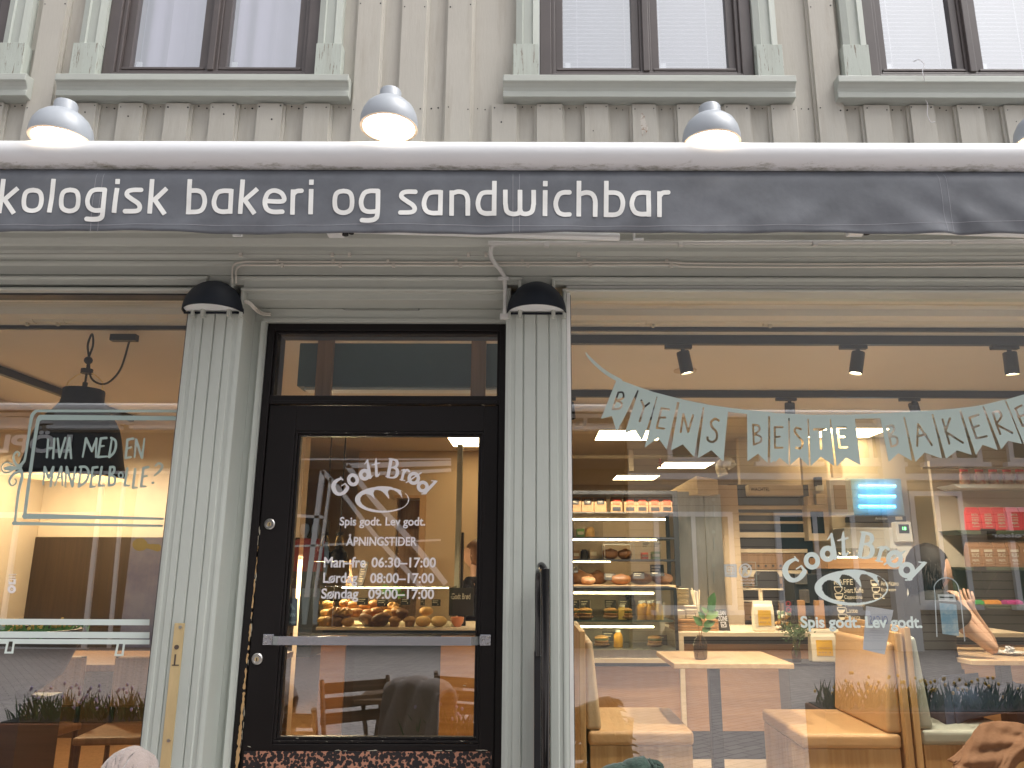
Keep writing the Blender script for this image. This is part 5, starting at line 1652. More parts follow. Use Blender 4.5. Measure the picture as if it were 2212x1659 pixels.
# bags on the top shelf
def bag(name, x, y, z, w_, h_, d_, m, label, cat, lab=None, labm=None, window=False, group=None, rz=0.0):
    o = thing(name, label, cat, (x, y, z), group, rz)
    b = MB()
    rr_ = random.Random(int(x * 1000) + int(z * 77))
    base = [(-w_ / 2, -d_ / 2), (w_ / 2, -d_ / 2), (w_ / 2, d_ / 2), (-w_ / 2, d_ / 2)]
    rings_ = []
    for (t, sw_, sd) in ((0.0, 0.96, 0.95), (0.04, 1.0, 1.0), (0.55, 1.0, 0.92), (0.80, 0.99, 0.62), (0.90, 0.98, 0.25), (1.0, 0.97, 0.08)):
        rings_.append([(px * sw_ + rr_.uniform(-.002, .002), py * sd + rr_.uniform(-.002, .002), h_ * t) for (px, py) in base])
    for ri in rings_:
        b.v += [Vector(p) for p in ri]
    for i in range(len(rings_) - 1):
        for k in range(4):
            b.face((i * 4 + k, i * 4 + (k + 1) % 4, i * 4 + 4 + (k + 1) % 4, i * 4 + 4 + k))
    b.face((3, 2, 1, 0)); b.face([(len(rings_) - 1) * 4 + k for k in range(4)])
    # vertices are local to the thing
    me = bpy.data.meshes.new('body'); me.from_pydata([tuple(v) for v in b.v], [], b.f); me.update()
    link(me, 'body', o, m, bevel=min(w_, d_) * 0.10, seg=2)
    def face_rect(nm, u0, u1, t0, t1, mm, off=0.0016):
        f = MB().box(w_ * u0, w_ * u1, -d_ * 0.5 - off - 0.0006, -d_ * 0.5 - off, h_ * t0, h_ * t1)
        me2 = bpy.data.meshes.new(nm); me2.from_pydata([tuple(v) for v in f.v], [], f.f); me2.update()
        return link(me2, nm, o, mm)
    if lab: face_rect('label', *lab, labm)
    if window: face_rect('window', -0.34, 0.34, 0.10, 0.34, M['ink'])
    o['_w'], o['_h'], o['_d'] = w_, h_, d_
    return o
def bag_text(o, s, u0, u1, t0, t1, m, bold=0.02):
    w_, h_, d_ = o['_w'], o['_h'], o['_d']
    y = o.location.y - d_ * 0.5 - 0.0030
    x = o.location.x
    return text_on('lettering', s, m, o, (x + w_ * u0, y, o.location.z + h_ * t0), (x + w_ * u1, y, o.location.z + h_ * t1), bold)
yb_ = yf + 0.10
for i, cx in enumerate((253, 362, 473, 612, 730, 835, 945, 1050)):
    px = (2150 + cx * 0.45208) / 1.82278
    q = W(px, 1104, yb_)
    tone = M['kraft_lt'] if i < 6 else M['kraft']
    red = i >= 3
    nm = ['first', 'second', 'third', 'fourth', 'fifth', 'sixth', 'seventh', 'eighth'][i]
    o = bag('coffee_bag', q.x, yb_, ZSH['bags'] + 0.001, 0.098, 0.128, 0.06, tone, f'kraft coffee bag with {"orange red" if red else "black"} label on the top bread shelf, {nm} from the left', 'coffee bag',
            (-0.30, 0.30, 0.50, 0.84), M['red_label'] if red else M['slate'], window=(i >= 3), group='kraft coffee bags on the top shelf')
    if not red:
        for k in range(3):
            t = MB().box(-0.022, 0.018, -0.0325, -0.0322, 0.075 + k * 0.011, 0.078 + k * 0.011)
            me2 = bpy.data.meshes.new('label_lines'); me2.from_pydata([tuple(v) for v in t.v], [], t.f); link(me2, 'label_lines', o, M['chalk'])
# loaves
def lump(name, x, y, z, sx, sy, sz, m, label, cat, group=None, rz=0.0, slash=True, seed=1):
    rr_ = random.Random(seed)
    o = thing(name, label, cat, (x, y, z), group, rz)
    b = MB().ball((0, 0, sz * 0.92), 1.0, 22, 14, (sx, sy, sz))
    for i, v in enumerate(b.v):
        n = math.sin(v.x / sx * 4 + seed) * 0.05 + math.sin(v.y / sy * 5 + seed * 2) * 0.04
        if slash: n += 0.10 * max(0, v.z - sz) / sz * math.cos(v.x / sx * 7 + v.y / sy * 2)
        b.v[i] = Vector((v.x * (1 + n), v.y * (1 + n), max(0.0, v.z * (1 + n * 0.6))))
    me = bpy.data.meshes.new('crust'); me.from_pydata([tuple(v) for v in b.v], [], b.f); me.update()
    link(me, 'crust', o, m, smooth=True, auto=180)
    return o
zbl = ZSH['base'] + 0.001
for i, (px, py, sx, sz, mm, rz, lab) in enumerate(((1255, 1248, 0.13, 0.055, 'loaf', -0.5, 'long floured loaf leaning left on the lowest bread shelf'), (1296, 1240, 0.075, 0.055, 'loaf', 0.2, 'round floured loaf behind the small bun on the lowest bread shelf'), (1270, 1262, 0.055, 0.034, 'loaf', 0.1, 'small split bun at the front left of the lowest bread shelf'),
                                                     (1340, 1264, 0.080, 0.044, 'bun_dk', 0.0, 'shiny dark rye loaf in the middle of the lowest bread shelf'), (1390, 1250, 0.10, 0.05, 'loaf', 0.2, 'crusty loaf right of the rye loaf on the lowest bread shelf'), (1437, 1255, 0.085, 0.048, 'loaf', -0.2, 'dark crusty loaf at the right end of the lowest bread shelf'))):
    lump('bread_loaf', W(px, py, yf + 0.12).x, yf + (0.09 if py > 1258 else 0.25), zbl, sx, 0.065, sz, M[mm], lab, 'loaf', 'loaves on the lowest bread shelf', rz, seed=i + 2)
for i, px in enumerate((1320, 1352)):
    lump('bread_loaf', W(px, 1215, yf + 0.2).x, yf + 0.25, ZSH['low'] + 0.001, 0.06, 0.05, 0.045, M['bun_dk'], f'dark sandwich loaf in the glass box, {("left", "right")[i]} of the two', 'loaf', seed=i + 11)
gb = thing('glass_box', 'upright clear glass box with dark loaves in the bread shelving', 'glass box', (W(1338, 1200, yf + .12).x, yf + 0.2, ZSH['low']))
a, b2 = W(1307, 1230, yf + 0.1), W(1369, 1175, yf + 0.1)
e = MB()
zz0 = ZSH['low'] + 0.001; zz1 = b2.z
for x in (a.x, b2.x):
    for y in (yf + 0.1, yf + 0.3): e.tube([(x, y, zz0), (x, y, zz1)], 0.004, 6)
for y in (yf + 0.1, yf + 0.3): e.tube([(a.x, y, zz1), (b2.x, y, zz1)], 0.004, 6)
e.build('edges', M['chrome'], gb)
def card(px, py, y, w_, h_, label, lines=2, tilt=0.25, price=None, group='black price cards'):
    q = W(px, py, y)
    o = thing('price_card', label, 'price card', (q.x, y, q.z - h_ / 2), group)
    b = MB().hexa([(q.x - w_ / 2, y, q.z - h_ / 2), (q.x + w_ / 2, y, q.z - h_ / 2), (q.x + w_ / 2, y + 0.002, q.z - h_ / 2), (q.x - w_ / 2, y + 0.002, q.z - h_ / 2),
                   (q.x - w_ / 2, y + h_ * tilt, q.z + h_ / 2), (q.x + w_ / 2, y + h_ * tilt, q.z + h_ / 2), (q.x + w_ / 2, y + h_ * tilt + 0.002, q.z + h_ / 2), (q.x - w_ / 2, y + h_ * tilt + 0.002, q.z + h_ / 2)])
    b.build('board', M['slate'], o)
    t = MB()
    for k in range(lines):
        zz = q.z + h_ * (0.28 - 0.26 * k)
        yy = y + (zz - (q.z - h_ / 2)) * tilt - 0.002
        t.box(q.x - w_ * 0.40, q.x + w_ * (0.25 - 0.12 * k), yy - 0.0006, yy, zz - h_ * 0.045, zz + h_ * 0.045)
    if price:
        yy = y + h_ * 0.2 * tilt - 0.002
        t.box(q.x + w_ * 0.18, q.x + w_ * 0.24, yy - 0.0006, yy, q.z - h_ * 0.35, q.z - h_ * 0.12)
    t.build('chalk_lines', M['chalk'], o)
    return o
for (px, py, y, w_, h_, lab) in ((1236, 1230, yf + 0.05, .09, .05, 'black price card by the long loaf at the left of the lowest bread shelf'), (1318, 1246, yf + 0.05, .09, .05, 'black price card before the rye loaf in the bread shelving'), (1420, 1232, yf + 0.06, .11, .09, 'large black info card standing among the loaves at the right'), (1380, 1243, yf + .06, .09, .05, 'small black price card right of the rye loaf')):
    card(px, py, y, w_, h_, lab, 3 if h_ > .06 else 2)
for (px, py, y, w_, h_, lab) in ((1240, 1306, yc0 + .24, .085, .065, 'black price card at the left end of the upper case shelf'), (1264, 1305, yc0 + .24, .075, .065, 'black price card second from the left on the upper case shelf'), (1319, 1305, yc0 + .24, .085, .06, 'black price card over the wrapped sandwich in the case'), (1349, 1305, yc0 + .24, .085, .065, 'black price card beside the juice bottles in the case'),
                                   (1316, 1375, yc0 + .18, .10, .07, 'black price card on the case floor left of the juice'), (1427, 1383, yc0 + .18, .10, .07, 'black price card on the case floor at the right')):
    card(px, py, y, w_, h_, lab, 3)
def sandwich(px, py, y, label, paper=True, z=None):
    q = W(px, py, y)
    z = q.z if z is None else z
    o = thing('sandwich', label, 'sandwich', (q.x, y, z), 'paper wrapped sandwiches in the case')
    for (dz, m_, nm, sx) in ((0.018, 'kraft_lt', 'wrapper', 1.0), (0.040, 'bun', 'bread', 0.9), (0.054, 'leaf', 'filling', 0.86), (0.066, 'bun_lt', 'top_bread', 0.88)):
        b = MB().ball((0, 0, dz), 1.0, 16, 8, (0.062 * sx, 0.05 * sx, 0.018))
        me = bpy.data.meshes.new(nm); me.from_pydata([tuple(v) for v in b.v], [], b.f); link(me, nm, o, M[m_], smooth=True, auto=180)
    return o
for (px, lab) in ((1236, 'wrapped sandwich at the left end of the upper case shelf'), (1264, 'wrapped sandwich second from the left on the upper case shelf'), (1320, 'wrapped sandwich in the middle of the upper case shelf'), (1351, 'wrapped sandwich beside the bottles on the upper case shelf')):
    sandwich(px, 1332, yc0 + 0.14, lab, z=zs1 + 0.001)
for (px, lab) in ((1300, 'sandwich in pink paper on the case floor left of the juice'), (1415, 'sandwich in pink paper on the case floor at the right')):
    q = W(px, 1395, yc0 + 0.2)
    sandwich(px, 1395, yc0 + 0.2, lab, z=zb_ + 0.001)
def bottle(px, y, z, h_, r, m, label, cap='white'):
    x = W(px, 1320, y).x
    o = thing('juice_bottle', label, 'bottle', (x, y, z), 'bottles of juice in the case')
    MB().lathe([(0, 0.0), (r, 0.0), (r, h_ * 0.62), (r * 0.9, h_ * 0.72), (r * 0.55, h_ * 0.82), (r * 0.5, h_ * 0.86)], (x, y, z), 18).build('body', m, o, smooth=True)
    MB().lathe([(r * 0.62, h_ * 0.86), (r * 0.62, h_), (0, h_)], (x, y, z), 16).build('cap', M[cap], o, smooth=True)
    return o
for i, (px, yy, lab) in enumerate(((1385, .12, 'juice bottle with white cap, front left of the group'), (1404, .12, 'juice bottle with white cap, front middle of the group'), (1424, .12, 'pale juice bottle with white cap, front right of the group'), (1393, .22, 'juice bottle with white cap, back left of the group'), (1412, .22, 'juice bottle with white cap, back right of the group'))):
    bottle(px, yc0 + yy, zs1 + 0.001, 0.135, 0.030, M['juice'] if i != 2 else M['custard'], 'orange ' + lab)
for i, px in enumerate((1356, 1366)):
    bottle(px, yc0 + 0.30 + 0.02 * i, zs1 + 0.001, 0.17, 0.026, M['black'], f'dark bottle with black cap behind the round jar, {("left", "right")[i]} one', 'black')
bottle(1344, yc0 + 0.13, zs1 + 0.001, 0.105, 0.033, M['custard'], 'round yellow jar on the upper case shelf next to the dark bottles', 'white')
bottle(1334, yc0 + 0.18, zb_ + 0.001, 0.125, 0.034, M['juice'], 'orange juice bottle with white cap on the case floor', 'white')
# kitchen stores glimpsed through the shelving
for (k, px0, px1, py0, py1, m_, nm, cat, lab) in (('mid', 1246, 1262, 1134, 1154, 'herb', 'carton', 'carton', 'small green carton at the left end behind the second bread shelf'), (('mid'), 1264, 1284, 1130, 1154, 'bun_lt', 'storage_jar', 'jar', 'round tan storage jar at the left end behind the second bread shelf'),
        ('low', 1238, 1252, 1186, 1205, 'kraft', 'carton', 'carton', 'brown carton at the left end of the third bread shelf'), ('low', 1254, 1270, 1184, 1205, 'slate', 'storage_jar', 'jar', 'dark storage jar left of the glass box on the third bread shelf'), ('low', 1274, 1290, 1182, 1205, 'leather_b', 'carton', 'carton', 'tan carton next to the glass box on the third bread shelf'),
        ('low', 1388, 1408, 1170, 1186, 'cream_paper', 'paper_card', 'card', 'white printed card pinned behind the third bread shelf, left of two'), ('low', 1413, 1432, 1170, 1186, 'cream_paper', 'paper_card', 'card', 'white printed card pinned behind the third bread shelf, right of two'), ('low', 1386, 1400, 1190, 1205, 'red_label', 'carton', 'carton', 'small red carton at the right end of the third bread shelf'), ('low', 1408, 1426, 1188, 1205, 'leaf_lt', 'carton', 'carton', 'pale green carton at the right end of the third bread shelf')):
    y_ = yf + 0.30
    a, b2 = W(px0, py1, y_), W(px1, py0, y_)
    z_ = ZSH[k] + 0.001
    if nm == 'storage_jar':
        r_ = (b2.x - a.x) / 2
        o = MB().lathe([(0, 0), (r_, 0), (r_, (b2.z - a.z) * .8), (r_ * .7, (b2.z - a.z) * .92), (r_ * .7, b2.z - a.z), (0, b2.z - a.z)], ((a.x + b2.x) / 2, y_, z_), 18).build(nm, M[m_], None, smooth=True)
    elif nm == 'paper_card':
        o = MB().box(a.x, b2.x, y_ + .06, y_ + .063, a.z, b2.z); o.mat(1); 
        for kk_ in range(3): o.box(a.x + .01, b2.x - .012 * (1 + kk_), y_ + .0585, y_ + .0595, b2.z - .014 - kk_ * .012, b2.z - .009 - kk_ * .012)
        o = o.build(nm, [M[m_], M['ink']], None)
    else:
        o = MB().box(a.x, b2.x, y_, y_ + .06, z_, z_ + b2.z - a.z); o.mat(1).box(a.x + .006, b2.x - .006, y_ - .0012, y_ - .0004, z_ + (b2.z - a.z) * .35, z_ + (b2.z - a.z) * .7)
        o = o.build(nm, [M[m_], M['chalk']], None, bevel=.002)
    tag(o, lab, cat)
# ---------------------------------------------------------------- things on the counter
zc = ZC + 0.001
yk = yc0 + 0.22
pl = thing('plate_stack', 'tall stack of cream plates at the left end of the counter', 'plates', (W(1470, 1300, yk + .1).x, yk + .12, zc))
b = MB()
for k in range(16): b.lathe([(0.02, 0.0), (0.055, 0.004), (0.062, 0.010), (0.055, 0.0085), (0, 0.006)], (W(1472, 1300, yk + .12).x, yk + .12, ZC + 0.10 + k * 0.0125), 20)
b.box(W(1456, 1300, yk).x, W(1488, 1300, yk).x, yk + 0.05, yk + 0.19, zc, zc + 0.10)
b.build('plates', M['napkin'], pl, smooth=True)
def slab_stack(name, px0, px1, y, n, t, d_, m, label, cat, z0=zc, jit=0.003):
    a, b2 = W(px0, 1350, y).x, W(px1, 1350, y).x
    o = thing(name, label, cat, ((a + b2) / 2, y, z0))
    b = MB(); rr_ = random.Random(4)
    for k in range(n):
        j = rr_.uniform(-jit, jit)
        b.box(a + j, b2 + j, y + j, y + d_ + j, z0 + k * t, z0 + (k + 0.86) * t)
    b.build('stack', m, o, bevel=min(0.003, t * 0.2))
    return o
zt4 = W(1500, 1338, yk).z
slab_stack('tray_stack', 1459, 1553, yk - 0.12, 4, 0.021, 0.28, M['oak_front'], 'stack of four brown wooden trays on the counter', 'trays')
ztr = zc + 4 * 0.021
slab_stack('napkin_stack', 1460, 1481, yk - 0.05, 14, 0.0042, 0.10, M['napkin'], 'short stack of cream napkins on the trays, the left one', 'napkins', ztr)
slab_stack('napkin_stack', 1484, 1509, yk - 0.04, 20, 0.0045, 0.10, M['napkin'], 'taller leaning stack of cream napkins on the trays, the right one', 'napkins', ztr, 0.006)
sx_ = W(1508, 1320, yk + .08).x
st_ = thing('straw_glass', 'glass of pale paper straws behind the napkins', 'straws', (sx_, yk + 0.08, ztr))
b = MB(); rr_ = random.Random(8)
for k in range(9):
    dx, dy = rr_.uniform(-.05, .015), rr_.uniform(-.02, .02)
    b.tube([(sx_ + dx * .1, yk + .08 + dy * .3, ztr), (sx_ + dx, yk + .08 + dy, ztr + 0.20 + rr_.uniform(-.01, .015))], 0.0055, 7)
b.build('straws', M['napkin'], st_)
MB().lathe([(0.0, 0.0), (0.03, 0.0), (0.034, 0.09), (0.031, 0.09), (0.028, 0.004)], (sx_, yk + .08, ztr), 16).build('glass', M['case_glass'], st_, smooth=True)
# clean zone sign
a, b2 = W(1556, 1359, yk - .1), W(1577, 1359, yk - .1)
cs_ = thing('counter_sign', 'leaning black CLEAN ZONE sign with a tick box, on the counter by the trays', 'sign', (a.x, yk - 0.1, zc))
top = W(1561, 1317, yk - .1).z
xa_, xb_ = W(1553, 1359, yk - .1).x, W(1578, 1359, yk - .1).x
sh_ = W(1546, 1317, yk - .1).x - xa_
MB().hexa([(xa_, yk - .1, zc), (xb_, yk - .1, zc), (xb_, yk - .094, zc), (xa_, yk - .094, zc), (xa_ + sh_, yk - .05, top), (xb_ + sh_, yk - .05, top), (xb_ + sh_, yk - .044, top), (xa_ + sh_, yk - .044, top)]).build('board', M['slate'], cs_)
def sheared(s, px0, px1, py0, py1, y, m, parent, bold=0.015):
    return text_on('lettering', s, m, parent, W(px0, py1, y), W(px1, py0, y), bold)
sheared('CLEAN', 1547, 1567, 1319, 1329, yk - .106, M['paper'], cs_)
sheared('ZONE', 1551, 1571, 1330.5, 1341, yk - .106, M['paper'], cs_)
tk = Cut(1550, 1340, 1575, 1360, 0.35)
tk.stroke([(1557, 1344, .7), (1567, 1344, .7), (1569, 1354, .7), (1559, 1354.5, .7), (1557, 1344, .7)]); tk.stroke([(1560, 1348, .6), (1562, 1352, .6), (1567, 1345, .6)])
tk.mesh('tick_box', M['paper'], cs_, on_plane(yk - .106))
def label_bag(px0, px1, py0, py1, y, z, label):
    a, b2 = W(px0, py1, y), W(px1, py0, y)
    o = bag('coffee_bag', (a.x + b2.x) / 2, y + 0.045, z, b2.x - a.x, b2.z - a.z, 0.08, M['cream_paper'], label, 'coffee bag', (-0.32, 0.32, 0.20, 0.70), M['yellow'])
    t = MB(); w_, h_ = b2.x - a.x, b2.z - a.z
    for (u0, u1, q, hh) in ((-.06, .06, .66, .008), (-.26, .26, .46, .01), (-.24, .22, .44, .006), (-.20, .18, .425, .005), (-.24, -.16, .29, .035), (-.11, -.05, .29, .035), (0.0, 0.06, .29, .035), (.18, .24, .29, .035), (-.12, .12, .23, .006)):
        t.box(w_ * u0, w_ * u1, -0.0431, -0.0428, h_ * q, h_ * (q + hh))
    me2 = bpy.data.meshes.new('label_lines'); me2.from_pydata([tuple(v) for v in t.v], [], t.f); link(me2, 'label_lines', o, M['leather'])
    return o
label_bag(1632, 1671, 1295, 1361, yc0 + 0.05, zc, 'cream coffee bag with yellow label standing on the counter')
# wire basket of small things, with a red ring tag
bxk = W(1698, 1350, yk - .05).x
bk = thing('wire_basket', 'round black wire basket full of small wrapped sweets on the counter', 'basket', (bxk, yk, zc))
b = MB()
for k in range(18):
    a_ = 2 * math.pi * k / 18
    b.tube(curve_pts([(bxk + 0.055 * math.cos(a_), yk + 0.055 * math.sin(a_), zc), (bxk + 0.09 * math.cos(a_), yk + 0.09 * math.sin(a_), zc + 0.07), (bxk + 0.085 * math.cos(a_), yk + 0.085 * math.sin(a_), zc + 0.16), (bxk + 0.08 * math.cos(a_), yk + 0.08 * math.sin(a_), zc + 0.21)], 3), 0.0022, 5)
for (r, z) in ((0.055, 0.002), (0.09, 0.07), (0.08, 0.21)):
    b.tube([(bxk + r * math.cos(2 * math.pi * k / 24), yk + r * math.sin(2 * math.pi * k / 24), zc + z) for k in range(24)], 0.0028, 5, close=True)
b.build('wires', M['black'], bk)
b = MB(); rr_ = random.Random(9)
for k in range(46):
    a_, r = rr_.uniform(0, 6.28), rr_.uniform(0, 0.066)
    b.mat(k % 3).ball((bxk + r * math.cos(a_), yk + r * math.sin(a_), zc + 0.015 + rr_.uniform(0, .11)), 0.016, 7, 5, jit=.2, rng=rr_)
b.build('sweets', [M['bun_lt'], M['leaf_lt'], M['cream_paper']], bk)
rt = MB()
for dz in (0.150, 0.195): rt.lathe([(0.012, -0.003), (0.020, -0.003), (0.020, 0.003), (0.012, 0.003), (0.012, -0.003)], (bxk + 0.012, yk - 0.10, zc + dz), 18, Matrix.Rotation(math.pi / 2, 4, 'X'))
rt.build('red_tag', mat('red_ring_tag', (0.30, 0.04, 0.04), 0.5), bk)
# coffee grinder
gx0, gx1 = W(1640, 1260, yk + .2).x, W(1685, 1260, yk + .2).x
gr = thing('coffee_grinder', 'black coffee grinder with dark hopper behind the yellow label bag', 'coffee grinder', ((gx0 + gx1) / 2, yk + .25, zc))
z0, z1 = W(1660, 1271, yk + .2).z, W(1660, 1234, yk + .2).z
MB().prism([(gx0, z0), (gx1, z0), (gx1, z1 - 0.03), (gx1 - 0.02, z1), (gx0 + 0.02, z1), (gx0, z1 - 0.03)], yk + .2, yk + .34, 'y').build('hopper', M['black'], gr, bevel=0.004)
MB().box(gx0 + 0.03, gx1 - 0.02, yk + .21, yk + .33, zc, z0).build('body', M['black_gloss'], gr, bevel=0.006)
MB().box(gx0, gx0 + 0.02, yk + .2, yk + .24, zc, z0).build('stand', M['birch'], gr)
MB().box(gx0, gx1, yk + .19, yk + .2, z0 - 0.012, z0).build('ledge', M['birch'], gr)
# coffee machine with chalked menu on its back
mx0, mx1 = W(1797, 1300, yk + .1).x, W(1962, 1300, yk + .1).x
mz0, mz1 = zc, W(1850, 1226, yk + .1).z
CM = thing('coffee_machine', 'long black coffee machine with wooden top and chalked coffee menu on its back', 'coffee machine', ((mx0 + mx1) / 2, yk + .2, zc))
MB().box(mx0 - 0.0, mx1, yk + .1, yk + .50, mz0, mz1 - 0.012).build('back_board', M['slate'], CM, bevel=0.004)
ztm = W(1850, 1205, yk + .1).z
MB().box(mx0 - 0.01, mx1, yk + .09, yk + .5, mz1 - 0.010, ztm).build('wooden_top', M['oak_front'], CM, bevel=0.003)
MB().tube([(mx0, yk + .10, ztm + 0.004), (W(1857, 1205, yk + .1).x, yk + .10, ztm + 0.004)], 0.004, 6).build('tube_light', M['tube'], CM)
sx0 = W(1724, 1300, yk + .1).x
MB().box(sx0, mx0 - 0.002, yk + .16, yk + .45, mz0, W(1760, 1240, yk + .1).z).build('side_body', M['black'], CM, bevel=0.006)
for (a, b2) in ((1726, 1741), (1762, 1782)):
    MB().box(W(a, 1300, yk + .1).x, W(b2, 1300, yk + .1).x, yk + .12, yk + .155, zc, W(1750, 1297, yk + .1).z).build('wooden_handle', M['oak_front'], CM, bevel=0.004)
for (px0, px1, py0, py1) in ((1733, 1754, 1274, 1302), (1726, 1752, 1240, 1262)):
    MB().box(W(px0, 1300, yk + .1).x, W(px1, 1300, yk + .1).x, yk + .145, yk + .158, W(1740, py1, yk + .1).z, W(1740, py0, yk + .1).z).build('steel_plate', M['steel_z'], CM, bevel=0.002)
yt = yk + 0.0965
cr = lambda x, y: ((3000 + x * 0.46655) / 1.82278, (1900 + y * 0.46655) / 1.82278)
def mt(s, x0, x1, y0, y1):
    a, b2 = cr(x0, y1), cr(x1, y0)
    text_on('menu_lettering', s, M['chalk'], CM, P(a[0], a[1], yt), P(b2[0], b2[1], yt), 0.0)
mt('KAFFE', 610, 765, 815, 862); mt('Svart Kaffe', 695, 852, 885, 932); mt('Cappuccino', 697, 845, 950, 992); mt('Flat white', 705, 862, 1015, 1045); mt('Latte', 714, 805, 1060, 1100); mt('Mocca', 722, 828, 1118, 1155)
mt('Americano', 1005, 1150, 830, 870); mt('Espresso', 1010, 1130, 890, 925); mt('E', 1018, 1035, 950, 980)
mc = Cut(*[v for v in (1800, 1230)], 1950, 1350, 0.45)
for (x, y, fill) in ((645, 905, 0), (650, 962, .55), (658, 1018, .5), (670, 1078, .6), (678, 1135, .45), (952, 850, .45), (962, 908, .25), (972, 965, .3)):
    w_ = 34
    pts = [cr(x - w_, y - 24), cr(x + w_, y - 24), cr(x + w_ - 6, y + 4), cr(x + 14, y + 22), cr(x - 14, y + 22), cr(x - w_ + 6, y + 4)]
    mc.stroke([(*p, 0.75) for p in pts + pts[:1]])
    if fill:
        yy = y + 22 - 46 * fill
        mc.poly([cr(x - w_ + 3, yy), cr(x + w_ - 3, yy), cr(x + w_ - 8, y + 4), cr(x + 14, y + 21), cr(x - 14, y + 21), cr(x - w_ + 8, y + 4)])
mc.mesh('menu_cups', M['chalk'], CM, on_plane(yt))
# glasses lying on the machine
for i, px in enumerate((1815, 1838, 1856, 1893, 1912, 1932)):
    x = W(px, 1200, yk + .2).x
    t = ('first', 'second', 'third', 'fourth', 'fifth', 'sixth')[i]
    g = MB().lathe([(0.0, 0.0), (0.026, 0.002), (0.034, 0.03), (0.040, 0.075), (0.037, 0.075), (0.030, 0.03), (0.0, 0.006)], (x, yk + .2 + 0.03 * (i % 2), ztm + 0.001), 18)
    tag(g.build('drinking_glass', M['cup_glass'], None, smooth=True), f'{t} clear glass from the left on top of the coffee machine', 'glass', 'glasses on the coffee machine')
# ================================================================== kitchen wall on the right: ovens, hood, insect lamp, shelves
yk2 = 4.35                                       # depth of the things along the clad wall
def bxp(px0, px1, py0, py1, y0, y1, mb=None):
    a, b2 = W(px0, py1, y0), W(px1, py0, y0)
    return (mb or MB()).box(a.x, b2.x, y0, y1, a.z, b2.z)
# deck oven tower with control column
OV = thing('deck_oven', 'stacked bakery deck oven with cream trims and black doors behind the counter', 'oven', (W(1670, 1200, 4.1).x, 4.2, FL))
bxp(1590, 1746, 1047, 1352, 4.12, 4.5).build('body', M['black_gloss'], OV, bevel=0.004)
for (p0, p1) in ((1092, 1100), (1108, 1113), (1126, 1131), (1150, 1161), (1186, 1194), (1232, 1246), (1270, 1275), (1297, 1300)):
    bxp(1592, 1744, p0, p1, 4.095, 4.118).build('trim', M['birch'], OV, bevel=0.002)
for (p0, p1) in ((1195, 1230), (1248, 1268), (1302, 1340)):
    bxp(1600, 1738, p0, p1, 4.105, 4.118).build('deck_door', M['pine'], OV, bevel=0.002)
kn = MB()
for py in (1222, 1263, 1333):
    for k in range(6):
        q = W(1606 + k * 16, py, 4.1); kn.tube([(q.x, 4.09, q.z), (q.x, 4.105, q.z)], 0.010, 10)
kn.build('knobs', M['black'], OV)
hb = bxp(1618, 1734, 1047, 1070, 4.0, 4.11).build('hood_band', M['birch'], OV, bevel=0.004)
text_px('maker_lettering', 'WACHTEL', M['ink'], hb, 1622, 1662, 1053, 1061, 3.998, 0.02)
cc_ = bxp(1748, 1787, 1092, 1168, 3.98, 4.11).build('control_column', M['birch'], OV, bevel=0.004)
bxp(1754, 1778, 1105, 1152, 3.974, 3.979).build('screen', M['black_gloss'], cc_)
bxp(1746, 1752, 1072, 1092, 3.99, 4.1).build('vent_stub', M['birch'], OV)
# steel proving cabinet and extractor hood left of the oven
PV = thing('proving_cabinet', 'tall brushed steel cabinet with round locks left of the oven', 'steel cabinet', (W(1520, 1200, 4.0).x, 4.1, FL))
bxp(1470, 1532, 1062, 1352, 3.95, 4.4).build('body', M['steel_z'], PV, bevel=0.004)
bxp(1534, 1556, 1068, 1352, 3.93, 4.4).build('door_edge', M['steel_z'], PV, bevel=0.004)
lk = MB()
for py in (1079, 1149, 1222):
    q = W(1541, py, 3.93); lk.tube([(q.x, 3.925, q.z), (q.x, 3.93, q.z)], 0.016, 14)
    lk.box(q.x - 0.006, q.x + 0.006, 3.92, 3.93, q.z - 0.15, q.z - 0.05)
lk.build('lock', M['chrome'], PV)
bxp(1558, 1592, 1048, 1352, 3.98, 4.4).build('side_panel', M['tan_wall'], PV, bevel=0.003)
HO = thing('extractor_hood', 'cream extractor hood with sloping side above the steel cabinet', 'hood', (W(1500, 1050, 3.8).x, 4.0, 1.9))
a, b2, c_ = W(1507, 1068, 3.8), W(1550, 1030, 3.8), W(1440, 1066, 4.3)
MB().hexa([(a.x, 3.8, a.z), (b2.x, 3.8, a.z), (b2.x, 4.4, a.z), (c_.x, 4.4, a.z), (a.x, 3.8, b2.z + 0.01), (b2.x, 3.8, W(1550, 1036, 3.8).z), (b2.x, 4.4, b2.z), (c_.x, 4.4, a.z + 0.06)]).build('canopy', M['birch'], HO, bevel=0.004)
dq = [W(1562, 1028, 4.0), W(1556, 1010, 4.0), W(1563, 1000, 4.05), W(1575, 999, 4.1), W(1583, 1010, 4.1)]
dp = curve_pts([tuple(v) for v in dq], 8)
rad = [0.045 + 0.005 * math.sin(i * 2.2) for i in range(len(dp))]
MB().tube(dp, rad, 14).build('flexible_duct', M['white'], HO, smooth=True, auto=60)
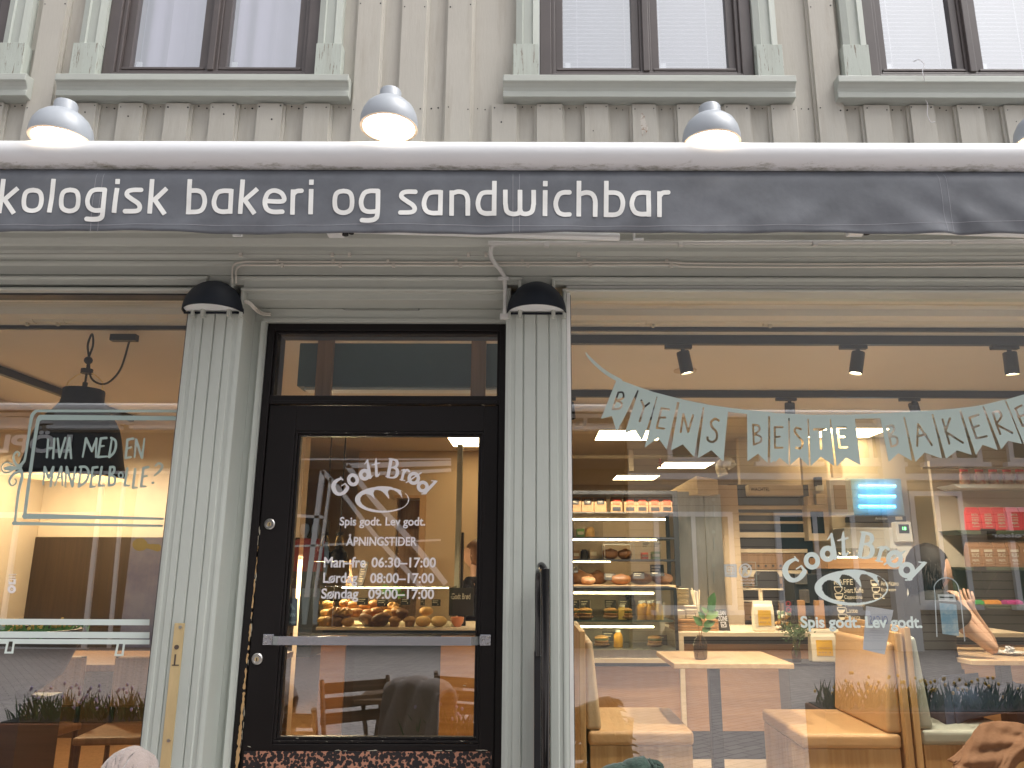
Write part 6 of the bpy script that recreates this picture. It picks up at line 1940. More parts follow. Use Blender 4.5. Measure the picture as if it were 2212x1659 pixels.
# cream service post with sockets
SP = thing('service_post', 'cream wall post with sockets and a grey plug right of the oven', 'post', (W(1770, 1100, 4.3).x, 4.35, FL))
bxp(1760, 1783, 960, 1352, 4.3, 4.36).build('post', M['birch'], SP)
bxp(1800, 1812, 930, 1030, 4.3, 4.36).build('second_post', M['birch'], SP)
for (p0, p1, q0, q1, m_) in ((1763, 1776, 1030, 1050, 'black'), (1765, 1779, 1046, 1060, 'white'), (1764, 1783, 1068, 1090, 'birch'), (1770, 1790, 1124, 1140, 'diffuser'), (1772, 1786, 1140, 1152, 'denim')):
    bxp(p0, p1, q0, q1, 4.24, 4.3).build('socket', M[m_], SP, bevel=0.006)
# paper holder, insect lamp, wall cabinet
PH = thing('towel_holder', 'clear plastic paper holder beside the blue insect lamp', 'holder', (W(1830, 1070, 4.2).x, 4.25, 1.8))
bxp(1797, 1838, 1036, 1112, 4.2, 4.28).build('case', M['paper'], PH, bevel=0.006)
bxp(1805, 1826, 1048, 1100, 4.19, 4.2).build('window', M['leather_b'], PH)
g = MB().mat(1); a, b2 = W(1833, 1112, 4.1), W(1868, 1028, 4.1); g.box(a.x, b2.x, 4.1, 4.104, a.z, b2.z); g.mi[2] = 0
g.build('clear_front', [M['case_glass'], M['inner']], PH)
IL = thing('insect_lamp', 'wall insect lamp with three glowing blue tubes over a black bar', 'insect lamp', (W(1900, 1080, 4.45).x, 4.5, 1.7))
bxp(1838, 1946, 1034, 1114, 4.46, 4.58).build('backplate', M['uv_back'], IL, bevel=0.004)
for py in (1050, 1072, 1094):
    a, b2 = W(1856, py, 4.42), W(1934, py, 4.42)
    MB().tube([(a.x, 4.42, a.z), (b2.x, 4.42, a.z)], 0.014, 12).build('glowing_tube', M['uv'], IL, smooth=True)
bb = bxp(1842, 1957, 1115, 1127, 4.40, 4.58).build('base_bar', M['black'], IL, bevel=0.003)
text_px('maker_lettering', 'Anticimex', M['paper'], bb, 1891, 1917, 1116.5, 1122.5, 4.397, 0.01)
bxp(1935, 1949, 1116, 1123, 4.394, 4.399).build('paper_tag', M['cream_paper'], bb)
MC = thing('cream_appliance', 'cream kitchen appliance with a small green digital display under the insect lamp', 'appliance', (W(1880, 1180, 4.0).x, 4.2, ZC))
bxp(1842, 1966, 1140, 1352, 4.05, 4.5).build('body', M['white'], MC, bevel=0.008)
db = bxp(1938, 1968, 1127, 1170, 3.98, 4.06).build('display_box', M['white'], MC, bevel=0.006)
bxp(1943, 1963, 1133, 1152, 3.974, 3.979).build('screen', M['black_gloss'], db)
text_px('digits', '18', M['green_led'], db, 1950, 1957, 1138, 1145, 3.972, 0.02)
# wall shelves with flour bags on the right
ys = 3.55
SH_ = thing('wall_shelves', 'green and grey bracket shelves on the right wall holding flour bags', 'shelves', (W(2140, 1150, ys).x, ys + 0.2, 1.0))
xe = 4.6
ZF = {}
for (k, py, h_, m_, px) in (('top', 1046, 8, 'diffuser', 2058), ('red', 1145, 9, 'olive', 2064), ('rug', 1225, 7, 'olive', 2078), ('low', 1306, 9, 'olive', 2120)):
    a = W(px, py, ys)
    ZF[k] = a.z
    t = W(px, py + h_, ys).z
    MB().prism([(a.x, a.z), (xe, a.z), (xe, t), (a.x + 0.06, t)], ys, ys + 0.28, 'y').build('shelf', M[m_], SH_, bevel=0.003)
bxp(2085, 2300, 1232, 1420, ys + 0.28, ys + 0.34).build('green_backboard', M['olive'], SH_)
MB().box(W(2060, 1100, ys).x, xe, ys + 0.30, ys + 0.34, W(2060, 1226, ys).z, W(2060, 985, ys).z).build('upper_backboard', M['plaster'], SH_)
for px in (2143, 2290):
    a = W(px, 1234, ys + 0.1)
    MB().prism([(ys + 0.02, ZF['rug'] - 0.03), (ys + 0.26, ZF['rug'] - 0.03), (ys + 0.26, ZF['rug'] - 0.22)], a.x, a.x + 0.02, 'x').build('bracket', M['olive'], SH_)
bxp(2120, 2150, 1142, 1152, ys - 0.012, ys - 0.004).build('shelf_label', M['slate'], SH_)
bxp(2105, 2130, 1224, 1232, ys - 0.012, ys - 0.004).build('shelf_label', M['slate'], SH_)
nth = ('first', 'second', 'third', 'fourth', 'fifth')
wb = 0.112
for i in range(5):
    px = 2099 + 28.3 * i
    x = W(px, 1120, ys + 0.1).x
    o = bag('flour_bag', x, ys + 0.09, ZF['red'] + 0.001, wb * 0.96, 0.195, 0.075, M['red_bag'], f'red SIKTA KVEITE MJØL flour bag on the right shelves, {nth[i]} from the left', 'flour bag', group='red flour bags on the right shelf')
    for (s, t0, t1) in (('SIKTA', .62, .71), ('KVEITE', .40, .48), ('MJØL', .24, .37)):
        bag_text(o, s, -0.27, 0.27, t0, t1, M['chalk'], 0.03)
    t_ = MB(); 
    for k in (.52, .55, .17, .14): t_.box(-.03, .03, -0.0412, -0.0409, .195 * k, .195 * k + 0.003)
    me2 = bpy.data.meshes.new('print_lines'); me2.from_pydata([tuple(v) for v in t_.v], [], t_.f); link(me2, 'print_lines', o, M['chalk'])
    x = W(px + 1, 1200, ys + 0.1).x
    o = bag('flour_bag', x, ys + 0.09, ZF['rug'] + 0.001, wb * 0.96, 0.205, 0.075, M['kraft'], f'brown RUG MJØL flour bag on the right shelves, {nth[i]} from the left', 'flour bag', group='brown flour bags on the right shelf')
    for (s, t0, t1) in (('RUG', .40, .55), ('MJØL', .20, .32)):
        bag_text(o, s, -0.27, 0.27, t0, t1, M['chalk'], 0.03)
    t_ = MB().box(-.034, .034, -0.0412, -0.0409, .205 * .60, .205 * .70); t_.box(-.03, .03, -0.0412, -0.0409, .025, .028)
    me2 = bpy.data.meshes.new('print_lines'); me2.from_pydata([tuple(v) for v in t_.v], [], t_.f); link(me2, 'print_lines', o, M['cream_paper'])
for i, (px, m_, nm) in enumerate(((2103, 'green_pk', 'green'), (2140, 'orange_pk', 'orange'), (2186, 'pink_pk', 'magenta'))):
    q = W(px, 1304, ys + 0.06)
    o = bag('sweets_packet', q.x, ys + 0.06, ZF['low'] + 0.001, 0.13, 0.035, 0.10, M[m_], f'{nm} packet lying flat on the lowest right shelf', 'packet')
for i, px in enumerate((2085, 2118, 2148, 2178, 2206)):
    q = W(px, 1044, ys + 0.1)
    o = thing('muesli_jar', f'pink banded muesli jar on the top right shelf, {nth[i]} from the left', 'jar', (q.x, ys + 0.1, ZF['top']), 'muesli jars on the top right shelf')
    MB().lathe([(0, 0.0), (0.038, 0.0), (0.042, 0.03), (0.040, 0.09), (0.030, 0.115)], (q.x, ys + 0.1, ZF['top'] + 0.001), 18).build('body', M['muesli'], o, smooth=True)
    MB().lathe([(0.031, 0.115), (0.033, 0.12), (0.033, 0.14), (0.0, 0.142)], (q.x, ys + 0.1, ZF['top'] + 0.001), 18).build('lid', M['red_bag'], o, smooth=True)
rl_ = MB().tube([(W(1990, 1012, ys).x, ys - 0.02, W(1990, 1012, ys).z), (xe, ys - 0.02, W(2200, 1013, ys).z)], 0.009, 8)
tag(rl_.build('metal_rail', M['steel'], None, smooth=True), 'thin metal rail running across in front of the muesli jars', 'rail')

# ================================================================== booths by the right window
ZT = 0.97
TB = thing('cafe_table', 'oak cafe table on a black post between the two benches, with the vase', 'table', (1.14, 1.75, FL))
ta, tb2, tc_, td = H(1450, 1433, ZT), H(1702, 1428, ZT), H(1590, 1405, ZT), H(1430, 1405, ZT)
tx0, tx1, ty0, ty1 = 0.79, 1.46, ta.y, 2.16
MB().box(tx0, tx1, ty0, ty1, ZT - 0.028, ZT).build('table_top', M['oak_x'], TB, bevel=0.004)
xm = W(1562, 1500, (ty0 + ty1) / 2 - 0.2).x
MB().box(xm - 0.032, xm + 0.032, ty0 + 0.30, ty0 + 0.364, FL + 0.012, ZT - 0.028).build('post', M['black'], TB, bevel=0.004)
MB().lathe([(0, 0.012), (0.20, 0.010), (0.21, 0.0), (0, 0.0)], (xm, ty0 + 0.33, FL), 28).build('foot', M['black'], TB)
def bench(name, x0, x1, y0, y1, zs, back, label, lm, bm, hz):
    o = thing(name, label, 'bench', ((x0 + x1) / 2, (y0 + y1) / 2, FL), 'booth benches by the right window')
    MB().box(x0 + 0.01, x1 - 0.01, y0 + 0.012, y1, FL, zs - 0.075).build('base', M['oak'], o, bevel=0.003)
    MB().box(x0, x1, y0, y1, zs - 0.075, zs).build('seat', M[lm], o, bevel=0.022, seg=4)
    if back == 'L':
        MB().box(x0 - 0.045, x0 - 0.012, y0 - 0.02, y1 + 0.05, FL, hz + 0.05).build('back_panel', M['oak'], o, bevel=0.003)
        MB().hexa([(x0 - 0.012, y0 + 0.01, zs), (x0 + 0.075, y0 + 0.01, zs), (x0 + 0.075, y1, zs), (x0 - 0.012, y1, zs), (x0 - 0.012, y0 + 0.01, hz), (x0 + 0.03, y0 + 0.01, hz), (x0 + 0.03, y1, hz), (x0 - 0.012, y1, hz)]).build('back_cushion', M[bm], o, bevel=0.022, seg=4)
    else:
        MB().box(x1 + 0.012, x1 + 0.045, y0 - 0.02, y1 + 0.05, FL, hz + 0.05).build('back_panel', M['oak'], o, bevel=0.003)
        MB().hexa([(x1 - 0.075, y0 + 0.01, zs), (x1 + 0.012, y0 + 0.01, zs), (x1 + 0.012, y1, zs), (x1 - 0.075, y1, zs), (x1 - 0.03, y0 + 0.01, hz), (x1 + 0.012, y0 + 0.01, hz), (x1 + 0.012, y1, hz), (x1 - 0.03, y1, hz)]).build('back_cushion', M[bm], o, bevel=0.022, seg=4)
    return o
bench('booth_bench', 0.30, 0.865, 1.42, 2.15, 0.64, 'L', 'tan leather bench with oak base beside the white window frame, facing right', 'leather', 'leather_b', 1.10)
bench('booth_bench', 1.42, 1.945, 1.36, 2.10, 0.64, 'R', 'tan leather bench with oak base right of the cafe table, facing left', 'leather', 'leather', 1.10)
bench('booth_bench', 2.05, 2.60, 1.36, 2.10, 0.66, 'L', 'grey green upholstered bench where the person in black sits, facing right', 'leather_g', 'leather_g', 1.13)
RT = thing('cafe_table', 'oak cafe table at the right edge where the person leans an elbow', 'table', (3.0, 1.8, FL))
rz0 = 1.0
rx0 = W(2068, 1440, 1.6).x
MB().box(rx0, rx0 + 0.75, 1.45, 2.15, rz0 - 0.028, rz0).build('table_top', M['oak_x'], RT, bevel=0.004)
MB().box(rx0 + 0.33, rx0 + 0.39, 1.75, 1.81, FL, rz0 - 0.028).build('post', M['black'], RT)
MB().lathe([(0, 0.012), (0.20, 0.010), (0.21, 0.0), (0, 0.0)], (rx0 + 0.36, 1.78, FL), 28).build('foot', M['black'], RT)
pq = H(2185, 1381, rz0)
q = W(2180, 1430, 1.72)
pt = thing('plate', 'pale plate with a crumpled napkin on the right cafe table', 'plate', (q.x, 1.72, rz0))
MB().lathe([(0, 0.003), (0.06, 0.004), (0.09, 0.016), (0.088, 0.018), (0.055, 0.008), (0, 0.007)], (q.x, 1.72, rz0 + 0.001), 24).build('dish', M['white'], pt, smooth=True)
MB().ball((q.x + 0.01, 1.72, rz0 + 0.026), 0.024, 10, 7, jit=0.35, rng=random.Random(3)).build('napkin', M['paper'], pt)
# vase with leafy twig on the table
vq = H(1514, 1425, ZT)
vx, vy = vq.x, vq.y
VS = thing('vase', 'smoked glass bottle vase with a leafy green twig on the cafe table', 'vase', (vx, vy, ZT))
vh = W(1514, 1372, vy).z - ZT
MB().lathe([(0, 0.002), (0.030, 0.002), (0.037, 0.012), (0.041, 0.045), (0.040, 0.085), (0.030, 0.115), (0.018, 0.128), (0.016, vh)], (vx, vy, ZT), 26).build('bottle', M['vase'], VS, smooth=True)
MB().lathe([(0, 0.005), (0.034, 0.006), (0.037, 0.045), (0.037, 0.075), (0, 0.075)], (vx, vy, ZT), 22).build('water', M['water'], VS, smooth=True)
tw = MB()
def leaf(mb, p, d, l_, w_, up):
    d = Vector(d).normalized(); s = d.cross(Vector(up)).normalized(); nrm = s.cross(d)
    n = len(mb.v); p = Vector(p)
    rows = ((0, 0.02), (0.2, 0.7), (0.45, 1.0), (0.7, 0.75), (1.0, 0.02))
    for (t, ww) in rows:
        c0 = p + d * (l_ * t) - nrm * (l_ * 0.18 * t * t)
        mb.v += [c0 - s * (w_ * ww) + nrm * (w_ * 0.25 * ww), c0, c0 + s * (w_ * ww) + nrm * (w_ * 0.25 * ww)]
    for i in range(4):
        for k in (0, 1): mb.face((n + i * 3 + k, n + i * 3 + k + 1, n + i * 3 + 4 + k, n + i * 3 + 3 + k))
stem = [(vx - 0.02, vy, ZT + 0.01), (vx + 0.006, vy, ZT + 0.13), tuple(W(1520, 1345, vy)), tuple(W(1527, 1325, vy)), tuple(W(1534, 1308, vy))]
tw.tube(curve_pts(stem, 5), 0.0028, 6)
tw.tube(curve_pts([(vx + 0.02, vy, ZT + 0.01), (vx, vy, ZT + 0.13), tuple(W(1508, 1350, vy)), tuple(W(1501, 1322, vy))], 5), 0.0022, 6)
tw.build('twig', M['pine'], VS, smooth=True)
lf1, lf2 = MB(), MB()
for (px, py, dx, dz, l_, mb) in ((1517, 1352, -.7, .8, .075, lf1), (1519, 1352, .9, .35, .075, lf1), (1524, 1336, .9, .5, .085, lf2), (1523, 1338, -.6, .7, .06, lf1), (1529, 1322, .6, .9, .08, lf1), (1533, 1310, .35, 1, .085, lf1), (1528, 1325, -.5, .6, .05, lf2), (1515, 1362, .8, .2, .06, lf1), (1531, 1330, 1, .1, .06, lf2)):
    leaf(mb, W(px, py, vy), (dx, -0.25, dz), l_, l_ * 0.30, (0, -1, 0.3))
lf1.build('dark_leaves', M['leaf'], VS, smooth=True); lf2.build('pale_leaves', M['leaf_lt'], VS, smooth=True)
# grey ledge behind the table, with a second labelled bag and a fern vase
gl = thing('side_cabinet', 'low dark grey cabinet behind the right bench, carrying a labelled bag', 'cabinet', (1.75, 2.3, FL))
gy = 2.22
a, b2 = W(1703, 1437, gy), W(1815, 1437, gy)
MB().box(a.x, b2.x, gy, gy + 0.22, FL, a.z).build('body', M['denim_grey'], gl, bevel=0.004)
MB().box(a.x - 0.005, b2.x + 0.005, gy - 0.006, gy + 0.226, a.z + 0.001, a.z + 0.014).build('lid', M['black'], gl, bevel=0.002)
label_bag(1757, 1806, 1366, 1434, gy + 0.03, a.z + 0.015, 'larger cream coffee bag with yellow label on the grey cabinet')
fq = W(1722, 1437, gy + 0.06)
FN = thing('fern_vase', 'slim glass vase of feathery green fern at the left end of the grey cabinet', 'plant', (fq.x, gy + 0.06, a.z + 0.015))
MB().lathe([(0, 0.0), (0.028, 0.0), (0.03, 0.06), (0.014, 0.10), (0.016, 0.13)], (fq.x, gy + .06, a.z + 0.015), 18).build('bottle', M['vase'], FN, smooth=True)
fb = MB(); rr_ = random.Random(12); stm = MB()
for k in range(7):
    e = W(1700 + rr_.uniform(0, 46), 1340 + rr_.uniform(0, 34), gy + .06 + rr_.uniform(-.05, .05))
    stm.tube(curve_pts([(fq.x, gy + .06, a.z + .04), ((fq.x + e.x) / 2 + rr_.uniform(-.02, .02), gy + .06, (a.z + e.z) / 2 + .04), tuple(e)], 5), 0.0016, 5)
    for j in range(46):
        p = e + Vector((rr_.gauss(0, .024), rr_.gauss(0, .02), rr_.gauss(-.01, .022)))
        leaf(fb, p, (rr_.uniform(-1, 1), rr_.uniform(-1, .5), rr_.uniform(-.2, 1)), 0.018, 0.004, (0.2, -1, .3))
stm.build('stems', M['leaf_lt'], FN); fb.build('fronds', M['leaf'], FN)

# ================================================================== things on the inside of the glass
YI = YW + 0.012
NT = thing('paper_notice', 'white paper notice seen from behind on the right window, over the bench', 'notice', (W(1895, 1410, YI).x, YI, 1.1))
pts = [(1871, 1309), (1930, 1318), (1911, 1414), (1864, 1403)]
v = [W(px, py, YI) for (px, py) in pts]
MB().hexa([tuple(v[3]), tuple(v[2]), tuple(v[2] + Vector((0, .0008, 0))), tuple(v[3] + Vector((0, .0008, 0))), tuple(v[0]), tuple(v[1]), tuple(v[1] + Vector((0, .0008, 0))), tuple(v[0] + Vector((0, .0008, 0)))]).build('sheet', mat('lilac_white_paper', (0.60, 0.58, 0.66), 0.7), NT)
text_on('mirrored_lettering', 'OLGAS', mat('show_through_blue', (0.22, 0.26, 0.50), 0.7), NT, W(1880, 1348, YI - .0008), W(1917, 1330, YI - .0008), 0.01, flip=True)
nl = Cut(1865, 1355, 1930, 1400, 0.5)
for (x0, x1, y) in ((1880, 1915, 1362), (1884, 1910, 1367), (1878, 1914, 1372), (1886, 1908, 1378)): nl.stroke([(x0, y, .5), (x1, y + 1, .5)])
nl.mesh('faint_print', mat('faint_print_ink', (0.42, 0.40, 0.52), 0.7), NT, on_plane(YI - .0008))
LR = thing('leaflet_holder', 'arch-topped clear leaflet holder with a blue seaside picture on the right window', 'leaflet holder', (W(2052, 1370, YI).x, YI, 1.2))
ar = Cut(2015, 1240, 2085, 1385, 0.5)
arch = [(2024, 1375), (2020, 1290)] + [(2044 + 27 * math.cos(t), 1274 - 26 * math.sin(t)) for t in np.linspace(2.9, 0.25, 12)] + [(2076, 1300), (2084, 1385)]
ar.stroke([(x, y, 1.1) for (x, y) in arch])
ar.mesh('clear_edge', mat('milky_acrylic', (0.55, 0.58, 0.64), 0.3), LR, on_plane(YI))
pc = Cut(2020, 1290, 2085, 1390, 0.6); pc.poly([(2029, 1302), (2066, 1306), (2072, 1374), (2036, 1369)])
pc.mesh('picture', mat('seaside_print', (0.10, 0.28, 0.42), 0.5, col2=(0.42, 0.48, 0.52), scale=14, thr=(0.4, 0.6)), LR, on_plane(YI + 0.0015))
hd2 = Cut(2020, 1260, 2080, 1305, 0.6); hd2.poly([(2025, 1284), (2062, 1284), (2066, 1300), (2028, 1298)]); hd2.mesh('header_strip', M['paper'], LR, on_plane(YI + 0.001))
hl_ = Cut(2025, 1284, 2066, 1300, 0.3); hl_.stroke([(2031, 1290, 1.6), (2058, 1291, 1.6)]); hl_.mesh('header_print', M['ink'], LR, on_plane(YI + 0.0004))
SK = thing('window_stickers', 'square sticker and round no-dogs sticker seen from behind on the right window', 'stickers', (W(1600, 1240, YI).x, YI, 1.4))
c7 = lambda x, y: ((2650 + x * 0.27125) / 1.82278, (2200 + y * 0.27125) / 1.82278)
s1 = Cut(1555, 1205, 1645, 1270, 0.35)
s1.poly([c7(738, 80), c7(925, 78), c7(930, 272), c7(750, 262)])
s1.stroke([(*c7(785, 115), .9), (*c7(885, 115), .9), (*c7(885, 190), .9)], sub=True); s1.stroke([(*c7(785, 115), .9), (*c7(785, 190), .9), (*c7(850, 190), .9), (*c7(850, 140), .9), (*c7(810, 140), .9)], sub=True); s1.stroke([(*c7(785, 225), .6), (*c7(890, 225), .6)], sub=True)
s1.mesh('square_sticker', M['paper'], SK, on_plane(YI))
s2 = Cut(1590, 1205, 1645, 1272, 0.35)
s2.ellipse(c7(1050, 172), 12.5, 14, 1.8); s2.stroke([(*c7(1000, 240), 1.3), (*c7(1110, 105), 1.3)])
s2.poly([c7(1000, 120), c7(1040, 100), c7(1075, 120), c7(1060, 160), c7(1090, 215), c7(1070, 225), c7(1040, 180), c7(1010, 210), c7(1000, 200), c7(1020, 150)])
s2.mesh('no_dogs_sign', M['paper'], SK, on_plane(YI))
s3 = Cut(1590, 1205, 1645, 1272, 0.4); s3.stroke([(*c7(948, 48), .5), (*c7(1195, 50), .5), (*c7(1220, 390), .5), (*c7(975, 385), .5)]); s3.mesh('sticker_edge', M['vinyl'], SK, on_plane(YI))
text_px('mirrored_lettering', 'Førerhund', M['paper'], SK, *[c7(985, 0)[0], c7(1190, 0)[0]], c7(0, 290)[1], c7(0, 325)[1], YI, 0.01, flip=True)
text_px('mirrored_lettering', 'velkommen', M['paper'], SK, *[c7(985, 0)[0], c7(1190, 0)[0]], c7(0, 335)[1], c7(0, 365)[1], YI, 0.01, flip=True)

# ================================================================== pastry counter behind the door
yd_ = 3.2
PC = thing('pastry_counter', 'pastry counter with pale top and orange oak end seen through the door', 'counter', (-0.95, 3.6, FL))
px0, px1 = W(688, 1356, yd_).x, 0.10
MB().box(px0 - 0.02, px1, yd_, yd_ + 0.75, ZC - 0.02, ZC).build('top', M['birch'], PC, bevel=0.002)
xo = W(742, 1450, yd_).x
MB().box(px0 + 0.02, xo, yd_ + 0.03, yd_ + 0.7, FL, ZC - 0.06).build('oak_end', M['orange_oak'], PC, bevel=0.002)
MB().box(px0 + 0.02, px1, yd_ + 0.05, yd_ + 0.7, ZC - 0.06, ZC - 0.02).build('shadow_gap', M['black'], PC)
MB().box(xo + 0.001, xo + 0.07, yd_ + 0.05, yd_ + 0.7, FL, ZC - 0.06).build('dark_post', M['black'], PC)
MB().box(xo + 0.071, W(950, 1450, yd_).x, yd_ + 0.04, yd_ + 0.7, FL, ZC - 0.06).build('front_panel', M['dark_cab'], PC)
MB().box(W(950, 1450, yd_).x + .001, px1, yd_ + 0.02, yd_ + 0.7, FL, ZC - 0.06).build('right_panel', M['orange_oak'], PC)
GCS = thing('pastry_case', 'open topped glass pastry case on the counter with a light tube along its front', 'display case', (W(830, 1350, yd_ + .02).x, yd_ + 0.3, ZC))
ga, gb2 = W(686, 1350, yd_ + .02).x, W(971, 1350, yd_ + .02).x
gzt = W(830, 1268, yd_ + .02).z
g = MB().mat(1).box(ga, gb2, yd_ + 0.02, yd_ + 0.026, ZC + 0.001, gzt); g.mi[2] = 0
g.build('front_pane', [M['case_glass'], M['inner']], GCS)
ed = MB()
ed.box(ga - 0.004, ga, yd_ + .02, yd_ + 0.5, ZC + 0.001, gzt); ed.box(gb2, gb2 + 0.004, yd_ + .02, yd_ + 0.5, ZC + 0.001, gzt)
ed.build('side_pane', M['case_glass'], GCS)
e2 = MB(); e2.tube([(W(722, 1270, yd_ + .02).x, yd_ + .022, ZC + .002), (W(722, 1270, yd_ + .02).x, yd_ + .022, gzt)], 0.0035, 6); e2.box(ga, gb2, yd_ + 0.016, yd_ + 0.03, gzt, gzt + 0.006)
e2.build('edge_trim', M['steel'], GCS)
MB().tube([(W(735, 1270, yd_).x, yd_ + .05, gzt - 0.006), (gb2 - 0.02, yd_ + .05, gzt - 0.006)], 0.0035, 8).build('tube_light', M['tube'], GCS)
rr_ = random.Random(21)
def bun_proto(kind):
    mb = MB()
    if kind == 'swirl':
        for k in range(70):
            t = k / 69.0
            a_ = t * 4.6 * math.pi
            r = 0.052 * (1 - t * 0.86)
            mb.v_c = None
            p = (r * math.cos(a_), r * math.sin(a_), 0.030 + 0.022 * t + 0.004 * math.sin(a_ * 1.7))
            if k == 0: path, rad = [], []
            path.append(p); rad.append(0.017 - 0.004 * t)
        mb.tube(path, rad, 9)
        mb.ball((0, 0, 0.022), 0.05, 16, 8, (1, 1, 0.44))
    elif kind == 'knot':
        mb.ball((0, 0, 0.026), 0.05, 18, 10, (1, 1, 0.55), jit=0.05, rng=rr_)
        for q in range(5):
            a_ = q * 1.2566
            mb.tube(curve_pts([(0.045 * math.cos(a_), 0.045 * math.sin(a_), 0.012), (0.036 * math.cos(a_ + .5), 0.036 * math.sin(a_ + .5), 0.046), (0.010 * math.cos(a_ + 1.4), 0.010 * math.sin(a_ + 1.4), 0.062)], 5), [0.016] * 6 + [0.013] * 5, 8)
    elif kind == 'muffin':
        mb.lathe([(0, 0), (0.036, 0.0), (0.046, 0.04), (0.055, 0.046), (0.052, 0.062), (0.035, 0.078), (0, 0.084)], (0, 0, 0), 20)
        for i, v in enumerate(mb.v):
            if v.z > 0.042: mb.v[i] = v + Vector((rr_.uniform(-.004, .004), rr_.uniform(-.004, .004), rr_.uniform(-.005, .005)))
    else:
        mb.ball((0, 0, 0.036), 0.055, 20, 12, (1, 1, 0.68))
        for i, v in enumerate(mb.v):
            rad_ = math.hypot(v.x, v.y)
            if v.z > 0.05 and rad_ < 0.022: mb.v[i] = Vector((v.x, v.y, v.z - 0.010 * (1 - rad_ / 0.022)))
    return mb
M_B = {'swirl': 'bun_dk', 'knot': 'bun', 'muffin': 'bun', 'plain': 'bun_lt'}
PROTO = {}
def bun(px, py, dy, kind, label, z=0.0, s=1.0, top=None, mm=None, rot=0.0, tilt=0.0):
    y = yd_ + dy
    q = W(px, py, y)
    o = thing('pastry', label, 'pastry', (q.x, y, ZC + 0.002 + z), 'pastries in the glass case by the door')
    key = (kind, mm)
    if key not in PROTO:
        b = bun_proto(kind)
        me = bpy.data.meshes.new('crust'); me.from_pydata([tuple(v) for v in b.v], [], b.f); me.update()
        PROTO[key] = link(me, 'crust', o, M[mm or M_B[kind]], smooth=True, auto=180)
        c_ = PROTO[key]
    else:
        c_ = PROTO[key].copy(); C.objects.link(c_); c_.parent = o
    c_.scale = (s, s, s); c_.rotation_euler = (tilt, 0, rot)
    if top:
        t = MB().ball((0, -0.012, 0.056 * s), 0.016 * s, 10, 6, (1, 1, .5))
        me = bpy.data.meshes.new('filling'); me.from_pydata([tuple(v) for v in t.v], [], t.f); link(me, 'filling', o, M[top], smooth=True, auto=180)
    return o
for (px, dy, kind, lab, z, s, top, mm, tilt) in (
    (699, .10, 'muffin', 'crumbly golden pastry at the left end of the front row', 0, .85, None, 'bun_lt', 0), (714, .10, 'muffin', 'brown muffin second from the left in the front row', 0, .85, None, None, 0), (731, .09, 'muffin', 'dark muffin third from the left in the front row', 0, .9, None, 'bun_dk', 0),
    (751, .09, 'plain', 'brown smooth bun fourth from the left in the front row', 0, .95, None, 'bun', 0),
    (723, .10, 'knot', 'brown twisted bun resting on the dark muffin', .075, 1.0, None, None, 0), (745, .10, 'knot', 'brown twisted bun resting on the smooth brown bun', .070, 1.0, None, None, 0),
    (788, .08, 'swirl', 'cinnamon swirl with a yellow custard middle in the front row', 0.012, 1.2, 'custard', None, .8), (826, .08, 'swirl', 'large dark cinnamon swirl leaning in the front row', 0.012, 1.3, None, None, .7),
    (852, .08, 'muffin', 'brown muffin right of the large cinnamon swirl', 0, .9, None, None, 0), (868, .10, 'muffin', 'dark chocolate muffin stacked above two muffins', .06, .9, None, 'bun_dk', 0), (885, .09, 'muffin', 'brown muffin left of the pale buns', 0, .9, None, None, 0),
    (914, .08, 'plain', 'pale round bun with a coiled top in the front row', 0, 1.12, None, None, 0), (948, .08, 'plain', 'pale iced bun with a dark garnish at the right end', 0, 1.15, 'bun_dk', None, 0), (920, .18, 'plain', 'pale bun peeping over the pale round bun', .075, 1.0, None, None, 0)):
    bun(px, 1345, dy, kind, lab, z, s, top, mm, rr_.uniform(0, 6), tilt)
k = 0
for (row, dy, z, pxs) in ((0, .24, .06, (702, 720, 762, 776, 795, 812, 836, 855)), (1, .34, .11, (706, 742, 760, 785, 806, 826, 846))):
    for px in pxs:
        k += 1
        bun(px + rr_.uniform(-3, 3), 1330, dy, rr_.choice(['knot', 'plain', 'muffin']), f'golden bun in the heaped {("middle", "back")[row]} row of the pastry case, number {pxs.index(px) + 1} from the left', z, rr_.uniform(.8, 1.0), None, rr_.choice([None, 'bun', 'bun_lt']), rr_.uniform(0, 6))
for (px, py, w_, h_, lab) in ((783, 1299, .085, .055, 'black price card left of centre above the cinnamon swirls'), (826, 1302, .085, .055, 'black price card right of centre above the cinnamon swirls'), (721, 1292, .06, .05, 'black price card at the left end of the pastry case'), (876, 1299, .075, .055, 'black price card above the chocolate muffin'), (913, 1300, .035, .055, 'narrow black price card turned sideways above the pale buns'), (942, 1302, .07, .05, 'black price card at the right end of the pastry case')):
    card(px, py, yd_ + (.14 if px not in (721, 942) else .16), w_, h_, lab, 2, 0.15, price=True)
gq = W(845, 1280, yd_ + .45)
GP = thing('herb_pot', 'small bright green herbs in glasses behind the pastries', 'plant', (gq.x, yd_ + .45, ZC))
hb_ = MB(); 
for px in (833, 845, 858, 866):
    c0 = W(px, 1276 + (px > 860) * 12, yd_ + .45)
    for j in range(40): leaf(hb_, c0 + Vector((rr_.gauss(0, .014), rr_.gauss(0, .014), rr_.gauss(0, .016))), (rr_.uniform(-1, 1), rr_.uniform(-1, 1), rr_.uniform(0, 1)), .022, .008, (0, -1, .2))
hb_.build('leaves', M['herb'], GP)
gl_ = MB()
for px in (838, 860):
    x = W(px, 1290, yd_ + .45).x
    gl_.lathe([(0, 0), (.028, 0), (.032, .16), (.029, .16), (.025, .01)], (x, yd_ + .45, ZC + .001), 16)
gl_.build('glasses', M['cup_glass'], GP, smooth=True)
bq = W(988, 1345, yd_ + .1)
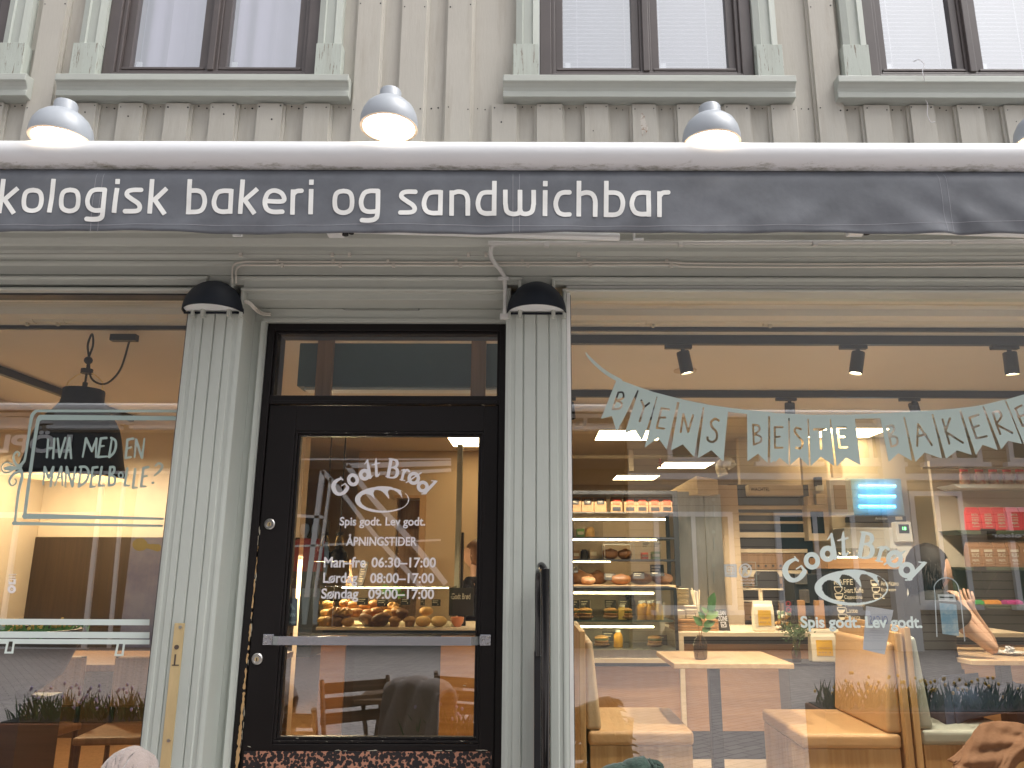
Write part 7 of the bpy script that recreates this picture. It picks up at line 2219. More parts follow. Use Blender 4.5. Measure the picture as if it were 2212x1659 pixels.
MBL = MB().lathe([(0, .004), (.022, 0.0), (.028, .006), (.047, .035), (.052, .072), (.048, .072), (.042, .035), (0, .012)], (bq.x, yd_ + .1, ZC + .001), 28)
tag(MBL.build('bowl', M['bowl'], None, smooth=True), 'small orange ribbed bowl right of the pastry case', 'bowl')
SG = thing('counter_screen', 'small black counter sign with the bakery name, right of the pastry case', 'sign', (W(995, 1330, yd_ + .12).x, yd_ + .2, ZC))
bxp(969, 1023, 1270, 1330, yd_ + .2, yd_ + .22).build('board', M['slate'], SG, bevel=0.002)
bxp(988, 1006, 1330, 1356, yd_ + .205, yd_ + .215).build('stand', M['black'], SG)
text_px('name_lettering', 'Godt Brød', M['chalk'], SG, 976, 1016, 1282, 1295, yd_ + .198, 0.0)
# leaning menu board and wooden peel behind the counter
MN = thing('menu_board', 'slim leaning blackboard menu behind the pastry case', 'menu board', (W(785, 1270, 4.2).x, 4.2, ZC))
v = [W(768, 1268, 4.2), W(783, 1268, 4.2), W(797, 1214, 4.2), W(782, 1214, 4.2)]
MB().hexa([tuple(v[0]), tuple(v[1]), tuple(v[1] + Vector((0, .01, 0))), tuple(v[0] + Vector((0, .01, 0))), tuple(v[3]), tuple(v[2]), tuple(v[2] + Vector((0, .01, 0))), tuple(v[3] + Vector((0, .01, 0)))]).build('board', M['slate'], MN)
ml_ = Cut(765, 1210, 800, 1270, .4)
for kq in range(8):
    yy = 1220 + kq * 5; x = 783 - (yy - 1214) * .26
    ml_.stroke([(x + 2, yy, .5), (x + 11 - (kq % 3) * 2, yy, .5)])
ml_.mesh('chalk_lines', M['chalk'], MN, on_plane(4.197))
PEEL = thing('bread_peel', 'wooden bread peel hanging left of the leaning menu board', 'peel', (W(757, 1260, 4.3).x, 4.3, 1.2))
MB().prism([(W(p[0], p[1], 4.3).x, W(p[0], p[1], 4.3).z) for p in ((747, 1272), (762, 1272), (764, 1250), (760, 1240), (759, 1208), (755, 1208), (754, 1240), (748, 1250))], 4.3, 4.315, 'y').build('blade', M['leather'], PEEL)
# dark jacket hooks area on the left of the door view
WR = thing('tall_cabinet', 'tall dark cabinet at the left of the door view', 'cabinet', (W(640, 1250, 4.4).x, 4.5, FL))
bxp(560, 690, 1118, 1420, 4.4, 4.8).build('body', M['dark_cab'], WR, bevel=0.004)
GPL = thing('grey_post', 'grey green steel post right of the tan wall in the door view', 'post', (W(990, 1200, 4.0).x, 4.0, FL))
bxp(980, 999, 960, 1300, 4.0, 4.1).build('post', M['leather_g'], GPL)
bxp(993, 1001, 1150, 1300, 3.9, 3.98).build('edge_board', M['black'], GPL)

# ================================================================== left room
LTb = thing('long_table', 'dark stained table inside the left window', 'table', (-2.6, 1.8, FL))
tz = 0.93
a = H(0, 1322, tz); 
MB().box(-3.9, -1.62, 1.75, 2.5, tz - 0.04, tz).build('table_top', M['pine'], LTb, bevel=0.004)
for (x, y) in ((-3.8, 1.85), (-1.72, 1.85), (-3.8, 2.4), (-1.72, 2.4)):
    MB().box(x - .035, x + .035, y - .035, y + .035, FL, tz - 0.04).build('leg', M['black'], LTb)
bq = P(40, 1400, 0.55)
PB_ = thing('planter_bowl', 'dark round wooden bowl planter with small yellow flowers inside the left window', 'planter', (bq.x, 0.62, 0.7))
bzt = P(40, 1368, 0.45).z
MB().lathe([(0, -.30), (.12, -.29), (.24, -.20), (.30, -.06), (.305, 0.0), (.285, 0.0), (.27, -.06), (0, -.05)], (bq.x - .12, 0.66, bzt), 36, sy=0.8).build('bowl', M['bowl_wood'], PB_, smooth=True)
MB().box(bq.x - .32, bq.x + .08, 0.50, 0.80, FL, bzt - .29).build('stand', M['black'], PB_)
fl1, fl2 = MB(), MB()
for kq in range(260):
    x = bq.x - .12 + rr_.uniform(-.27, .27); y = 0.66 + rr_.uniform(-.2, .2)
    leaf(fl1, (x, y, bzt - .03), (rr_.uniform(-.6, .6), rr_.uniform(-.6, .6), 1), rr_.uniform(.03, .07), .006, (0, -1, 0))
    if kq % 4 == 0: fl2.ball((x, y, bzt + rr_.uniform(.0, .035)), .008, 6, 4)
fl1.build('leaves', M['herb'], PB_); fl2.build('flowers', M['custard'], PB_)
def chair(x, y, rz, label, m):
    o = thing('cafe_chair', label, 'chair', (x, y, FL), 'dark chairs in the left room', rz)
    def loc(mb, nm, mm, **k):
        me = bpy.data.meshes.new(nm); me.from_pydata([tuple(v) for v in mb.v], [], mb.f); me.update()
        return link(me, nm, o, mm, **k)
    loc(MB().box(-.21, .21, -.21, .21, .43, .47), 'seat', m, bevel=.012)
    for (sx, sy) in ((-1, -1), (1, -1), (-1, 1), (1, 1)):
        loc(MB().tube([(sx * .19, sy * .19, 0), (sx * .185, sy * .185, .43 if sy < 0 else .82)], .014, 8), 'leg', M['black'])
    loc(MB().box(-.2, .2, .17, .2, .55, .82), 'backrest', m, bevel=.012)
    return o
chair(-2.15, 1.45, 0.1, 'dark chair at the left room table nearest the left pillar', M['pine'])
chair(-2.75, 1.45, -0.1, 'dark chair at the left room table near the picture edge', M['pine'])
# ================================================================== people
def skinned(name, pts, edges, rad, m, parent, sub=2, root=0):
    me = bpy.data.meshes.new(name)
    off = wloc(parent)
    me.from_pydata([tuple(Vector(p) - off) for p in pts], edges, [])
    me.update()
    o = link(me, name, parent, m)
    sk = o.modifiers.new('skin', 'SKIN')
    sk.use_smooth_shade = True
    if not me.skin_vertices: pass
    for i, r in enumerate(rad):
        v = me.skin_vertices[0].data[i]
        v.radius = r if isinstance(r, tuple) else (r, r)
        v.use_root = (i == root)
    sb = o.modifiers.new('sub', 'SUBSURF'); sb.levels = sub; sb.render_levels = sub
    return o
def sk_layer(me):
    if not me.skin_vertices:
        bm = bmesh.new(); bm.from_mesh(me); bm.verts.layers.skin.verify(); bm.to_mesh(me); bm.free()
_old = skinned
def skinned(name, pts, edges, rad, m, parent, sub=2, root=0):
    me = bpy.data.meshes.new(name)
    off = wloc(parent)
    me.from_pydata([tuple(Vector(p) - off) for p in pts], edges, [])
    me.update()
    sk_layer(me)
    o = link(me, name, parent, m)
    for i, r in enumerate(rad):
        v = me.skin_vertices[0].data[i]
        v.radius = r if isinstance(r, tuple) else (r, r)
        v.use_root = (i == root)
    s_ = o.modifiers.new('skin', 'SKIN'); s_.use_smooth_shade = True
    sb = o.modifiers.new('sub', 'SUBSURF'); sb.levels = sub; sb.render_levels = sub
    return o
def chain(k0, n): return [(k0 + i, k0 + i + 1) for i in range(n - 1)]
def head_mesh(name, c, r, fwd, m, parent, tilt=0.0):
    """head with brow, nose, chin and ears; local +X looks along fwd"""
    b = MB()
    f = Vector(fwd).normalized(); up = Vector((0, 0, 1)); s = up.cross(f).normalized(); up = f.cross(s)
    n, rg = 28, 20
    for i in range(rg + 1):
        th = math.pi * i / rg
        for k in range(n):
            a = 2 * math.pi * k / n
            x, y, z = math.sin(th) * math.cos(a), math.sin(th) * math.sin(a), math.cos(th)
            px, py, pz = x * 0.98, y * 0.76, z * 1.15
            face = max(0.0, x)
            if z < -0.2: px *= 1 - 0.18 * (-z - 0.2); py *= 1 - 0.42 * (-z - 0.2)
            if face > 0:
                nose = math.exp(-((z + 0.14) / 0.15) ** 2 - (y / 0.13) ** 2) * 0.24
                brow = math.exp(-((z - 0.14) / 0.09) ** 2 - (y / 0.5) ** 2) * 0.06
                eye = -math.exp(-((z - 0.02) / 0.08) ** 2 - ((abs(y) - 0.32) / 0.14) ** 2) * 0.09
                lip = math.exp(-((z + 0.44) / 0.07) ** 2 - (y / 0.22) ** 2) * 0.07
                chin = math.exp(-((z + 0.80) / 0.16) ** 2 - (y / 0.3) ** 2) * 0.12
                px += (nose + brow + eye + lip + chin) * face
            ear = math.exp(-((z + 0.02) / 0.17) ** 2 - ((x + 0.02) / 0.12) ** 2) * 0.16
            py += math.copysign(ear, y) if abs(y) > 0.6 else 0
            b.v.append(Vector(c) + (f * px + s * py + up * pz) * r)
    for i in range(rg):
        for k in range(n):
            b.face((i * n + k, (i + 1) * n + k, (i + 1) * n + (k + 1) % n, i * n + (k + 1) % n))
    return b
def hand_pts(w_, d, side, r=0.0085, curl=0.5):
    """finger chains from wrist w_ along direction d"""
    d = Vector(d).normalized(); s = Vector(side).normalized(); nrm = d.cross(s)
    out = []
    for i, (o_, L) in enumerate(((-0.030, .070), (-0.010, .082), (0.010, .077), (0.029, .060))):
        b0 = w_ + d * 0.075 + s * o_
        out.append([w_ + d * 0.02 + s * o_ * .5, b0, b0 + (d * .8 + nrm * curl * .6) * L * .5, b0 + (d * (1.1 - curl) + nrm * curl * 1.3) * L])
    t0 = w_ + d * 0.025 - s * 0.025
    out.append([w_ + d * 0.01, t0 + nrm * .008, t0 - s * .018 + d * .03 + nrm * .02, t0 - s * .012 + d * .055 + nrm * .032])
    return out
def body_with_arms(parent, neck, head_c, sh, arms, m):
    """one continuous skin: neck, chest, arms, palms and fingers"""
    pts, ed, rad = [], [], []
    def add(p, r, frm=None):
        pts.append(Vector(p)); rad.append(r)
        if frm is not None: ed.append((frm, len(pts) - 1))
        return len(pts) - 1
    c0 = add(sh['chest'], (0.10, 0.08)); c1 = add(neck, 0.052, c0); add(head_c, 0.055, c1)
    for (S_, E_, Wr, d, side, curl) in arms:
        a0 = add(S_, 0.050, c0)
        a1 = add(Vector(S_).lerp(Vector(E_), .5), 0.043, a0); a2 = add(E_, 0.037, a1)
        a3 = add(Vector(E_).lerp(Vector(Wr), .35), 0.037, a2); a4 = add(Wr, 0.024, a3)
        palm = add(Vector(Wr) + Vector(d).normalized() * 0.045, (0.030, 0.020), a4)
        for ch in hand_pts(Vector(Wr), d, side, curl=curl):
            p = palm
            for j, q in enumerate(ch[1:]): p = add(q, 0.0095 - 0.001 * j, p)
    return skinned('body', pts, ed, rad, m, parent, 2, 0)

# customer in the booth
yp = 1.72
hc = P(2012, 1232, yp); rr0 = 0.108
PS = thing('person', 'person in black t-shirt and jeans leaning an elbow on the right cafe table', 'person', (2.42, yp, FL))
shN, shF = P(2032, 1300, yp - 0.17), P(1990, 1292, yp + 0.17)
elb = P(2150, 1408, yp - 0.22); wri = P(2083, 1312, yp - 0.12)
elbF = P(2150, 1402, yp + 0.2); wriF = P(2100, 1320, yp + 0.05)
neck = P(2004, 1268, yp)
chest = (shN + shF) / 2 + Vector((0.0, 0, -0.10))
body_with_arms(PS, neck, hc + Vector((0, 0, -0.03)), {'chest': chest}, [(shN, elb, wri, (-0.25, 0.35, 0.9), (0.8, 0.5, 0), .7), (shF, elbF, wriF, (-0.35, -0.3, 0.85), (0.8, -0.4, 0), .7)], M['skin'])
hm = head_mesh('head', hc, rr0, (0.93, -0.12, -0.2), M['skin'], PS); hm.build('head', M['skin'], PS, smooth=True, auto=180)
hr = MB(); rr_ = random.Random(5)
hr.ball(hc + Vector((-0.020, 0, 0.022)), rr0 * 1.13, 26, 16, (1.02, 0.88, 1.12))
hr.ball(hc + Vector((-0.065, 0, -0.055)), rr0 * 0.85, 18, 12, (0.9, 0.95, 1.25))
hr.v = [v for v in hr.v]
for i, v in enumerate(hr.v):
    d = v - hc
    if d.x > 0.045 and d.z < 0.05: hr.v[i] = Vector((hc.x + 0.045 - (0.05 - d.z) * .25, v.y, v.z))
    hr.v[i] = hr.v[i] + Vector((rr_.uniform(-.004, .004), rr_.uniform(-.004, .004), rr_.uniform(-.004, .004)))
for k in range(520):
    a_ = rr_.uniform(1.2, 5.1); ph = rr_.uniform(-.6, 1.2)
    p = hc + Vector((math.cos(a_) * math.cos(ph) * rr0 * 1.12 - .02, math.sin(a_) * math.cos(ph) * rr0 * .98, math.sin(ph) * rr0 * 1.24 + .02))
    hr.tube([p, p + Vector((-.012 + rr_.uniform(-.01, .006), rr_.uniform(-.01, .01), -.05)), p + Vector((-.004 + rr_.uniform(-.015, .008), rr_.uniform(-.01, .01), -.10))], [.0032, .003, .001], 4)
hr.build('hair', M['hair'], PS, smooth=True, auto=180)
hip = Vector((2.33, yp, 0.78))
tz = [hip, hip + Vector((0.02, 0, 0.14)), chest.lerp(hip, .45) + Vector((-.03, 0, 0)), chest + Vector((-0.02, 0, 0.0)), chest + Vector((-0.005, 0, 0.085)), neck + Vector((0, 0, -.02))]
pts = tz + [shN + Vector((0, .02, 0)), shN.lerp(elb, .30), shN.lerp(elb, .48), shF + Vector((0, -.02, 0)), shF.lerp(elbF, .30), shF.lerp(elbF, .48)]
ed = chain(0, 6) + [(4, 6), (6, 7), (7, 8), (4, 9), (9, 10), (10, 11)]
skinned('t_shirt', pts, ed, [(.17, .15), (.165, .14), (.16, .145), (.165, .15), (.10, .12), .068, .085, .080, .078, .085, .080, .078], M['tee'], PS, 2, 0)
kn = [Vector((2.85, yp - .13, .80)), Vector((2.85, yp + .13, .80))]
pts, ed, rad = [hip + Vector((0, 0, -.03))], [], [(.16, .16)]
for s, k_ in ((-1, kn[0]), (1, kn[1])):
    n0 = len(pts)
    pts += [hip + Vector((0.05, s * .10, -.03)), hip.lerp(k_, .6) + Vector((0, s * .03, -.01)), k_, k_ + Vector((.02, 0, -.30)), k_ + Vector((.0, 0, -.56))]
    rad += [.10, .085, .070, .060, .052]
    ed += [(0, n0)] + chain(n0, 5)
skinned('jeans', pts, ed, rad, M['denim'], PS, 2, 0)
for k_ in kn:
    p = k_ + Vector((.0, 0, -.58))
    MB().ball(p + Vector((.07, 0, -.03)), .05, 14, 8, (2.2, .8, .8)).build('shoe', M['black'], PS, smooth=True)
# rust coat thrown over the bench front
CO = thing('coat', 'rust brown wool coat draped over the bench in front of the person', 'coat', (2.55, 1.2, FL))
cm = MB(); nx_, nz_ = 44, 30
ca = [P(2045, 1640, 1.22), P(2085, 1600, 1.2), P(2130, 1563, 1.2), P(2190, 1560, 1.2), P(2235, 1580, 1.2)]
for j in range(nz_ + 1):
    t = j / nz_
    for i in range(nx_ + 1):
        u = i / nx_
        topc = curve_pts([tuple(v) for v in ca], 11)[min(i, 43)]
        fold = (0.020 * math.sin(u * 9 + t * 5 + math.sin(u * 5 + t * 3) * 2.2) + 0.011 * math.sin(u * 21 - t * 11 + math.sin(t * 8) * 1.5)) * min(1, t * 2 + .25) + 0.003 * math.sin(u * 47 + t * 31)
        z = topc[2] * (1 - t) + (0.50 - .08 * math.sin(u * 6)) * t
        cm.v.append(Vector((topc[0] + 0.05 * t * (u - .4) + 0.02 * math.sin(t * 7 + u * 9), topc[1] - 0.10 * math.sin(min(1, t * 1.4) * 1.57) - fold, z)))
for j in range(nz_):
    for i in range(nx_):
        a_ = j * (nx_ + 1) + i
        cm.face((a_, a_ + 1, a_ + nx_ + 2, a_ + nx_ + 1))
co_ = cm.build('cloth', M['coat'], CO, smooth=True, auto=180)
so = co_.modifiers.new('thickness', 'SOLIDIFY'); so.thickness = 0.012; so.offset = 1
# staff member behind the counter, seen past the door frame
ysf = 4.35
hs2 = P(1024, 1200, ysf)
ST = thing('person', 'staff member with brown hair bun and dark top, half hidden by door frame', 'person', (hs2.x, ysf, FL))
nk = hs2 + Vector((0.02, 0, -0.15))
s1_, s2_ = nk + Vector((-0.04, -.17, -.09)), nk + Vector((0.04, .17, -.09))
e1, w1 = s1_ + Vector((-.06, -.06, -.29)), s1_ + Vector((-.20, -.10, -.42))
e2_, w2_ = s2_ + Vector((-.02, .06, -.29)), s2_ + Vector((-.18, .06, -.44))
body_with_arms(ST, nk, hs2 + Vector((0, 0, -.03)), {'chest': nk + Vector((0.02, 0, -.22))}, [(s1_, e1, w1, (-.8, 0, -.4), (0, 1, 0), .5), (s2_, e2_, w2_, (-.8, 0, -.4), (0, 1, 0), .5)], M['skin'])
head_mesh('head', hs2, .102, (-0.95, 0.2, -0.12), M['skin'], ST).build('head', M['skin'], ST, smooth=True, auto=180)
hb2 = MB().ball(hs2 + Vector((0.028, 0, .02)), .116, 24, 14, (1.0, .86, 1.08))
for i, v in enumerate(hb2.v):
    d = v - hs2
    if d.x < -.03 and d.z < .06: hb2.v[i] = Vector((hs2.x - .03 + (.06 - d.z) * .3, v.y, v.z))
    hb2.v[i] = hb2.v[i] + Vector((rr_.uniform(-.003, .003), rr_.uniform(-.003, .003), rr_.uniform(-.003, .003)))
hb2.ball(hs2 + Vector((.085, 0, .085)), .045, 14, 10, jit=.1, rng=rr_)
hb2.build('hair', M['hair_br'], ST, smooth=True, auto=180)
hp = Vector((nk.x + .03, ysf, 1.0))
pts = [hp, hp + Vector((0, 0, .18)), nk + Vector((.02, 0, -.26)), nk + Vector((.01, 0, -.12)), nk + Vector((0, 0, -.05)), s1_, s1_.lerp(e1, .6), s2_, s2_.lerp(e2_, .6)]
skinned('dark_top', pts, chain(0, 5) + [(3, 5), (5, 6), (3, 7), (7, 8)], [(.17, .15), (.15, .14), (.17, .15), (.11, .12), .065, .075, .062, .075, .062], M['denim_dk'], ST, 2, 0)
pts = [hp] + [hp + Vector((0, s * .1, z)) for s in (-1, 1) for z in (-.06, -.42, -.80)]
skinned('trousers', pts, [(0, 1), (1, 2), (2, 3), (0, 4), (4, 5), (5, 6)], [(.16, .16), .10, .075, .055, .10, .075, .055], M['black'], ST, 2, 0)

# ================================================================== outdoor seating below and behind the camera
def folding_chair(x, y, rz, label, fleece=None):
    o = thing('folding_chair', label, 'chair', (x, y, 0.004), 'wooden folding chairs outside', rz)
    def loc(mb, nm, mm, par=o, **k):
        me = bpy.data.meshes.new(nm); me.from_pydata([tuple(v) for v in mb.v], [], mb.f); me.update()
        return link(me, nm, par, mm, **k)
    for s in (-1, 1):
        loc(MB().tube([(s * .20, -.22, 0), (s * .20, .05, .46), (s * .20, .20, .84)], .014, 8), 'leg', M['oak_out'])
        loc(MB().tube([(s * .18, .24, 0), (s * .18, -.20, .45)], .014, 8), 'leg', M['oak_out'])
    for k in range(5): loc(MB().box(-.19, .19, -.20 + k * .085, -.135 + k * .085, .45, .465), 'seat_slat', M['oak_out'])
    for k in range(3): loc(MB().box(-.20, .20, .165 + k * .02, .180 + k * .02, .60 + k * .08, .66 + k * .08), 'back_slat', M['oak_out'])
    return o
def throw(x, y, z, rz, w_, m, label, nm, drop=.42, seed=1, arc=.055, amp=.010, lean=0.0, crown=.15):
    o = thing(nm, label, 'blanket' if nm == 'blanket' else 'sheepskin', (x, y, z), None, rz)
    o.rotation_euler.y = lean
    rr2 = random.Random(seed)
    mb = MB(); nu, nv = 36, 40
    for j in range(nv + 1):
        t = j / nv * 2 - 1
        for i in range(nu + 1):
            u = (i / nu * 2 - 1)
            ww = w_ * (1 - .12 * abs(t) + .05 * math.sin(t * 9 + seed))
            a_ = t * 2.0
            if abs(t) < .25: yy, zz = arc * math.sin(t / .25 * 1.57), arc * math.cos(t / .25 * 1.57) * .75 + (-.012 if abs(u) > .8 else 0)
            else: yy, zz = math.copysign(arc + (abs(t) - .25) * .10, t), -(abs(t) - .25) / .75 * drop
            edge = max(0, abs(u) - .75) * 4
            n = amp * math.sin(u * 9 + t * 6 + seed) + rr2.uniform(-.003, .003)
            mb.v.append(Vector((u * ww, yy + n * (1 if t > 0 else -1), zz + n * .3 - (u * u) * ww * crown)))
    for j in range(nv):
        for i in range(nu):
            a_ = j * (nu + 1) + i
            mb.face((a_, a_ + 1, a_ + nu + 2, a_ + nu + 1))
    me = bpy.data.meshes.new('pelt'); me.from_pydata([tuple(v) for v in mb.v], [], mb.f); me.update()
    c_ = link(me, 'pelt', o, m, smooth=True, auto=180)
    s_ = c_.modifiers.new('thick', 'SOLIDIFY'); s_.thickness = .022 if nm == 'sheepskin' else .010; s_.offset = 1
    hmb = MB()
    for k in range(3600 if nm == 'sheepskin' else 160):
        v = mb.v[rr2.randrange(len(mb.v))] if nm == 'sheepskin' else mb.v[rr2.choice([0, nu]) + rr2.randrange(nv + 1) * (nu + 1)]
        d = Vector((rr2.uniform(-1, 1), rr2.uniform(-1, 1), rr2.uniform(-.4, 1))).normalized() if nm == 'sheepskin' else Vector((math.copysign(1, v.x), rr2.uniform(-.4, .4), -.7)).normalized()
        l_ = .017 if nm == 'sheepskin' else .035
        hmb.tube([v, v + d * l_ * .6 + Vector((0, 0, .003)), v + d * l_], [.0016, .0013, .0005] if nm == 'sheepskin' else [.004, .004, .002], 4)
    me = bpy.data.meshes.new('tufts' if nm == 'sheepskin' else 'fringe'); me.from_pydata([tuple(v) for v in hmb.v], [], hmb.f); me.update()
    link(me, me.name, o, m)
    return o
q = P(266, 1641, -0.55)
folding_chair(q.x, -0.72, 0.1, 'wooden folding chair under the pinkish sheepskin by the left window')
throw(q.x + .005, -0.52, q.z - .035, 0.1, .060, M['fleece'], 'pinkish sheepskin over a chair back at the bottom edge by the left pillar', 'sheepskin', amp=.002, crown=.75)
q = P(1385, 1640, -0.5)
folding_chair(q.x - .12, -0.68, -0.15, 'wooden folding chair under the dark green blanket by the right window')
throw(q.x - .055, -0.48, q.z - .045, -0.1, .10, M['green_wool'], 'dark green fringed wool blanket over a chair back below the right window', 'blanket', seed=4, arc=.03, amp=.004, lean=-.30, crown=.02)
folding_chair(-0.95, -1.35, 2.6, 'bare wooden folding chair before the door, turned to the street')
folding_chair(-0.35, -1.9, 0.4, 'bare wooden folding chair beside the street table')
throw(-.62, -1.15, .84, 0.5, .2, M['fleece'], 'pinkish sheepskin hung on a street chair before the door', 'sheepskin', seed=9)
OT = thing('street_table', 'weathered wooden folding table on the pavement', 'table', (-0.75, -1.75, 0))
for k in range(6): MB().box(-1.05, -.45, -2.02 + k * .09, -1.945 + k * .09, .70, .722).build('top_slat', M['oak_out'], OT)
for s in (-1, 1):
    MB().tube([(-.75 + s * .25, -2.0, 0), (-.75 + s * .25, -1.52, .70)], .014, 8).build('leg', M['oak_out'], OT)
    MB().tube([(-.75 + s * .22, -1.5, 0), (-.75 + s * .22, -1.98, .70)], .014, 8).build('leg', M['oak_out'], OT)
def planter(x0, x1, y, z, label, seed, bloom):
    rr2 = random.Random(seed)
    o = thing('flower_box', label, 'planter', ((x0 + x1) / 2, y, 0), 'flower boxes on the pavement')
    MB().box(x0, x1, y - .16, y + .16, 0.004, z).build('box', M['planter'], o, bevel=.006)
    MB().box(x0 + .02, x1 - .02, y - .14, y + .14, z + .001, z + .006).build('soil', M['slate'], o)
    lv, fl = MB(), MB()
    for k in range(int(420 * (x1 - x0))):
        p = Vector((rr2.uniform(x0 + .04, x1 - .04), y + rr2.uniform(-.12, .12), z))
        h_ = rr2.uniform(.05, .17)
        leaf(lv, p, (rr2.uniform(-.6, .6), rr2.uniform(-.5, .5), 1), h_, .0045, (0, -1, 0))
        if k % 9 == 0: fl.ball(p + Vector((rr2.uniform(-.03, .03), 0, h_ + .01)), .009, 6, 4, (1, 1, 1.2))
    lv.build('leaves', M['leaf'], o); fl.build('flowers', M[bloom], o)
planter(-0.72, -0.18, -1.15, .60, 'rust brown flower box with lilac flowers before the door', 31, 'lilac')
planter(1.6, 2.9, -1.55, .72, 'long rust brown flower box with yellow flowers opposite the right window', 32, 'custard')
planter(-2.9, -1.9, -1.5, .66, 'rust brown flower box with lilac flowers opposite the left window', 33, 'lilac')
# ================================================================== street and the houses across it
def ground(name, x0, x1, y0, y1, z, m):
    o = MB().box(x0, x1, y0, y1, z - 0.3, z).build(name, m)
    o['kind'] = 'structure'
    return o
pm, pnt, pb_ = new_mat('grey_setts')
tc = pnt.nodes.new('ShaderNodeTexCoord'); mp = pnt.nodes.new('ShaderNodeMapping'); mp.inputs['Rotation'].default_value = (0, 0, R(38))
br = pnt.nodes.new('ShaderNodeTexBrick')
br.inputs['Color1'].default_value = (0.46, 0.42, 0.40, 1); br.inputs['Color2'].default_value = (0.38, 0.345, 0.335, 1); br.inputs['Mortar'].default_value = (0.19, 0.17, 0.165, 1)
br.inputs['Scale'].default_value = 1.0; br.inputs['Brick Width'].default_value = 0.21; br.inputs['Row Height'].default_value = 0.105; br.inputs['Mortar Size'].default_value = 0.006
pnt.links.new(tc.outputs['Object'], mp.inputs['Vector']); pnt.links.new(mp.outputs[0], br.inputs['Vector']); pnt.links.new(br.outputs[0], pb_.inputs['Base Color'])
pb_.inputs['Roughness'].default_value = 0.75
ground('street', -40, 40, -12.6, 0.6, 0.0, pm)
ground('pavement', -40, 40, -1.9, 0.02, 0.004, mat('pale_granite_slabs', (0.50, 0.46, 0.44), 0.7, var=0.12, scale=3))
DO = 11.76                                       # depth of the mirror image of the far fronts
def MR(px, py, d=DO):                            # where a thing seen mirrored in the glass really stands
    q = P(px, py, d)
    return Vector((q.x, 2 * YW - d, q.z))
yo = 2 * YW - DO
M['far_white'] = mat('far_white_frames', (0.84, 0.86, 0.88), 0.4)
M['far_dark'] = mat('dark_shop_glass', (0.03, 0.032, 0.036), 0.12)
M['far_teal'] = mat('far_teal_wall', (0.10, 0.13, 0.14), 0.6)
M['far_brown'] = mat('far_brown_wall', (0.20, 0.11, 0.07), 0.6)
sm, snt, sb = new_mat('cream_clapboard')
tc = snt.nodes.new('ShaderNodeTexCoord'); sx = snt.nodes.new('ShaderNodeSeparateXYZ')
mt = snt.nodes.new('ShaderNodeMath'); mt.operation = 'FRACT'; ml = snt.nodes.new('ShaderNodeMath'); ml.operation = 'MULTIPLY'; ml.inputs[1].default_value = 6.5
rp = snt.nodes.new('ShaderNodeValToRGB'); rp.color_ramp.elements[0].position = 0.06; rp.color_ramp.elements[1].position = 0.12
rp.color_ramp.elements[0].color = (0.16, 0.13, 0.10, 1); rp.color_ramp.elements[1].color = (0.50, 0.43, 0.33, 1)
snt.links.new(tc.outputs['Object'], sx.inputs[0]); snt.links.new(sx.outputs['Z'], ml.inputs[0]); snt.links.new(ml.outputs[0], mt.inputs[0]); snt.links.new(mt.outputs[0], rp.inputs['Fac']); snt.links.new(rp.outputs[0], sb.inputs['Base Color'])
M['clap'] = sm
# running shop with white glazing bars
RS = thing('running_shop', 'dark fronted running shop across the street with white glazing bars and lettered fascia', 'building', (-3.0, yo - 2, 0))
xs0, xs1 = -17.0, 1.8
rb = MB()
rb.box(xs0, xs1, yo - 4, yo - 0.30, 0, 4.40)
rb.build('wall', M['far_teal'], RS)
MB().box(xs0, xs1, yo - 0.30, yo - 0.10, 3.95, 4.40).build('upper_wall', M['clap'], RS)
zf0, zf1 = MR(100, 1010).z, MR(100, 945).z
MB().box(xs0, xs1, yo - 0.30, yo - 0.02, zf0, zf1 + 0.1).build('fascia', M['far_dark'], RS)
MB().box(xs0, xs1, yo - 0.30, yo - 0.22, 0.35, zf0).build('shop_glass', M['far_dark'], RS)
wf = MB()
def bar_at(px0, py0, px1, py1, wpx=7):
    a, b2 = MR(px0, py0), MR(px1, py1)
    d = (b2 - a); L = d.length; d.normalize()
    nrm = Vector((-d.z, 0, d.x)) * (wpx * 0.5 * 14.7 / 1662)
    p = [a + nrm, b2 + nrm, b2 - nrm, a - nrm]
    wf.hexa([(q.x, yo - 0.04, q.z) for q in p] + [(q.x, yo + 0.03, q.z) for q in p])
for (a, b2, wd) in (((0, 907, 380, 912), 0, 12), ((0, 1022, 380, 1020), 0, 6), ((0, 1112, 215, 1112), 0, 12), ((35, 1130, 2, 1360), 0, 8), ((222, 1020, 182, 1405), 0, 8), ((270, 1030, 235, 1400), 0, 6), ((-60, 1400, 190, 1405), 0, 8), ((-90, 1020, -140, 1400), 0, 8),
                ((740, 1003, 975, 997), 0, 11), ((770, 1022, 975, 1012), 0, 7), ((742, 1003, 962, 1262), 0, 12), ((690, 1015, 905, 1272), 0, 9), ((690, 1015, 655, 1290), 0, 10), ((706, 1030, 672, 1290), 0, 5), ((618, 1112, 690, 1116), 0, 6), ((620, 1180, 950, 1165), 0, 4), ((600, 990, 975, 988), 0, 3)):
    bar_at(*a, wpx=wd)
wf.build('white_glazing_bars', M['far_white'], RS)
text_on('fascia_lettering', 'LÖPLABBET', M['far_white'], RS, (MR(152, 985).x, yo + 0.01, MR(0, 978).z), (MR(-230, 985).x, yo + 0.01, MR(0, 930).z), 0.03).data.update()
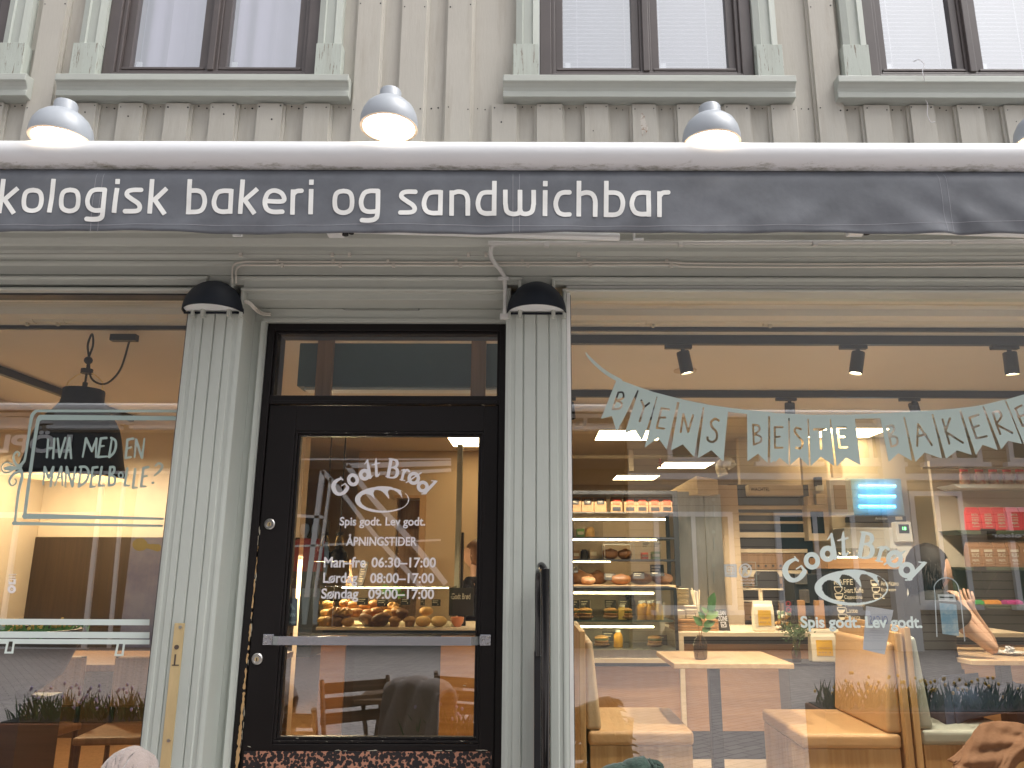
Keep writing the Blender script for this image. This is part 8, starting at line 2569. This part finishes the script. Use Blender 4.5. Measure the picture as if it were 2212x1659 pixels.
# the fascia lettering reads left to right from the street, so it is mirrored in the glass
uw = MB(); ug = MB()
for x in np.arange(-15.8, 1.0, 1.62):
    ring(uw, x, x + 1.25, 4.12, 4.38, 0.07, yo - 0.12, yo + 0.02)
    uw.box(x + 0.59, x + 0.66, yo - 0.12, yo, 4.19, 4.31)
    uw.box(x - 0.08, x + 1.33, yo - 0.1, yo + 0.10, 4.06, 4.12)
    ug.box(x + 0.07, x + 1.18, yo - 0.098, yo - 0.05, 4.19, 4.31)
uw.build('window_frames', M['far_white'], RS); ug.build('window_glass', M['far_dark'], RS)
M['slate_roof'] = mat('dark_slate_roof', (0.035, 0.033, 0.033), 0.7, var=0.15, scale=3)
def roof(x0, x1, z0, par):
    MB().prism([(yo + 0.35, z0), (yo + 0.35, z0 + 0.06), (yo - 4.2, z0 + 5.4), (yo - 8.5, z0 + 0.06), (yo - 8.5, z0)], x0, x1, 'x').build('roof', M['slate_roof'], par)
    MB().tube([(x0, yo + 0.40, z0 + 0.02), (x1, yo + 0.40, z0 + 0.02)], 0.07, 10).build('gutter', M['far_white'], par)
roof(xs0, xs1 + 0.05, 4.40, RS)
po = MB()
a, b2 = MR(250, 1400), MR(375, 960)
po.box(min(a.x, b2.x), max(a.x, b2.x), yo - 0.2, yo - 0.10, a.z, b2.z)
po.build('poster_panel', mat('pale_blue_poster', (0.30, 0.36, 0.50), 0.5, col2=(0.62, 0.62, 0.66), scale=0.9, thr=(0.40, 0.60)), RS)
yl = Cut(280, 1140, 345, 1200, 1.0); yl.ellipse((297, 1176), 8, 6, 8); yl.stroke([(305, 1178, 4), (335, 1183, 8)])
yl.mesh('poster_picture', mat('yellow_print', (0.70, 0.50, 0.06), 0.5), RS, lambda u, v: (PA(u, v, DO)[0], np.full_like(u, yo - 0.095), PA(u, v, DO)[1]))
# two shop-window mannequins
M['red_shirt'] = mat('red_running_shirt', (0.50, 0.02, 0.03), 0.6)
M['manneq'] = mat('pale_blue_mannequin', (0.40, 0.50, 0.52), 0.4)
for (px, t) in ((640, 'left'), (664, 'right')):
    q = MR(px, 1260)
    mn = thing('mannequin', f'pale mannequin in a red running shirt behind the far shop glass, {t} of the pair', 'mannequin', (q.x, yo - 0.12, 0.4), 'mannequins in the far shop window')
    Mz = Matrix.Identity(4)
    bd_ = MB()
    bd_.lathe([(0.0, 1.98), (0.07, 1.95), (0.085, 1.87), (0.07, 1.78), (0.045, 1.74), (0.05, 1.70)], (q.x, yo - 0.10, 0.3), 16)
    for s in (-1, 1):
        bd_.tube([(q.x + s * 0.09, yo - 0.1, 1.25), (q.x + s * 0.09, yo - 0.1, 0.85), (q.x + s * 0.10, yo - 0.1, 0.42)], [0.085, 0.06, 0.04], 10)
        bd_.tube([(q.x + s * 0.19, yo - 0.1, 1.92), (q.x + s * 0.23, yo - 0.1, 1.6), (q.x + s * 0.22, yo - 0.08, 1.3)], [0.05, 0.04, 0.03], 10)
    bd_.build('body', M['manneq'], mn, smooth=True)
    MB().lathe([(0.03, 2.0), (0.12, 1.98), (0.20, 1.92), (0.185, 1.75), (0.16, 1.55), (0.17, 1.4), (0.165, 1.38)], (q.x, yo - 0.10, 0), 18, sy=0.6).build('shirt', M['red_shirt'], mn, smooth=True)
    MB().lathe([(0.166, 1.38), (0.18, 1.2), (0.20, 1.08), (0.19, 1.07)], (q.x, yo - 0.10, 0), 18, sy=0.6).build('shorts', M['black'], mn, smooth=True)
# clapboard house next door
CH = thing('clapboard_house', 'cream clapboard house across the street with white framed windows and downpipe', 'building', (6, yo - 2, 0))
MB().box(1.85, 18.0, yo - 4, yo - 0.1, 0, 4.30).build('wall', M['clap'], CH)
roof(1.86, 18.0, 4.30, CH)
wf2 = MB(); wg2 = MB()
for (x, z0, z1, wd) in ((2.3, 0.7, 2.5, 1.5), (4.6, 0.7, 2.5, 1.5), (7.2, 0.8, 2.9, 1.0), (9.0, 0.8, 2.6, 1.5), (2.6, 3.45, 4.22, 1.1), (4.4, 3.45, 4.22, 1.1), (6.0, 3.45, 4.22, 1.1), (7.6, 3.45, 4.22, 1.1), (9.2, 3.45, 4.22, 1.1)):
    ring(wf2, x, x + wd, z0, z1, 0.09, yo - 0.12, yo - 0.02)
    wf2.box(x + wd / 2 - 0.04, x + wd / 2 + 0.04, yo - 0.12, yo - 0.03, z0 + 0.09, z1 - 0.09)
    wf2.box(x - 0.1, x + wd + 0.1, yo - 0.1, yo + 0.06, z0 - 0.08, z0)
    wg2.box(x + 0.09, x + wd - 0.09, yo - 0.11, yo - 0.06, z0 + 0.09, z1 - 0.09)
wf2.build('window_frames', M['far_white'], CH); wg2.build('window_glass', mat('teal_pane_glass', (0.10, 0.15, 0.14), 0.15), CH)  # one even teal for the house window glass
xd = MR(1950, 1250).x
MB().box(xd - 0.22, xd + 0.22, yo - 0.1, yo + 0.12, 0.0, 4.29).build('corner_board', M['far_white'], CH)
MB().box(1.85, 18, yo - 0.1, yo - 0.05, 3.12, 3.24).build('string_course', M['far_white'], CH)

wsg = thing('street_sign', 'narrow black strip sign with white letters across the street, mirrored in the right window', 'sign', (6, yo, 2.5))
a, b2 = MR(2135, 1166), MR(2290, 1148)
MB().box(min(a.x, b2.x), max(a.x, b2.x), yo - 0.02, yo + 0.02, a.z, b2.z).build('board', M['far_dark'], wsg)
text_on('lettering', 'Spisereiser', M['far_white'], wsg, (MR(2285, 1163).x, yo + 0.025, MR(2200, 1164).z), (MR(2141, 1163).x, yo + 0.025, MR(2200, 1151).z), 0.02)
